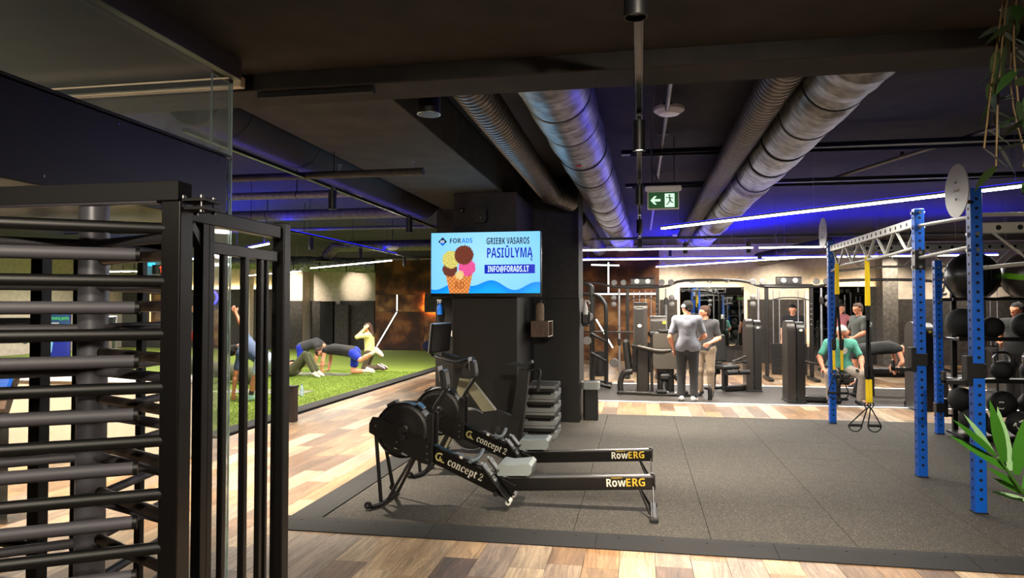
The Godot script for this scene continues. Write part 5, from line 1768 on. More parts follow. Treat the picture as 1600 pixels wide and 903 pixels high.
		part(s, "front_riser", bx(Vector3(0, 0.03, 0.325), Vector3(0.4, 0.06, 0.05), 0.01), M.steps_grey)
		part(s, "side_riser", bx(Vector3(0.19, 0.03, 0.0), Vector3(0.03, 0.06, 0.6), 0.01), M.steps_grey)
		part(s, "front_wall", bx(Vector3(0, 0.05, 0.3), Vector3(0.32, 0.1, 0.03), 0.006), M.black_matte)
		if k == 3:
			for q in 7: part(s, "rib", bx(Vector3(-0.15 + q * 0.05, 0.164, 0), Vector3(0.014, 0.006, 0.5), 0.002), M.rubber)

func spray_bottle(t: Node3D, liquid, cap) -> void:
	var g := G.new()
	g.lathe([Vector2(0, 0), Vector2(0.042, 0.0), Vector2(0.045, 0.01), Vector2(0.045, 0.1), Vector2(0.036, 0.14), Vector2(0.014, 0.165), Vector2(0.014, 0.18), Vector2(0, 0.18)], Vector3.ZERO, Vector3.UP, 20)
	part(t, "bottle", g, liquid)
	g = G.new()
	g.cyl(Vector3(0, 0.178, 0), Vector3(0, 0.2, 0), 0.017)
	g.box(Vector3(-0.008, 0.218, 0), Vector3(0.075, 0.032, 0.026), 0.008)
	g.beam(Vector3(-0.03, 0.205, 0), Vector3(-0.036, 0.165, 0), 0.012, 0.008, 0.002)
	part(t, "trigger_head", g, cap)

func column_items() -> void:
	var t := thing("spray_bottle", "blue and white spray bottle hanging on the pier, under the screen's left corner", "spray bottle", Vector3(-2.99, 1.585, -10.33))
	spray_bottle(t, M.spray_blue, M.white_plastic)
	part(t, "holder", bx(Vector3(0, 0.03, -0.05), Vector3(0.11, 0.06, 0.03), 0.004), M.black)
	t = thing("light_switch", "small white switch on the dark pier beside the bike screen", "switch", Vector3(-2.83, 1.3, -10.39))
	part(t, "plate", bx(Vector3.ZERO, Vector3(0.035, 0.09, 0.012), 0.003), M.white_plastic)
	part(t, "rocker", bx(Vector3(0, 0.0, 0.007), Vector3(0.02, 0.04, 0.006), 0.002), M.label_white)
	# walnut wall box and flask
	t = thing("wall_box_shelf", "open walnut box shelf fixed to the pier, right of the screen's lower corner", "shelf", Vector3(-1.36, 1.29, -9.85))
	for q in [[Vector3(0, 0.006, 0), Vector3(0.24, 0.012, 0.5)], [Vector3(0, 0.214, 0), Vector3(0.24, 0.012, 0.5)], [Vector3(0, 0.11, 0.244), Vector3(0.24, 0.2, 0.012)], [Vector3(0, 0.11, -0.244), Vector3(0.24, 0.2, 0.012)], [Vector3(-0.116, 0.11, 0), Vector3(0.008, 0.2, 0.48)]]:
		part(t, "board", bx(q[0], q[1], 0.001), M.walnut)
	for q in [[Vector3(0.121, 0.006, 0), Vector3(0.003, 0.014, 0.5)], [Vector3(0.121, 0.214, 0), Vector3(0.003, 0.014, 0.5)], [Vector3(0.121, 0.11, 0.243), Vector3(0.003, 0.2, 0.014)], [Vector3(0.121, 0.11, -0.243), Vector3(0.003, 0.2, 0.014)]]:
		part(t, "pale_edge", bx(q[0], q[1]), M.label_white)
	t = thing("drinking_flask", "tall brown metal flask with cap standing on the walnut box shelf", "flask", Vector3(-1.38, 1.51, -9.78))
	var g := G.new()
	g.lathe([Vector2(0, 0), Vector2(0.056, 0.0), Vector2(0.06, 0.006), Vector2(0.06, 0.2), Vector2(0.05, 0.235), Vector2(0.034, 0.25), Vector2(0, 0.25)], Vector3.ZERO, Vector3.UP, 24)
	part(t, "flask_body", g, M.cloth_beige)
	g = G.new()
	g.cyl(Vector3(0, 0.25, 0), Vector3(0, 0.29, 0), 0.03, -1, 18)
	g.ring(Vector3(0.02, 0.255, 0), Vector3(0.3, 0, 1).normalized(), 0.04, 0.006, 16, 6)
	part(t, "cap", g, M.black)
	# waste bin
	t = thing("waste_bin", "slim black waste bin with grey rim beside the pier", "bin", Vector3(-0.73, 0.022, -10.62))
	g = G.new()
	g = G.new()
	g.prism(pv(round_rect(0.11, 0.11, 0.035)), 0.0, 0.5)
	var body := part(t, "body", g, M.black)
	body.rotation.x = -PI / 2
	g = G.new()
	g.prism(pv(round_rect(0.132, 0.132, 0.045)), 0.46, 0.565)
	var rim := part(t, "rim", g, M.steps_grey)
	rim.rotation.x = -PI / 2
	g = G.new()
	g.prism(pv(round_rect(0.112, 0.112, 0.035)), 0.556, 0.569)
	var mouth := part(t, "bag_liner", g, M.black_gloss)
	mouth.rotation.x = -PI / 2
	part(t, "lid_latch", bx(Vector3(0.0, 0.42, 0.112), Vector3(0.02, 0.04, 0.01), 0.002), M.rubber)
	# dispenser on the pier's side with a bottle
	t = thing("soap_dispenser", "black wall dispenser with white bottle on the pier's side above the bin", "dispenser", Vector3(-0.8, 1.42, -10.56))
	part(t, "housing", bx(Vector3(0.0, 0.12, 0), Vector3(0.13, 0.22, 0.14), 0.03), M.black_gloss)
	part(t, "lever", bx(Vector3(0.0, 0.01, 0.03), Vector3(0.1, 0.03, 0.1), 0.01), M.black)
	g = G.new()
	g.lathe([Vector2(0, 0), Vector2(0.036, 0.0), Vector2(0.04, 0.01), Vector2(0.04, 0.1), Vector2(0.018, 0.16), Vector2(0.014, 0.19), Vector2(0, 0.19)], Vector3(0.0, 0.17, 0.08), Vector3.UP, 18)
	g.tube([Vector3(0, 0.355, 0.08), Vector3(0.0, 0.375, 0.08), Vector3(0.05, 0.37, 0.08), Vector3(0.065, 0.33, 0.07)], 0.011, 8, 4)
	part(t, "bottle", g, M.white_plastic)
	# loudspeaker and camera above the screen
	t = thing("wall_loudspeaker", "small black wall loudspeaker above the screen", "loudspeaker", Vector3(-2.02, 2.79, -8.86))
	g = G.new()
	g.prism(pv([[-0.08, 0.0], [0.06, 0.0], [0.085, 0.05], [0.075, 0.18], [-0.08, 0.2]]), -0.06, 0.06)
	part(t, "cabinet", g, M.black)
	g = G.new()
	g.cyl(Vector3(0.01, 0.06, 0.06), Vector3(0.01, 0.06, 0.064), 0.008)
	part(t, "badge", g, M.steel)
	part(t, "bracket", bx(Vector3(0, 0.1, -0.075), Vector3(0.04, 0.08, 0.03), 0.004), M.black)
	t = thing("security_camera", "tiny black dome camera on the pier above the screen", "camera", Vector3(-2.28, 2.97, -8.9))
	g = G.new()
	g.lathe([Vector2(0, -0.035), Vector2(0.025, -0.028), Vector2(0.036, 0.0), Vector2(0.036, 0.02), Vector2(0, 0.02)], Vector3.ZERO, Vector3.UP, 18)
	part(t, "dome", g, M.black_gloss)
	part(t, "arm", bx(Vector3(0, 0.015, -0.03), Vector3(0.025, 0.02, 0.06), 0.003), M.black)
	t = thing("drink_bottle", "small black drink bottle standing on the machine floor beside the standing man", "bottle", Vector3(1.25, 0.006, -13.35))
	g = G.new()
	g.lathe([Vector2(0, 0), Vector2(0.036, 0.0), Vector2(0.038, 0.01), Vector2(0.036, 0.1), Vector2(0.04, 0.12), Vector2(0.038, 0.2), Vector2(0.02, 0.24), Vector2(0.02, 0.27), Vector2(0, 0.27)], Vector3.ZERO, Vector3.UP, 18)
	part(t, "flask_body", g, M.black)
	g = G.new()
	g.cyl(Vector3(0, 0.24, 0), Vector3(0, 0.285, 0), 0.024, -1, 14)
	part(t, "cap", g, M.alu)
	t = thing("water_bottle", "clear plastic water bottle standing on the turf near the border", "bottle", Vector3(-6.31, 0.02, -12.45))
	g = G.new()
	g.lathe([Vector2(0, 0), Vector2(0.032, 0.0), Vector2(0.034, 0.01), Vector2(0.034, 0.14), Vector2(0.03, 0.16), Vector2(0.013, 0.2), Vector2(0.013, 0.215), Vector2(0, 0.215)], Vector3.ZERO, Vector3.UP, 18)
	part(t, "flask_body", g, M.clear_plastic)
	g = G.new()
	g.cyl(Vector3(0, 0.08, 0), Vector3(0, 0.14, 0), 0.0348, -1, 18, false)
	part(t, "paper_label", g, M.cloth_sky)
	g = G.new()
	g.cyl(Vector3(0, 0.213, 0), Vector3(0, 0.23, 0), 0.015)
	part(t, "cap", g, M.spray_blue)

func round_rect(hw: float, hh: float, r: float) -> Array:
	var a := []
	for q in [[1, 1, 0.0], [-1, 1, PI / 2], [-1, -1, PI], [1, -1, PI * 1.5]]:
		for k in 6:
			var t: float = q[2] + PI / 2 * k / 5.0
			a.append([q[0] * (hw - r) + cos(t) * r, q[1] * (hh - r) + sin(t) * r])
	return a

# ---------------------------------------------------------------- blue training rig
func rig_post(t: Node3D, at: Vector3, h: float, s := 0.09) -> void:
	var p := part(t, "upright", bx(at + Vector3(0, h * 0.5, 0), Vector3(s, h, s), 0.006), M.blue_post)
	part(p, "foot_plate", bx(at + Vector3(0, 0.006, 0), Vector3(s + 0.012, 0.012, s + 0.012), 0.002), M.rubber)
	var g := G.new()
	var y := 0.12
	while y < h - 0.05:
		for d in [Vector3.BACK, Vector3.LEFT, Vector3.RIGHT]:
			g.cyl(at + Vector3(0, y, 0) + d * s * 0.499, at + Vector3(0, y, 0) + d * (s * 0.5 + 0.0006), 0.0135, -1, 10)
		y += 0.0765
	var hp := part(p, "peg_hole", g, M.hole)
	hp.set_meta("kind", "stuff")

func bolt_row(t: Node3D, at: Vector3, ys: Array) -> void:
	for y in ys:
		for d in [Vector3.BACK, Vector3.LEFT, Vector3.RIGHT]:
			var g := G.new()
			g.cyl(at + Vector3(0, y, 0) + d * 0.046, at + Vector3(0, y, 0) + d * 0.062, 0.017, -1, 6)
			part(t, "bolt", g, M.steel)

func truss(t: Node3D, a: Vector3, b: Vector3) -> void:
	var g := G.new()
	g.beam(a, b, 0.05, 0.085, 0.004)
	var ch := part(t, "top_chord", g, M.rig_white)
	g = G.new()
	var l := (b - a).length()
	var d := (b - a) / l
	var sd := d.cross(Vector3.UP)
	var n := int(l / 0.16)
	for k in n:
		var c := a + d * (0.12 + k * 0.16)
		for s in [-1.0, 1.0]:
			g.cyl(c + sd * s * 0.0248, c + sd * s * 0.0258, 0.022, -1, 10)
	var ho := part(ch, "peg_hole", g, M.hole)
	ho.set_meta("kind", "stuff")
	g = G.new()
	var low := Vector3(0, -0.27, 0)
	g.tube([a + low + Vector3(0, -0.06, 0), a + low + d * 0.6, b + low - d * 0.7, b + low + Vector3(0, 0.02, 0)], 0.018, 10)
	part(t, "pull_up_bar", g, M.rig_white)
	var m := int(l / 0.55)
	for k in m:
		var s0: float = (k + 0.15) * l / m
		var s1: float = (k + 0.6) * l / m
		g = G.new()
		g.beam(a + d * s0 - Vector3(0, 0.04, 0), a + low + d * s1, 0.03, 0.012, 0.002)
		g.beam(a + low + d * s1, a + d * ((k + 1.0) * l / m) - Vector3(0, 0.04, 0), 0.03, 0.012, 0.002)
		part(t, "web_strut", g, M.rig_white)

func j_hook(t: Node3D, at: Vector3, side: float) -> void:
	var g := G.new()
	g.box(at + Vector3(side * 0.07, 0.0, 0.0), Vector3(0.045, 0.24, 0.1), 0.004)
	g.box(at + Vector3(side * 0.16, -0.1, 0.0), Vector3(0.2, 0.035, 0.06), 0.004)
	g.box(at + Vector3(side * 0.25, -0.06, 0.0), Vector3(0.02, 0.1, 0.06), 0.004)
	g.box(at, Vector3(0.11, 0.12, 0.11), 0.004)
	part(t, "hook", g, M.black)

func rig() -> void:
	var t := thing("training_rig", "blue steel training rig with perforated uprights and grey overhead trusses", "training rig", Vector3(2.74, 0.022, -7.64))
	var A := Vector3(0, 0, -3.28)
	var B := Vector3.ZERO
	var C := Vector3(-0.02, 0, 1.25)
	var D := Vector3(1.16, 0, -2.6)
	rig_post(t, A, 2.64)
	rig_post(t, B, 2.66)
	rig_post(t, C, 2.66)
	rig_post(t, D, 2.3)
	rig_post(t, Vector3(1.85, 0, 1.25), 2.66)
	rig_post(t, Vector3(3.0, 0, -3.28), 2.64)
	truss(t, A + Vector3(0, 2.53, 0.05), B + Vector3(0, 2.53, -0.05))
	truss(t, C + Vector3(0.05, 2.33, 0), Vector3(1.8, 2.33, 1.25))
	truss(t, A + Vector3(0.05, 2.53, 0), Vector3(2.95, 2.53, -3.28))
	truss(t, D + Vector3(0, 2.12, -0.04), Vector3(1.5, 2.12, -3.2))
	var g := G.new()
	g.cyl(B + Vector3(0, 2.49, 0.04), C + Vector3(0, 2.43, -0.04), 0.017, -1, 12)
	part(t, "pull_up_bar", g, M.rig_white)
	g = G.new()
	g.cyl(B + Vector3(0, 2.17, 0.04), C + Vector3(0, 2.18, -0.04), 0.019, -1, 12)
	part(t, "pull_up_bar", g, M.rig_white)
	g = G.new()
	g.cyl(C + Vector3(0.05, 2.44, 0), Vector3(1.85, 2.44, 1.25), 0.017, -1, 12)
	part(t, "pull_up_bar", g, M.rig_white)
	bolt_row(t, B, [2.62, 2.47, 2.22, 2.08])
	bolt_row(t, C, [2.28, 2.15])
	bolt_row(t, A, [2.56, 2.42])
	bolt_row(t, D, [2.2, 2.05, 1.75, 1.3, 0.95, 0.25])
	part(t, "gusset_plate", bx(B + Vector3(0, 2.15, 0), Vector3(0.096, 0.2, 0.096), 0.003), M.powder)
	j_hook(t, B + Vector3(0, 1.16, 0), -1.0)
	j_hook(t, C + Vector3(0, 1.16, 0), -1.0)
	j_hook(t, D + Vector3(0, 0.35, 0), 1.0)
	# disc targets above two uprights
	for q in [[Vector3(2.58, 2.66, -6.36), "round grey steel ball target on the tallest looking near upright"], [Vector3(2.62, 2.78, -10.85), "small round grey ball target over the far left blue upright"]]:
		var d := thing("ball_target", q[1], "target disc", q[0], 0.0, "round steel ball targets")
		g = G.new()
		g.lathe([Vector2(0, -0.004), Vector2(0.22, -0.004), Vector2(0.222, 0.0), Vector2(0.22, 0.004), Vector2(0, 0.004)], Vector3.ZERO, Vector3.LEFT, 40)
		part(d, "disc", g, M.rig_white)
		for yy in [0.07, -0.07]:
			g = G.new()
			g.cyl(Vector3(-0.005, yy, 0), Vector3(-0.014, yy, 0), 0.01, -1, 8)
			part(d, "bolt", g, M.steel)
		g = G.new()
		g.beam(Vector3(0.005, -0.07, 0), Vector3(0.12, -0.1, 0), 0.03, 0.03, 0.003)
		part(d, "bracket", g, M.black)
		letters(d, "EVOLVE", 0.04, M.label_white, Transform3D(Basis(Vector3.UP, -PI / 2), Vector3(-0.0055, 0.0, -0.07)), 1.0, 0.001, 600)
	# suspension straps
	strap_set(Vector3(2.7, 0, -10.45), 2.28, 0.0, "yellow and black suspension straps in front of the seated man")
	strap_set(Vector3(2.74, 0, -9.25), 2.3, 1.0, "yellow and black suspension straps hanging lowest, right of the seated man")

func strap_set(at: Vector3, top: float, kind: float, label: String) -> void:
	var t := thing("suspension_strap", label, "suspension strap", at, 0.0, "suspension straps on the rig")
	var g := G.new()
	var y1 := 1.88 if kind == 0.0 else 1.72
	for s in [-1.0, 1.0]: g.beam(Vector3(0, top + 0.02, s * 0.022), Vector3(s * 0.012, y1, 0), 0.04, 0.004, 0.0, Vector3.BACK)
	part(t, "anchor_strap", g, M.yellow)
	g = G.new()
	g.ring(Vector3(0, top + 0.01, 0), Vector3.RIGHT, 0.026, 0.006, 16, 6)
	part(t, "anchor_loop", g, M.yellow)
	g = G.new()
	g.beam(Vector3(0, y1, 0), Vector3(0, y1 - 0.18, 0), 0.05, 0.012, 0.003, Vector3.BACK)
	part(t, "buckle", g, M.black)
	var yb := 1.1 if kind == 0.0 else 0.82
	var so := 0.05 if kind == 0.0 else 0.018
	for s in [-1.0, 1.0]:
		g = G.new()
		g.beam(Vector3(s * 0.006, y1 - 0.16, 0), Vector3(s * so, yb, 0), 0.034, 0.004, 0.0, Vector3.BACK)
		part(t, "main_strap", g, M.strap_black)
		var yc := yb - (0.27 if kind == 0.0 else 0.28)
		g = G.new()
		g.beam(Vector3(s * so, yb, s * 0.006), Vector3(s * so, yc, 0.01 + s * 0.006), 0.036, 0.008, 0.001, Vector3.BACK)
		part(t, "yellow_strap", g, M.yellow)
		g = G.new()
		g.ring(Vector3(s * so, yc - 0.03, 0.0), Vector3.BACK, 0.035, 0.008, 14, 6)
		g.beam(Vector3(s * so, yb + 0.02, 0), Vector3(s * so, yb + 0.16, 0), 0.06, 0.03, 0.006, Vector3.BACK)
		part(t, "adjuster", g, M.black)
		# handle triangle and grip
		var hy := yc - (0.32 if kind == 0.0 else 0.28)
		var hx: float = s * 0.06 - (0.1 if kind == 1.0 and s < 0 else 0.0)
		g = G.new()
		g.tube([Vector3(s * so, yc - 0.06, 0), Vector3(hx - 0.075, hy, 0)], 0.008, 6)
		g.tube([Vector3(s * so, yc - 0.06, 0), Vector3(hx + 0.075, hy, 0)], 0.008, 6)
		g.ring(Vector3(hx, hy, 0), Vector3.BACK, 0.075, 0.008, 16, 5, PI, PI)
		part(t, "cradle", g, M.strap_black)
		g = G.new()
		g.cyl(Vector3(hx - 0.065, hy, 0), Vector3(hx + 0.065, hy, 0), 0.018, -1, 12)
		part(t, "grip", g, M.rubber)

# ---------------------------------------------------------------- storage rack with balls and kettlebells
func storage_rack() -> void:
	var t := thing("ball_storage_rack", "black steel storage rack holding balls and kettlebells at the right edge", "rack", Vector3(4.7, 0.022, -9.95))
	for q in [[-0.62, -0.3], [-0.62, 0.3], [0.95, -0.3], [0.95, 0.3]]:
		part(t, "upright", bx(Vector3(q[0], 1.0, q[1] * 0.9), Vector3(0.06, 2.0, 0.06), 0.004), M.powder)
	for y in [1.78]:
		for z in [-0.17, 0.17]:
			var g := G.new()
			g.cyl(Vector3(-0.8, y, z), Vector3(1.0, y, z), 0.02, -1, 12)
			part(t, "cradle_bar", g, M.black)
	for y in [1.27, 0.745]:
		part(t, "shelf", bx(Vector3(0.11, y, 0.0), Vector3(1.74, 0.03, 0.44), 0.004), M.powder)
		part(t, "shelf_lip", bx(Vector3(0.11, y + 0.012, 0.232), Vector3(1.74, 0.05, 0.012), 0.002), M.black)
	part(t, "shelf", bx(Vector3(0.11, 0.06, 0.06), Vector3(1.74, 0.03, 0.5), 0.004), M.powder)
	for q in [-0.62, 0.95]:
		var g := G.new()
		g.beam(Vector3(q, 0.6, -0.27), Vector3(q, 0.1, 0.3), 0.03, 0.03, 0.003)
		part(t, "side_brace", g, M.powder)
	# exercise balls on the bars
	var r := 0.315
	var y0 := 0.022 + 1.78 + sqrt((r + 0.02) * (r + 0.02) - 0.17 * 0.17)
	for q in [[4.2, "glossy black exercise ball on top of the rack behind the blue upright", "ball_black"], [4.86, "brown grey exercise ball with green stripe on top of the rack, at the right edge", "ball_taupe"]]:
		var b := thing("exercise_ball", q[1], "exercise ball", Vector3(q[0], y0, -9.95), 0.0, "exercise balls on the rack")
		var g := G.new()
		g.ball(Vector3.ZERO, Vector3.ONE * r, 40, 26)
		part(b, "ball", g, M[q[2]])
		for k in 6:
			g = G.new()
			var a := -0.5 + k * 0.2
			g.ring(Vector3(r * sin(a), 0, 0), Vector3.RIGHT, r * cos(a), 0.0025, 40, 5)
			part(b, "ridge", g, M[q[2]])
		if q[2] == "ball_taupe":
			g = G.new()
			g.lathe([Vector2(r * 0.985 + 0.001, -0.05), Vector2(r + 0.002, -0.01), Vector2(r * 0.998 + 0.001, 0.02)], Vector3.ZERO, Vector3(0.1, 1, 0.1).normalized(), 40)
			part(b, "stripe", g, M.bag_green)
	# medicine balls: [x, y, r, dz, label, number]
	var i := 0
	for q in [[4.05, 1.31, 0.19, 0.06, "largest black medicine ball on the upper shelf, between the blue posts", ""], [4.4, 1.31, 0.135, 0.05, "smaller black medicine ball in the middle of the upper shelf", ""], [4.78, 1.31, 0.16, 0.05, "black medicine ball at the right end of the upper shelf", ""], [4.17, 0.1, 0.17, 0.05, "black slam ball low on the rack behind the blue upright", ""], [4.52, 0.3, 0.17, 0.0, "black slam ball marked 5 on the lower shelf", "5"], [4.87, 0.3, 0.17, 0.02, "black slam ball beside the one marked 5", ""], [4.06, 0.36, 0.155, -0.02, "black slam ball above the low corner one", ""], [4.35, 0.1, 0.12, 0.19, "small black slam ball half hidden behind the near upright", "S"], [4.63, 0.1, 0.155, 0.2, "black slam ball marked 15 lowest on the rack", "15"], [4.97, 0.1, 0.15, 0.16, "black slam ball at the low right end of the rack", ""]]:
		var b := thing("medicine_ball", q[4], "medicine ball", Vector3(q[0], q[1] + q[2], -9.95 + q[3]), 0.0, "black medicine and slam balls")
		var g := G.new()
		g.ball(Vector3.ZERO, Vector3.ONE * q[2], 28, 18)
		part(b, "ball", g, M.rubber)
		g = G.new()
		g.ring(Vector3.ZERO, Vector3(0.3, 1, 0.2).normalized(), q[2], 0.0025, 36, 5)
		part(b, "seam", g, M.black_matte)
		if q[5] != "":
			letters(b, q[5], 0.13, M.label_white, Transform3D(Basis(Vector3.UP, -0.45) * Basis(Vector3.BACK, 0.5 if q[5] == "15" else 0.0), Basis(Vector3.UP, -0.45) * Vector3(0, 0, q[2] - 0.012)), 1.0, 0.014, 700, "lettering", HORIZONTAL_ALIGNMENT_CENTER)
	# kettlebells
	var kb: Node3D = null
	for q in [[4.1, 0.8, "small kettlebell on the lower shelf, left of the blue upright"], [4.47, 1.12, "black kettlebell with steel handle right of the blue upright"], [4.81, 1.15, "black kettlebell with steel handle at the right edge"]]:
		var at := Vector3(q[0], 0.022 + 0.76, -9.82)
		if kb == null:
			kb = thing("kettlebell", q[2], "kettlebell", at, 0.0, "kettlebells on the rack")
			var g := G.new()
			g.ball(Vector3(0, 0.115, 0), Vector3(0.115, 0.11, 0.115), 26, 16)
			g.cyl(Vector3(0, 0.0, 0), Vector3(0, 0.02, 0), 0.07, -1, 20)
			part(kb, "bell", g, M.rubber)
			g = G.new()
			g.tube([Vector3(-0.075, 0.19, 0), Vector3(-0.085, 0.25, 0), Vector3(-0.055, 0.3, 0), Vector3(0, 0.31, 0), Vector3(0.055, 0.3, 0), Vector3(0.085, 0.25, 0), Vector3(0.075, 0.19, 0)], 0.017, 12, 5)
			part(kb, "handle", g, M.chrome)
			kb.scale = Vector3.ONE * q[1]
		else:
			var o := copy_of(kb, at, q[2])
			o.scale = Vector3.ONE * q[1]

# ---------------------------------------------------------------- strength machines
func rounded_slab(w: float, h: float, d: float, r: float) -> G:
	# outline in the yz plane with a rounded top, pushed along x
	var a := [[-d * 0.5, 0.0], [d * 0.5, 0.0]]
	for k in 9:
		var t := PI * 0.5 * k / 8.0
		a.append([d * 0.5 - r + r * cos(t), h - r + r * sin(t)])
	for k in 9:
		var t := PI * 0.5 + PI * 0.5 * k / 8.0
		a.append([-d * 0.5 + r + r * cos(t), h - r + r * sin(t)])
	var g := G.new()
	g.x = Transform3D(Basis(Vector3(0, 0, 1), Vector3.UP, Vector3(-1, 0, 0)), Vector3.ZERO)
	g.prism(pv(a), -w * 0.5, w * 0.5, true)
	return g

func weight_tower(t: Node3D, at: Vector3, h := 1.46, w := 0.3, d := 0.5, oval := "logo_oval", turn := 0.0) -> void:
	var n := Node3D.new()
	n.name = "weight_tower"
	t.add_child(n, true)
	n.position = at
	n.rotation.y = turn
	part(n, "shell", rounded_slab(w * 0.44, h, d, 0.2), M.machine, Vector3(-w * 0.28, 0, 0))
	part(n, "shell", rounded_slab(w * 0.44, h - 0.02, d - 0.05, 0.2), M.machine_dark, Vector3(w * 0.28, 0, 0))
	part(n, "stack_cover", bx(Vector3(0, h * 0.46, 0), Vector3(w * 0.16, h * 0.9, d * 0.8), 0.01), M.black)
	part(n, "foot", bx(Vector3(0, 0.02, 0), Vector3(w * 1.1, 0.04, d * 1.05), 0.012), M.black)
	for s in [-0.28, 0.28]:
		var g := G.new()
		g.lathe([Vector2(0.03, 0.0), Vector2(0.028, 0.006), Vector2(0, 0.007)], Vector3(w * s, h - 0.17, d * 0.5 - 0.03), Vector3.BACK, 18, Vector3(1.0, 0.7, 1.0))
		part(n, "badge", g, M[oval])
	for k in 9:
		part(n, "weight_plate", bx(Vector3(0, 0.12 + k * 0.05, d * 0.34), Vector3(w * 0.3, 0.044, 0.1), 0.004), M.powder)

func pad(t: Node3D, called: String, at: Vector3, size: Vector3, bas := Basis.IDENTITY, m := "pad") -> void:
	part(t, called, bx(at, size, minf(size.x, minf(size.y, size.z)) * 0.4, bas), M[m])

func frame_tube(t: Node3D, pts: Array, r := 0.035, m := "machine_dark", called := "frame_tube") -> void:
	var g := G.new()
	g.tube(pts, r, 10, 4 if pts.size() > 2 else 0)
	part(t, called, g, M[m])

func seat_machine(label: String, at: Vector3, turn: float, tower_at: Vector3, oval := "logo_oval", rollers := true) -> Node3D:
	var t := thing("strength_machine", label, "gym machine", at, turn, "weight stack machines")
	weight_tower(t, tower_at, 1.46, 0.3, 0.5, oval, -turn)
	pad(t, "seat", Vector3(0, 0.5, 0.05), Vector3(0.4, 0.09, 0.42))
	pad(t, "backrest", Vector3(0, 0.86, -0.2), Vector3(0.34, 0.56, 0.09), Basis(Vector3.RIGHT, -0.12))
	part(t, "back_spine", bx(Vector3(0, 0.75, -0.29), Vector3(0.12, 0.85, 0.07), 0.02, Basis(Vector3.RIGHT, -0.1)), M.machine_dark)
	part(t, "head_block", bx(Vector3(0, 1.17, -0.34), Vector3(0.26, 0.1, 0.1), 0.03), M.machine_dark)
	part(t, "seat_post", bx(Vector3(0, 0.25, 0.0), Vector3(0.1, 0.42, 0.12), 0.02), M.machine_dark)
	frame_tube(t, [Vector3(0, 0.42, -0.25), Vector3(0, 0.3, -0.38), Vector3(0, 0.06, -0.4)], 0.05)
	part(t, "base_beam", bx(Vector3(tower_at.x * 0.5, 0.07, tower_at.z * 0.5), Vector3(absf(tower_at.x) + 0.12, 0.1, absf(tower_at.z) + 0.12), 0.02), M.machine_dark)
	part(t, "rear_foot", bx(Vector3(0, 0.03, -0.4), Vector3(0.4, 0.05, 0.1), 0.015), M.black)
	for s in [-1.0, 1.0]:
		frame_tube(t, [Vector3(s * 0.1, 0.52, -0.1), Vector3(s * 0.28, 0.56, -0.05), Vector3(s * 0.3, 0.6, 0.2)], 0.018, "machine", "side_handle")
		var g := G.new()
		g.cyl(Vector3(s * 0.3, 0.6, 0.18), Vector3(s * 0.3, 0.61, 0.32), 0.024, -1, 12)
		part(t, "grip", g, M.rubber)
		if not rollers: continue
		g = G.new()
		g.cyl(Vector3(s * 0.02, 0.42, 0.42), Vector3(s * 0.26, 0.42, 0.42), 0.05, -1, 14)
		part(t, "leg_roller", g, M.pad)
	frame_tube(t, [Vector3(0, 0.45, 0.2), Vector3(0, 0.44, 0.35), Vector3(0, 0.42, 0.42)], 0.025)
	var g2 := G.new()
	g2.cyl(Vector3(tower_at.x * 0.9, 0.75, tower_at.z * 0.5 + 0.1), Vector3(0.1, 0.6, 0.1), 0.022, -1, 10)
	part(t, "lever_arm", g2, M.machine)
	return t

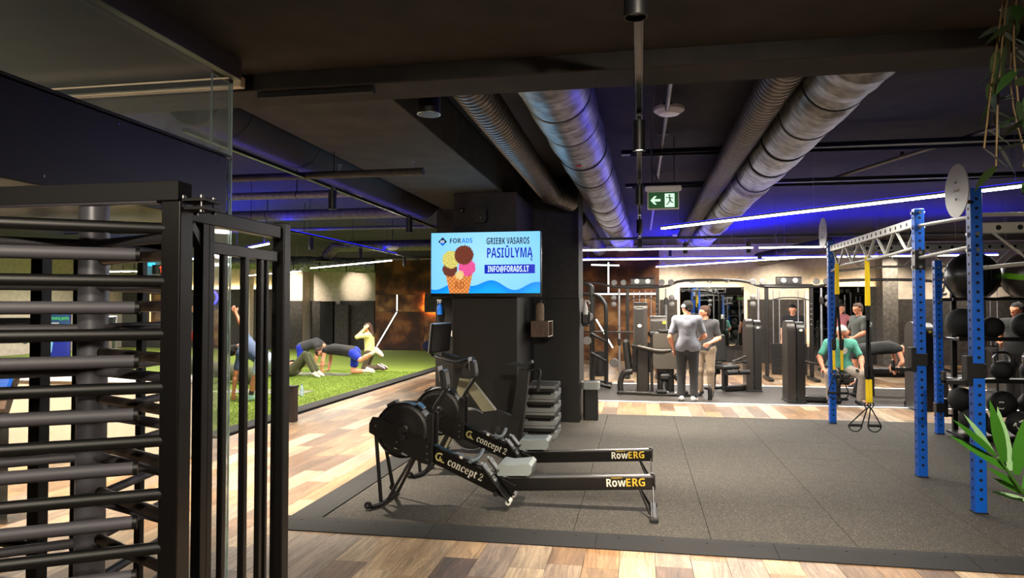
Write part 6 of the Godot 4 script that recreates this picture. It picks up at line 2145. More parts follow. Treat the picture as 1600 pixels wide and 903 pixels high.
func cable_station(label: String, x0: float, x1: float, z: float) -> void:
	var t := thing("cable_station", label, "cable machine", Vector3((x0 + x1) * 0.5, 0, z), 0.0, "cable towers before the back wall")
	var hw := (x1 - x0) * 0.5
	for s in [-1.0, 1.0]:
		part(t, "upright", bx(Vector3(s * hw, 1.1, 0), Vector3(0.08, 2.2, 0.12), 0.012), M.machine_dark)
		part(t, "foot", bx(Vector3(s * hw, 0.04, 0.15), Vector3(0.12, 0.07, 0.9), 0.02), M.machine_dark)
		# guide rods, weight stack, cable column
		var stack_x: float = s * (hw - 0.22)
		for q in [-0.07, 0.07]:
			var g := G.new()
			g.cyl(Vector3(stack_x + q, 0.1, 0), Vector3(stack_x + q, 2.1, 0), 0.012, -1, 10)
			part(t, "guide_rod", g, M.alu)
		for k in 14: part(t, "weight_plate", bx(Vector3(stack_x, 0.14 + k * 0.052, 0), Vector3(0.22, 0.046, 0.1), 0.005), M.powder)
		var g := G.new()
		g.cyl(Vector3(s * (hw + 0.2), 0.06, 0.1), Vector3(s * (hw + 0.2), 2.15, 0.1), 0.026, -1, 12)
		part(t, "cable_column", g, M.alu)
		part(t, "carriage", bx(Vector3(s * (hw + 0.2), 1.85 if s > 0 else 0.85, 0.14), Vector3(0.09, 0.16, 0.1), 0.02), M.machine_dark)
		for q in [[0.1, 2.32], [0.32, 2.32]]:
			g = G.new()
			g.lathe([Vector2(0, -0.03), Vector2(0.06, -0.03), Vector2(0.075, -0.015), Vector2(0.075, 0.015), Vector2(0.06, 0.03), Vector2(0, 0.03)], Vector3(s * (hw + q[0]), q[1] - 0.02, 0.1), Vector3.BACK, 20)
			part(t, "pulley", g, M.grip_grey)
		for q in [1.93, 1.77]:
			g = G.new()
			g.ball(Vector3(s * (hw + 0.33), q, 0.16), Vector3.ONE * 0.07, 16, 10)
			part(t, "stop_ball", g, M.grip_grey)
	part(t, "top_beam", bx(Vector3(0, 2.2, 0), Vector3(hw * 2 + 0.1, 0.09, 0.12), 0.02), M.machine_dark)
	# handle tray with curved cover
	var gg := rounded_slab(0.56, 0.17, 0.16, 0.05)
	part(t, "pulley_cover", gg, M.machine, Vector3(0, 2.25, 0))
	for s in [-1.0, 1.0]:
		var g := G.new()
		g.lathe([Vector2(0, -0.02), Vector2(0.06, -0.02), Vector2(0.06, 0.02), Vector2(0, 0.02)], Vector3(s * 0.13, 2.33, 0.1), Vector3.BACK, 18)
		part(t, "pulley", g, M.alu)
	frame_tube(t, [Vector3(-hw + 0.05, 1.85, 0.12), Vector3(-0.2, 1.92, 0.16), Vector3(0.2, 1.92, 0.16), Vector3(hw - 0.05, 1.85, 0.12)], 0.014, "machine_dark", "lat_bar")
	for k in 5: part(t, "accessory_hook", bx(Vector3(hw - 0.02, 1.3 + k * 0.12, 0.07), Vector3(0.03, 0.02, 0.06), 0.004), M.alu)

func machines() -> void:
	# overhead bar that links the two cable stations
	var z := -17.45
	var t := thing("overhead_pull_bar", "long black overhead bar with bent ends linking the two cable machines", "pull up bar", Vector3(0, 2.2, z))
	frame_tube(t, [Vector3(-1.25, 0.1, 0), Vector3(-1.0, 0.09, 0), Vector3(-0.55, 0.0, 0), Vector3(0.55, 0.0, 0), Vector3(1.05, 0.14, 0), Vector3(2.35, 0.13, 0), Vector3(2.9, -0.01, 0), Vector3(4.1, -0.01, 0), Vector3(4.6, 0.12, 0), Vector3(6.2, 0.12, 0), Vector3(7.2, 0.0, 0)], 0.034, "machine_dark", "bar")
	for x in [1.3, 1.7, 2.1, 5.0, 5.6]:
		frame_tube(t, [Vector3(x, 0.13, 0), Vector3(x - 0.05, 0.1, 0.12), Vector3(x - 0.12, 0.1, 0.3)], 0.018, "machine", "grip_bar")
	cable_station("cable machine in front of the rusty wall, left of the standing man", -0.3, 0.42, -17.5)
	cable_station("cable machine between the mirror and the seated man", 2.95, 3.95, -17.5)
	cable_station("cable machine seen behind the black exercise ball", 7.6, 8.6, -17.5)
	# tubular rack beside the pier
	t = thing("tubular_rack", "tall bent tube weight rack right of the pier, behind the bin", "rack", Vector3(-0.95, 0, -15.1))
	for zz in [-0.25, 0.25]:
		frame_tube(t, [Vector3(-0.06, 0.05, zz), Vector3(-0.06, 1.9, zz), Vector3(-0.1, 2.16, zz), Vector3(-0.26, 2.22, zz), Vector3(-0.4, 2.22, zz)], 0.04)
		frame_tube(t, [Vector3(0.24, 0.05, zz), Vector3(0.24, 1.55, zz), Vector3(0.2, 1.8, zz), Vector3(0.05, 1.95, zz), Vector3(-0.3, 1.97, zz)], 0.034)
		frame_tube(t, [Vector3(-0.3, 0.04, zz), Vector3(0.0, 0.1, zz), Vector3(0.35, 0.04, zz)], 0.045)
	for y in [1.15, 0.75]: frame_tube(t, [Vector3(-0.06, y, 0.3), Vector3(0.24, y - 0.16, 0.3)], 0.03)
	frame_tube(t, [Vector3(-0.4, 1.18, 0), Vector3(0.8, 1.17, 0)], 0.018, "machine", "cross_bar")
	for q in [[-0.14, 1.0], [0.42, 0.55], [-0.1, 1.5]]:
		var g := G.new()
		g.lathe([Vector2(0, -0.05), Vector2(0.08, -0.05), Vector2(0.09, -0.03), Vector2(0.09, 0.03), Vector2(0.08, 0.05), Vector2(0, 0.05)], Vector3(q[0], q[1], 0.34), Vector3.BACK, 20)
		part(t, "weight_disc", g, M.grip_grey)
	# small black bin under the rack
	t = thing("floor_bin", "small black bin behind the tubular rack", "bin", Vector3(-1.0, 0, -17.6))
	var g := G.new()
	g.lathe([Vector2(0, 0), Vector2(0.14, 0.0), Vector2(0.17, 0.6), Vector2(0.15, 0.6), Vector2(0.12, 0.04), Vector2(0, 0.04)], Vector3.ZERO, Vector3.UP, 20)
	part(t, "body", g, M.black)
	# press machine on the left
	t = thing("strength_machine", "tall weight machine with rounded grey shroud, left of the standing man", "gym machine", Vector3(0.05, 0, -14.1), 0.0, "weight stack machines")
	part(t, "shroud", rounded_slab(0.26, 0.92, 0.42, 0.16), M.machine, Vector3(-0.04, 0.88, 0))
	g = rounded_slab(0.14, 0.8, 0.1, 0.05)
	part(t, "shroud_face", g, M.machine_dark, Vector3(-0.06, 0.9, 0.2))
	g = G.new()
	g.ball(Vector3(-0.06, 1.34, 0.255), Vector3(0.04, 0.03, 0.006), 14, 8)
	part(t, "badge", g, M.logo_oval)
	part(t, "shroud", rounded_slab(0.3, 0.55, 0.42, 0.14), M.machine, Vector3(0.3, 0.98, -0.25))
	part(t, "badge", bx(Vector3(0.42, 1.4, -0.03), Vector3(0.07, 0.05, 0.006), 0.002), M.oval_yellow)
	part(t, "column", bx(Vector3(0.0, 0.45, 0), Vector3(0.24, 0.9, 0.3), 0.03), M.machine_dark)
	part(t, "column", bx(Vector3(0.38, 0.5, -0.1), Vector3(0.2, 0.95, 0.3), 0.03), M.machine)
	part(t, "base", bx(Vector3(0.2, 0.04, 0), Vector3(0.7, 0.07, 0.6), 0.02), M.machine_dark)
	frame_tube(t, [Vector3(-0.2, 0.95, 0.15), Vector3(-0.05, 0.93, 0.25), Vector3(0.3, 0.86, 0.28), Vector3(0.6, 0.88, 0.25)], 0.04, "machine")
	pad(t, "seat_back", Vector3(-0.3, 0.75, -0.1), Vector3(0.14, 0.62, 0.4), Basis(Vector3.BACK, 0.12))
	frame_tube(t, [Vector3(-0.2, 0.45, 0.1), Vector3(-0.38, 0.4, 0.1), Vector3(-0.44, 0.2, 0.1), Vector3(-0.42, 0.04, 0.1)], 0.06)
	part(t, "foot", bx(Vector3(-0.3, 0.04, 0.1), Vector3(0.4, 0.07, 0.3), 0.02), M.machine_dark)
	g = G.new()
	g.cyl(Vector3(0.26, 0.4, 0.22), Vector3(0.26, 0.7, 0.22), 0.02, -1, 10)
	part(t, "grip", g, M.walnut)
	# hip machine with shield panel
	t = thing("strength_machine", "low weight machine with broad flat front shield, directly behind the standing man's elbow", "gym machine", Vector3(0.6, 0, -13.95), 0.0, "weight stack machines")
	g = G.new()
	g.prism(pv(round_rect(0.36, 0.34, 0.08)), -0.02, 0.02, true)
	var sh := part(t, "shield", g, M.machine_panel, Vector3(0, 0.86, 0.12))
	part(sh, "seam", bx(Vector3(0, 0.06, 0.021), Vector3(0.7, 0.006, 0.003)), M.black)
	g = G.new()
	g.ball(Vector3(0.02, 0.0, 0.02), Vector3(0.03, 0.025, 0.006), 12, 8)
	part(sh, "badge", g, M.logo_oval)
	for s in [-1.0, 1.0]: frame_tube(t, [Vector3(s * 0.38, 0.03, 0.08), Vector3(s * 0.38, 0.95, 0.08), Vector3(s * 0.34, 1.16, 0.08), Vector3(s * 0.24, 1.2, 0.08)], 0.03)
	part(t, "top_tray", bx(Vector3(0.05, 1.24, -0.05), Vector3(0.6, 0.06, 0.36), 0.02), M.machine_dark)
	pad(t, "top_pad", Vector3(-0.2, 1.18, -0.2), Vector3(0.5, 0.14, 0.3))
	for s in [-1.0, 1.0]:
		pad(t, "thigh_pad", Vector3(s * 0.14, 0.36, 0.05), Vector3(0.24, 0.17, 0.2))
		frame_tube(t, [Vector3(s * 0.14, 0.3, 0.0), Vector3(s * 0.15, 0.12, 0.05), Vector3(s * 0.05, 0.05, 0.05)], 0.02, "alu")
		pad(t, "foot_rest", Vector3(s * 0.2, 0.09, 0.1), Vector3(0.2, 0.05, 0.22), Basis.IDENTITY, "rubber")
	part(t, "base", bx(Vector3(0, 0.035, -0.05), Vector3(0.82, 0.06, 0.5), 0.02), M.machine_dark)
	part(t, "weight_column", bx(Vector3(-0.1, 0.55, -0.25), Vector3(0.3, 1.1, 0.2), 0.03), M.machine_dark)
	# seated machines
	seat_machine("seated weight machine in front of the wall mirror, empty seat with slim tower", Vector3(1.68, 0, -14.8), 0.5, Vector3(0.62, 0, 0.05))
	seat_machine("seated weight machine whose tower stands left of the old man", Vector3(3.45, 0, -13.4), -0.2, Vector3(-0.72, 0, 0.1), "logo_oval", false)
	seat_machine("seated weight machine with yellow badge tower behind the blue upright", Vector3(5.15, 0, -13.3), 0.4, Vector3(-0.72, 0, 0.25), "oval_yellow")
	seat_machine("weight machine at the back between the old man and the dark tee man", Vector3(4.35, 0, -16.6), 0.0, Vector3(0.5, 0, -0.2))
	seat_machine("weight machine behind the kettlebell rack, right side", Vector3(7.2, 0, -13.9), -0.5, Vector3(-0.6, 0, 0.1))
	# flat bench with the bending exerciser
	t = thing("weight_bench", "black padded bench under the bending exerciser, left of the yellow badge tower", "bench", Vector3(4.75, 0, -14.6))
	pad(t, "bench_pad", Vector3(0, 0.5, 0), Vector3(1.0, 0.09, 0.32))
	for s in [-0.4, 0.4]: part(t, "leg", bx(Vector3(s, 0.24, 0), Vector3(0.07, 0.46, 0.3), 0.01), M.machine_dark)
	part(t, "rail", bx(Vector3(0, 0.4, 0), Vector3(0.9, 0.08, 0.08), 0.01), M.machine_dark)
	# dumbbell rack far right behind the balls
	t = thing("dumbbell_rack", "low dumbbell rack far behind the ball storage rack", "rack", Vector3(8.0, 0, -15.5))
	for y in [0.45, 0.85]:
		part(t, "shelf", bx(Vector3(0, y, 0), Vector3(2.4, 0.04, 0.35), 0.01, Basis(Vector3.RIGHT, 0.2)), M.machine_dark)
	for s in [-1.1, 1.1]: part(t, "post", bx(Vector3(s, 0.45, 0), Vector3(0.08, 0.9, 0.4), 0.01), M.machine_dark)
	for y in [0.5, 0.9]:
		for k in 6:
			var d := thing("dumbbell", "round black dumbbell, %s from the left on the %s tier of the far low rack" % [["first", "second", "third", "fourth", "fifth", "sixth"][k], "lower" if y < 0.7 else "upper"], "dumbbell", Vector3(7.05 + k * 0.38, y + 0.06, -15.48), 0.0, "dumbbells on the far rack")
			g = G.new()
			g.cyl(Vector3(0, 0, -0.09), Vector3(0, 0, 0.09), 0.016, -1, 10)
			part(d, "handle", g, M.steel)
			for s in [-1.0, 1.0]:
				g = G.new()
				g.cyl(Vector3(0, 0, s * 0.08), Vector3(0, 0, s * 0.16), 0.065, -1, 16)
				part(d, "head", g, M.rubber)

# ---------------------------------------------------------------- things seen through the turnstile
func treadmill(at: Vector3, turn: float, label: String) -> void:
	var t := thing("treadmill", label, "treadmill", at, turn, "treadmills behind the low wall")
	part(t, "deck", bx(Vector3(0, 0.12, 0), Vector3(0.8, 0.18, 1.9), 0.04), M.machine_dark)
	part(t, "belt", bx(Vector3(0, 0.215, 0.0), Vector3(0.5, 0.012, 1.7), 0.004), M.black_matte)
	for s in [-1.0, 1.0]:
		var g := G.new()
		g.tube([Vector3(s * 0.36, 0.15, -0.75), Vector3(s * 0.38, 0.9, -0.7), Vector3(s * 0.36, 1.2, -0.5), Vector3(s * 0.34, 1.1, 0.1)], 0.045, 10, 5)
		part(t, "arm", g, M.alu)
	part(t, "console", bx(Vector3(0, 1.28, -0.62), Vector3(0.78, 0.42, 0.08), 0.03, Basis(Vector3.RIGHT, -0.35)), M.black_gloss)
	part(t, "console_rim", bx(Vector3(0, 1.27, -0.65), Vector3(0.86, 0.48, 0.05), 0.025, Basis(Vector3.RIGHT, -0.35)), M.alu)
	part(t, "display", bx(Vector3(0, 1.3, -0.575), Vector3(0.3, 0.2, 0.01), 0.002, Basis(Vector3.RIGHT, -0.35)), M.machine_panel)

func reception_side() -> void:
	# low pale counter behind the turnstile
	var t := thing("reception_counter", "long low pale counter behind the turnstile bars", "counter", Vector3(-7.3, 0, -7.25))
	part(t, "front", bx(Vector3(-0.2, 0.43, 0), Vector3(5.0, 0.86, 0.5), 0.01), M.counter)
	part(t, "top", bx(Vector3(-0.2, 0.88, 0), Vector3(5.1, 0.04, 0.6), 0.006), M.white_plastic)
	part(t, "plinth", bx(Vector3(-0.2, 0.04, 0.26), Vector3(5.0, 0.08, 0.02)), M.steel)
	t = thing("card_terminal", "tilted tablet terminal on a wooden stand seen between turnstile bars", "terminal", Vector3(-5.1, 0.0, -4.9))
	part(t, "stand", bx(Vector3(0, 0.5, 0), Vector3(0.08, 1.0, 0.08), 0.006), M.powder)
	part(t, "wood_face", bx(Vector3(0, 1.0, 0.02), Vector3(0.2, 0.3, 0.08), 0.006, Basis(Vector3.UP, 0.3) * Basis(Vector3.RIGHT, -0.5)), M.walnut)
	part(t, "display", bx(Vector3(0.02, 1.1, 0.03), Vector3(0.15, 0.12, 0.05), 0.004, Basis(Vector3.UP, 0.3) * Basis(Vector3.RIGHT, -0.5)), M.scr_blue)
	# poster stand
	t = thing("poster_stand", "blue poster with green lettering on a stand behind the turnstile column", "poster", Vector3(-7.61, 0.9, -8.15))
	part(t, "board", bx(Vector3(0, 0.42, 0), Vector3(0.36, 0.66, 0.02), 0.003), M.poster_blue)
	part(t, "band", bx(Vector3(0, 0.66, 0.011), Vector3(0.35, 0.17, 0.002)), M.poster_teal)
	letters(t, "donlentių parke", 0.058, M.poster_green, Transform3D(Basis.IDENTITY, Vector3(-0.17, 0.655, 0.0135)), 0.75, 0.001, 700)
	letters(t, "su treniruote", 0.03, M.label_white, Transform3D(Basis.IDENTITY, Vector3(-0.16, 0.59, 0.0135)), 0.9, 0.001, 600)
	var cup := G.new()
	cup.prism(pv([[-0.17, 0.36], [-0.07, 0.36], [-0.095, 0.2], [-0.145, 0.2]]), 0.011, 0.013)
	part(t, "printed_cup", cup, M.poster_cup)
	part(t, "pole", bx(Vector3(0, -0.4, 0), Vector3(0.04, 1.0, 0.02), 0.003), M.black)
	part(t, "foot", bx(Vector3(0, -0.885, 0), Vector3(0.3, 0.03, 0.2), 0.004), M.black)
	treadmill(Vector3(-10.6, 0.018, -10.2), 0.5, "treadmill with silver console at the left picture edge")
	treadmill(Vector3(-11.2, 0.018, -12.6), 0.4, "treadmill with silver arms seen right of the turnstile column")
	# digital clock and small lit signs far back
	t = thing("digital_clock", "black wall clock with red digits seen past the turnstile arms", "clock", Vector3(-14.9, 2.9, -20.0))
	part(t, "case", bx(Vector3.ZERO, Vector3(0.75, 0.3, 0.06), 0.01), M.black)
	letters(t, "12:5", 0.3, M.led_red, Transform3D(Basis.IDENTITY, Vector3(-0.12, 0, 0.035)), 0.8, 0.004, 700, "led_digits")
	part(t, "hanger", bx(Vector3(0, 0.42, 0), Vector3(0.03, 0.56, 0.03)), M.black)
	t = thing("neon_wall_sign", "cyan neon sign with bent corner seen past the turnstile arms", "sign", Vector3(-20.8, 3.35, -26.8))
	var g := G.new()
	g.box(Vector3(0, 0, 0), Vector3(0.12, 0.5, 0.05), 0.01)
	g.box(Vector3(0.28, 0.18, 0), Vector3(0.34, 0.14, 0.05), 0.01)
	part(t, "neon_tube", g, M.cyan_glow)
	for k in 3:
		t = thing("ceiling_light_panel", ["left one of three small white ceiling panels past the turnstile column", "middle one of three small white ceiling panels past the turnstile column", "right one of three small white ceiling panels past the turnstile column"][k], "light", Vector3(-18.84 + k * 0.46, 3.0, -22.5), 0.0, "small ceiling panels at the far left")
		part(t, "frame", bx(Vector3(0, 0.02, 0), Vector3(0.34, 0.05, 0.5), 0.006), M.white_plastic)
		part(t, "diffuser", bx(Vector3(0, -0.008, 0), Vector3(0.3, 0.012, 0.46), 0.002), M.tube)
		part(t, "rod", bx(Vector3(0, 0.3, 0), Vector3(0.02, 0.56, 0.02)), M.black)
		area(t, t.position + Vector3(0, -0.02, 0), Vector3.RIGHT, Vector3.DOWN, 0.3, 0.46, 0.8)
	# warm framed panels on the far wall
	for q in [[-17.4, 0.75, 1.55, "rusty board with warm edge light on the far wall, seen through the gate bars"], [-19.8, 1.5, 1.5, "golden brown wall board with warm edge light, seen right of the turnstile column"]]:
		t = thing("lit_wall_board", q[3], "panel", Vector3(q[0], 1.5 if q[0] < -18.0 else 0.85, -26.84), 0.0, "boards with warm edge light")
		part(t, "board", bx(Vector3.ZERO, Vector3(q[1], q[2], 0.03), 0.003), M.rust_pale)
		part(t, "led_strip", bx(Vector3(-q[1] * 0.5 - 0.03, 0, 0.0), Vector3(0.04, q[2], 0.03), 0.002), M.warm_strip)
		area(t, t.position + Vector3(-q[1] * 0.5 - 0.03, 0, 0.03), Vector3.UP, Vector3.BACK, q[2], 0.04, 0.5, Color(1, 0.7, 0.35))
	t = thing("neon_ring", "blue glowing ring on the far wall, seen between gate bars", "neon", Vector3(-17.7, 2.1, -26.8))
	g = G.new()
	g.ring(Vector3.ZERO, Vector3.BACK, 0.28, 0.05, 26, 8)
	part(t, "neon_tube", g, M.blue_glow)
	t = thing("turf_end_post", "short dark brown post at the turf corner, just right of the gate's last bar", "post", Vector3(-5.1, 0, -9.75))
	part(t, "post", bx(Vector3(0, 0.26, 0), Vector3(0.14, 0.52, 0.14), 0.01), M.brown_box)
	part(t, "cap", bx(Vector3(0, 0.525, 0), Vector3(0.16, 0.02, 0.16), 0.004), M.black)
	t = thing("foam_roller_bench", "olive padded roll lying on the turf behind the leaning man", "roller", Vector3(-9.3, 0.2, -14.4))
	g = G.new()
	g.cyl(Vector3(-1.2, 0.25, 0), Vector3(1.1, 0.0, 0.3), 0.18, -1, 22)
	part(t, "roll", g, M.cloth_olive)
	t = thing("sport_bag", "dark bag lying on the floor at the rusty wall", "bag", Vector3(-7.9, 0.02, -25.9))
	g = G.new()
	g.ball(Vector3(0, 0.2, 0), Vector3(0.3, 0.22, 0.2), 18, 12)
	part(t, "bag_body", g, M.cloth_navy)
	g = G.new()
	g.ring(Vector3(0, 0.38, 0), Vector3.BACK, 0.12, 0.015, 16, 6, PI)
	part(t, "strap", g, M.black)

# ---------------------------------------------------------------- plants at the right edge
func leaflet(g: G, a: Vector3, dir: Vector3, side: Vector3, l: float, w: float, droop := 0.15) -> void:
	var n := 6
	var prev := []
	var nr := dir.cross(side).normalized()
	for i in n + 1:
		var s := float(i) / n
		var c := a + dir * l * s + Vector3.DOWN * droop * l * s * s
		var ww := w * sin(PI * minf(0.12 + s * 0.88, 1.0)) * (1.0 - 0.25 * s)
		var row := [c - side * ww, c + nr * ww * 0.25, c + side * ww]
		if i > 0:
			for k in 2:
				g.tri(prev[k], prev[k + 1], row[k + 1], nr, nr, nr)
				g.tri(prev[k], row[k + 1], row[k], nr, nr, nr)
		prev = row

func plants() -> void:
	var t := thing("potted_palm", "green palm fronds reaching in at the lower right corner", "palm", Vector3(1.75, 0, -2.8))
	var g := G.new()
	g.lathe([Vector2(0, 0), Vector2(0.17, 0.0), Vector2(0.22, 0.42), Vector2(0.2, 0.44), Vector2(0.18, 0.38), Vector2(0, 0.38)], Vector3.ZERO, Vector3.UP, 28)
	part(t, "pot", g, M.powder)
	# fronds: [rachis points (world), leaflets side angle]
	var o := t.position
	# the frond that reaches into view, leaf by leaf: [base, tip, half width]
	g = G.new()
	g.tube([Vector3(1.75, 0.38, -2.8) - o, Vector3(1.6, 0.7, -2.76) - o, Vector3(1.442, 0.879, -2.7) - o, Vector3(1.27, 1.053, -2.62) - o, Vector3(1.145, 1.211, -2.55) - o], 0.011, 8, 5, 0.004)
	var stem := part(t, "stem", g, M.leaf)
	for q in [[Vector3(1.138, 1.217, -2.55), Vector3(0.969, 1.362, -2.45), 0.012], [Vector3(1.13, 1.229, -2.55), Vector3(1.064, 1.353, -2.6), 0.01], [Vector3(1.182, 1.166, -2.57), Vector3(0.977, 1.303, -2.5), 0.014], [Vector3(1.173, 1.193, -2.57), Vector3(1.1, 1.421, -2.5), 0.02], [Vector3(1.192, 1.165, -2.58), Vector3(1.212, 1.373, -2.7), 0.02], [Vector3(1.22, 1.146, -2.6), Vector3(1.23, 1.369, -2.55), 0.024], [Vector3(1.227, 1.109, -2.6), Vector3(1.109, 1.187, -2.55), 0.011], [Vector3(1.251, 1.08, -2.62), Vector3(1.139, 1.148, -2.58), 0.011], [Vector3(1.252, 1.095, -2.62), Vector3(1.32, 1.3, -2.6), 0.022], [Vector3(1.279, 1.051, -2.63), Vector3(1.18, 1.075, -2.7), 0.01]]:
		var d0: Vector3 = q[1] - q[0]
		g = G.new()
		leaflet(g, q[0] - o, d0.normalized(), d0.cross(Vector3(-0.2, 0.35, 1)).normalized(), d0.length(), q[2], 0.06)
		part(stem, "leaf", g, M.leaf)
	var fr := [
		[Vector3(1.75, 0.38, -2.8), Vector3(1.8, 1.0, -2.9), Vector3(1.86, 1.5, -3.0), Vector3(1.9, 1.9, -3.1)],
		[Vector3(1.75, 0.38, -2.8), Vector3(2.1, 1.1, -2.9), Vector3(2.4, 1.4, -3.0), Vector3(2.65, 1.5, -3.1)],
		[Vector3(1.75, 0.38, -2.8), Vector3(1.8, 0.9, -2.5), Vector3(1.85, 1.25, -2.2), Vector3(1.9, 1.4, -1.9)]]
	for f in fr:
		var pts := []
		for p in f: pts.append(p - o)
		g = G.new()
		g.tube(pts, 0.008, 7, 6, 0.003)
		var st := part(t, "stem", g, M.leaf)
		for k in 9:
			var s := 0.42 + 0.58 * k / 8.0
			var u := s * 3.0
			var i := mini(int(u), 2)
			var a: Vector3 = (pts[i] as Vector3).cubic_interpolate(pts[i + 1], pts[maxi(i - 1, 0)], pts[mini(i + 2, 3)], u - i)
			var d: Vector3 = (pts[mini(i + 1, 3)] - pts[i]).normalized()
			var flatd := d.cross(Vector3.UP).normalized()
			for q in [-1.0, 1.0]:
				if k == 8 and q > 0: continue
				var dir: Vector3 = (d * 0.85 + flatd * q * 0.55 + Vector3.UP * 0.3 * (1.0 if q > 0 else 0.1)).normalized()
				if k == 8: dir = d
				var sd := dir.cross(Vector3(0.4, 0.5, 0.8)).normalized()
				g = G.new()
				leaflet(g, a, dir, sd, 0.36 - absf(s - 0.7) * 0.3, 0.024, 0.2)
				part(st, "leaf", g, M.leaf)
	# hanging foliage at the upper right
	t = thing("hanging_plant", "dark hanging foliage at the upper right edge below the ceiling", "plant", Vector3(1.6, 3.04, -3.05))
	g = G.new()
	g.lathe([Vector2(0, -0.02), Vector2(0.1, 0.0), Vector2(0.13, 0.1), Vector2(0, 0.1)], Vector3.ZERO, Vector3.UP, 20)
	part(t, "basket", g, M.powder)
	var rr := RandomNumberGenerator.new()
	rr.seed = 21
	for k in 16:
		var a := TAU * k / 16.0
		var rad := Vector3(cos(a), 0, sin(a))
		var l := rr.randf_range(0.45, 0.85)
		var pts := [rad * 0.05, rad * 0.14 + Vector3(0, 0.02, 0), rad * 0.2 + Vector3(0, -l * 0.5, 0), rad * rr.randf_range(0.14, 0.24) + Vector3(rr.randf_range(-0.06, 0.06), -l, rr.randf_range(-0.06, 0.06))]
		g = G.new()
		g.tube(pts, 0.004, 5, 5)
		var st := part(t, "vine", g, M.twig)
		for j in 11:
			var s := 0.25 + 0.75 * j / 10.0
			var u := s * 3.0
			var i := mini(int(u), 2)
			var p: Vector3 = (pts[i] as Vector3).lerp(pts[i + 1], u - i)
			var dir := Vector3(rr.randf_range(-1, 1), rr.randf_range(-0.9, 0.3), rr.randf_range(-1, 1)).normalized()
			g = G.new()
			leaflet(g, p, dir, dir.cross(Vector3(0.3, 0.9, 0.2)).normalized(), rr.randf_range(0.07, 0.12), 0.026, 0.3)
			part(st, "leaf", g, M.leaf_dark)

func standing(h: float) -> Dictionary:
	var k := h / 1.8
	var J := {"pel": Vector3(0, 0.97, 0), "chest": Vector3(0, 1.34, -0.01), "neck": Vector3(0, 1.52, -0.02), "head": Vector3(0, 1.67, 0.02), "face": Vector3(0, 0, 1),
		"sh": [Vector3(0.19, 1.45, -0.02), Vector3(-0.19, 1.45, -0.02)], "el": [Vector3(0.26, 1.16, -0.06), Vector3(-0.26, 1.16, -0.06)], "wr": [Vector3(0.25, 0.92, 0.06), Vector3(-0.25, 0.92, 0.06)],
		"hip": [Vector3(0.1, 0.94, 0), Vector3(-0.1, 0.94, 0)], "kn": [Vector3(0.11, 0.51, 0.02), Vector3(-0.11, 0.51, 0.02)], "an": [Vector3(0.11, 0.09, -0.02), Vector3(-0.11, 0.09, -0.02)], "toe": [Vector3(0.14, 0.045, 0.11), Vector3(-0.14, 0.045, 0.11)]}
	for q in J:
		if q == "face": continue
		if J[q] is Array:
			for i in 2: J[q][i] = J[q][i] * k
			for i in 2:
				if q in ["an", "toe"]: J[q][i].y /= k
		else: J[q] = J[q] * k
	return J

func pair(x: float, y: float, z: float, dx := 0.0, dy := 0.0, s := 1.0) -> Array:
	return [Vector3(x, y, s * z), Vector3(x + dx, y + dy, -s * z)]

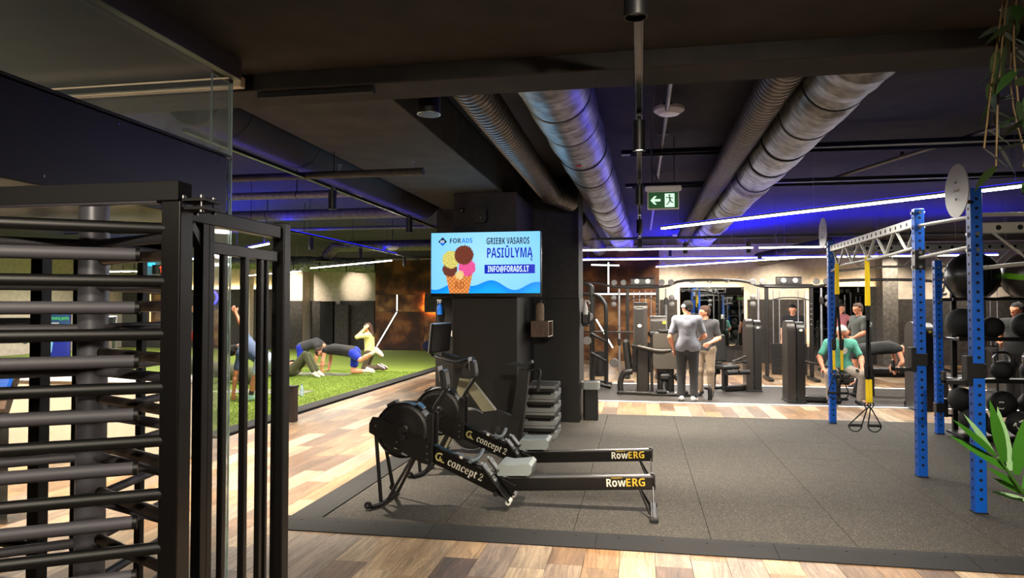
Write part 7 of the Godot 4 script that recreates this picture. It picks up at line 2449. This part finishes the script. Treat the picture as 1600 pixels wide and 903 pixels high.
func everyone() -> void:
	# man in the grey tee with his back to us
	var J := standing(1.82)
	J.face = Vector3(0.75, 0, 0.6)
	J.el[0] = Vector3(0.3, 1.15, -0.08)
	J.wr[0] = Vector3(0.25, 0.93, 0.05)
	J.el[1] = Vector3(-0.3, 1.18, 0.02)
	J.wr[1] = Vector3(-0.2, 1.1, 0.25)
	var t := person("man in grey tee and dark trousers with headphones, standing with his back to us", Vector3(0.84, 0.006, -13.12), PI - 0.15, J, {"top": M.cloth_grey, "top_sleeve": 1, "loose": -0.05, "bottom": M.cloth_pants, "cuff": 0.075, "shoe": M.shoe_white, "hair": M.hair_dark})
	var g := G.new()
	for s in [-1.0, 1.0]: g.ball(J.head + Vector3(0.6 * s * 0.1, 0.02, -0.75 * s * 0.1), Vector3.ONE * 0.04, 12, 8)
	t.set_meta("label", "man in grey tee and dark trousers with white headphones, standing with his back to us")
	part(t, "headphones", g, M.white_plastic)
	# his training partner
	J = standing(1.72)
	J.face = Vector3(-0.7, -0.1, 0.5)
	J.wr[0] = Vector3(0.16, 1.02, 0.25)
	person("man with brown hair and beige trousers standing close behind the grey tee man", Vector3(1.22, 0.006, -13.9), -0.4, J, {"top": M.cloth_char, "bottom": M.cloth_beige, "shoe": M.shoe_dark, "hair": M.hair_brown, "size": 0.95})
	# old man seated on the machine
	J = {"pel": Vector3(0, 0.6, -0.08), "chest": Vector3(0, 0.96, 0.02), "neck": Vector3(0, 1.12, 0.07), "head": Vector3(0, 1.24, 0.14), "face": Vector3(-0.15, -0.35, 1),
		"sh": [Vector3(0.2, 1.05, 0.03), Vector3(-0.2, 1.05, 0.03)], "el": [Vector3(0.33, 0.8, 0.1), Vector3(-0.36, 0.8, 0.06)], "wr": [Vector3(0.28, 0.63, 0.3), Vector3(-0.34, 0.62, 0.26)],
		"hip": [Vector3(0.1, 0.58, -0.04), Vector3(-0.1, 0.58, -0.04)], "kn": [Vector3(0.28, 0.52, 0.38), Vector3(-0.26, 0.52, 0.38)], "an": [Vector3(0.22, 0.09, 0.4), Vector3(-0.25, 0.09, 0.36)], "toe": [Vector3(0.3, 0.045, 0.52), Vector3(-0.3, 0.045, 0.49)],
		"hand": [Vector3(-0.2, -0.4, 0.9), Vector3(0.2, -0.4, 0.9)], "palm": [Vector3(0, -1, 0), Vector3(0, -1, 0)]}
	t = person("grey haired old man in teal tee sitting on a machine behind the blue upright", Vector3(3.5, 0.006, -13.42), 0.0, J, {"top": M.cloth_teal, "loose": -0.06, "bottom": M.cloth_stone, "cuff": 0.07, "shoe": M.shoe_dark, "sock": M.cloth_white, "hair": M.hair_grey, "skin": M.skin_tan})
	g = G.new()
	g.lathe([Vector2(0, 0.0), Vector2(0.06, 0.0), Vector2(0.06, 0.006), Vector2(0, 0.006)], Vector3(0.03, 0.93, 0.152), Vector3(0, -0.12, 1).normalized(), 18)
	part(t, "shirt_print", g, M.cloth_white)
	# man in the dark tee, further back
	J = standing(1.78)
	J.face = Vector3(0, 0, 1)
	J.el[0] = Vector3(0.24, 1.16, 0.06)
	J.wr[0] = Vector3(0.2, 1.06, 0.28)
	J.el[1] = Vector3(-0.24, 1.16, 0.06)
	J.wr[1] = Vector3(-0.2, 1.04, 0.28)
	person("man in dark tee and black shorts standing side on, right of the old man", Vector3(4.56, 0.006, -16.0), -1.2, J, {"top": M.cloth_army, "loose": -0.04, "bottom": M.cloth_black, "bottom_leg": 0, "shoe": M.shoe_dark, "sock": M.cloth_white, "hair": M.hair_brown, "skin": M.skin_tan})
	# face behind the cable tower
	J = standing(1.76)
	person("man in black tee partly hidden behind the cable machine's tower", Vector3(3.78, 0.0, -18.7), -0.3, J, {"top": M.cloth_black, "bottom": M.cloth_pants, "hair": M.hair_dark})
	# person in pink further right
	J = standing(1.8)
	J.el[0] = Vector3(0.36, 1.36, 0.16)
	J.wr[0] = Vector3(0.2, 1.5, 0.34)
	person("person in pink tee half hidden behind the blue upright, at the second mirror", Vector3(4.95, 0.0, -18.9), 0.6, J, {"top": M.cloth_pink, "bottom": M.cloth_black, "hair": M.hair_dark})
	# bending exerciser at the bench
	J = {"pel": Vector3(-0.45, 0.9, 0), "chest": Vector3(-0.02, 0.94, 0), "neck": Vector3(0.17, 0.93, 0), "head": Vector3(0.3, 0.9, 0), "face": Vector3(0.2, -1, 0.2),
		"sh": pair(0.1, 0.92, 0.17, 0, 0, -1), "el": pair(0.16, 0.68, 0.22, 0, 0, -1), "wr": pair(0.1, 0.6, 0.16, 0, -0.02, -1),
		"hip": pair(-0.47, 0.87, 0.1, 0, 0, -1), "kn": pair(-0.42, 0.48, 0.13, -0.1, 0, -1), "an": pair(-0.5, 0.09, 0.13, -0.15, 0, -1), "toe": pair(-0.36, 0.045, 0.15, -0.15, 0, -1)}
	person("woman in black strap top bending over the bench, left of the yellow badge tower", Vector3(4.62, 0.006, -14.35), 0.0, J, {"top": M.cloth_black, "top_sleeve": 0, "bottom": M.cloth_black, "shoe": M.shoe_dark, "hair": M.hair_dark, "size": 0.88})
	# person at the right edge
	J = standing(1.78)
	J.face = Vector3(-0.6, -0.2, 0.7)
	J.wr[1] = Vector3(-0.2, 1.1, 0.3)
	person("man in black tank top at the far right edge behind the exercise balls", Vector3(6.2, 0.0, -13.1), -0.5, J, {"top": M.cloth_black, "top_sleeve": 0, "bottom": M.cloth_black, "hair": M.hair_dark, "skin": M.skin_tan})
	# ---- on the turf
	J = {"pel": Vector3(0.02, 0.58, 0), "chest": Vector3(-0.5, 0.63, 0), "neck": Vector3(-0.7, 0.63, 0), "head": Vector3(-0.86, 0.56, 0.02), "face": Vector3(-0.35, -1, 0.1),
		"sh": pair(-0.66, 0.61, 0.18), "el": pair(-0.7, 0.35, 0.22), "wr": pair(-0.74, 0.1, 0.2),
		"hip": pair(0.03, 0.54, 0.1), "kn": [Vector3(0.26, 0.38, 0.17), Vector3(-0.04, 0.08, -0.1)], "an": [Vector3(0.66, 0.6, 0.16), Vector3(0.36, 0.09, -0.1)], "toe": [Vector3(0.78, 0.5, 0.16), Vector3(0.46, 0.06, -0.1)],
		"hand": [Vector3(-1, -0.25, 0), Vector3(-1, -0.25, 0)], "palm": [Vector3(0, -1, 0), Vector3(0, -1, 0)], "curl": 0.1}
	person("man in black tank and blue shorts on all fours kicking one leg back", Vector3(-7.0, 0.026, -16.5), 0.0, J, {"top": M.cloth_black, "top_sleeve": 0, "bottom": M.cloth_royal, "bottom_leg": 0, "shoe": M.shoe_white, "sock": M.cloth_white, "hair": M.hair_brown})
	J = {"pel": Vector3(-0.3, 0.56, 0), "chest": Vector3(0.13, 0.68, 0), "neck": Vector3(0.32, 0.62, 0), "head": Vector3(0.44, 0.5, 0), "face": Vector3(-0.2, -1, 0),
		"sh": pair(0.24, 0.6, 0.18, 0, 0, -1), "el": pair(0.24, 0.35, 0.23, 0, 0, -1), "wr": pair(0.2, 0.1, 0.2, 0, 0, -1),
		"hip": pair(-0.3, 0.52, 0.1, 0, 0, -1), "kn": pair(-0.28, 0.08, 0.12, 0, 0, -1), "an": pair(-0.68, 0.09, 0.12, 0, 0, -1), "toe": pair(-0.78, 0.06, 0.12, 0, 0, -1), "hand": [Vector3(1, -0.25, 0), Vector3(1, -0.25, 0)], "palm": [Vector3(0, -1, 0), Vector3(0, -1, 0)], "curl": 0.1}
	person("man in charcoal tee and blue shorts arching his back on all fours", Vector3(-9.12, 0.026, -18.6), 0.0, J, {"top": M.cloth_char, "bottom": M.cloth_royal, "bottom_leg": 0, "shoe": M.shoe_dark, "hair": M.hair_brown})
	J = {"pel": Vector3(0.02, 0.52, 0), "chest": Vector3(0.0, 0.85, 0), "neck": Vector3(-0.01, 1.0, 0), "head": Vector3(-0.04, 1.13, 0), "face": Vector3(-1, -0.1, 0.1),
		"sh": pair(0.0, 0.94, 0.16), "el": pair(-0.24, 0.9, 0.24), "wr": pair(-0.08, 1.1, 0.15),
		"hip": pair(0.02, 0.5, 0.09), "kn": pair(-0.1, 0.09, 0.1), "an": pair(0.3, 0.1, 0.1), "toe": pair(0.4, 0.06, 0.1), "hand": [Vector3(0.6, 0.7, -0.2), Vector3(0.6, 0.7, 0.2)], "palm": [Vector3(0, 0, -1), Vector3(0, 0, 1)]}
	person("woman in yellow long sleeve kneeling with hands at her head and long brown hair", Vector3(-6.98, 0.026, -17.5), 0.0, J, {"top": M.cloth_yellow, "top_sleeve": 2, "bottom": M.cloth_camo, "shoe": M.shoe_brown, "hair": M.hair_brown, "long_hair": Vector3(0.06, -0.38, 0), "size": 0.88})
	J = {"pel": Vector3(-0.32, 0.14, 0), "chest": Vector3(-0.74, 0.15, 0), "neck": Vector3(-0.93, 0.15, 0), "head": Vector3(-1.08, 0.13, 0), "face": Vector3(0, 1, 0),
		"sh": pair(-0.84, 0.13, 0.19, 0, 0, -1), "el": pair(-0.66, 0.09, 0.34, 0, 0, -1), "wr": pair(-0.42, 0.08, 0.36, 0, 0, -1),
		"hip": pair(-0.3, 0.15, 0.1, 0, 0, -1), "kn": pair(0.02, 0.5, 0.14, 0.05, 0.04, -1), "an": pair(0.26, 0.12, 0.14, 0.04, 0, -1), "toe": pair(0.38, 0.06, 0.15, 0.04, 0, -1)}
	person("person in olive trousers lying on their back with bent knees, right beside the gate post", Vector3(-7.98, 0.026, -15.9), 0.0, J, {"top": M.cloth_slate, "bottom": M.cloth_olive, "shoe": M.shoe_white, "sole": M.shoe_dark, "hair": M.hair_dark})
	J = {"pel": Vector3(0.3, 0.76, 0), "chest": Vector3(-0.02, 0.93, 0), "neck": Vector3(-0.17, 0.97, 0), "head": Vector3(-0.28, 0.9, 0.03), "face": Vector3(-0.5, -0.7, -0.4),
		"sh": [Vector3(-0.1, 0.83, 0.12), Vector3(-0.1, 1.07, -0.1)], "el": [Vector3(-0.18, 0.5, 0.14), Vector3(-0.22, 1.33, -0.1)], "wr": [Vector3(-0.22, 0.15, 0.14), Vector3(-0.34, 1.56, -0.1)],
		"hip": [Vector3(0.3, 0.72, 0.1), Vector3(0.3, 0.74, -0.1)], "kn": [Vector3(0.2, 0.42, 0.14), Vector3(0.5, 0.42, -0.16)], "an": [Vector3(0.1, 0.09, 0.12), Vector3(0.72, 0.1, -0.22)], "toe": [Vector3(-0.04, 0.045, 0.16), Vector3(0.62, 0.05, -0.26)]}
	person("man in slate tee leaning down with one arm stretched up, seen between gate bars", Vector3(-6.95, 0.026, -11.7), 0.0, J, {"top": M.cloth_slate, "bottom": M.cloth_sky, "bottom_leg": 0, "shoe": M.shoe_mint, "sock": M.cloth_char, "hair": M.hair_dark, "skin": M.skin_tan})
	J = standing(1.8)
	person("person in black tee and red shorts standing far back, between the two left posts", Vector3(-14.0, 0.02, -20.2), 0.5, J, {"top": M.cloth_black, "bottom": M.cloth_red, "bottom_leg": 0, "shoe": M.shoe_white, "hair": M.hair_dark})
	# exercise mats
	for q in [[Vector3(-8.0, 0.02, -16.55), "grey exercise mat under the hands of the man in blue shorts"], [Vector3(-7.3, 0.02, -12.9), "grey exercise mat on the turf behind the leaning man"]]:
		solo("exercise_mat", bx(Vector3(0, 0.005, 0), Vector3(1.75, 0.012, 0.6), 0.004), M.mat_grey, q[1], "mat", "exercise mats on the turf", q[0])
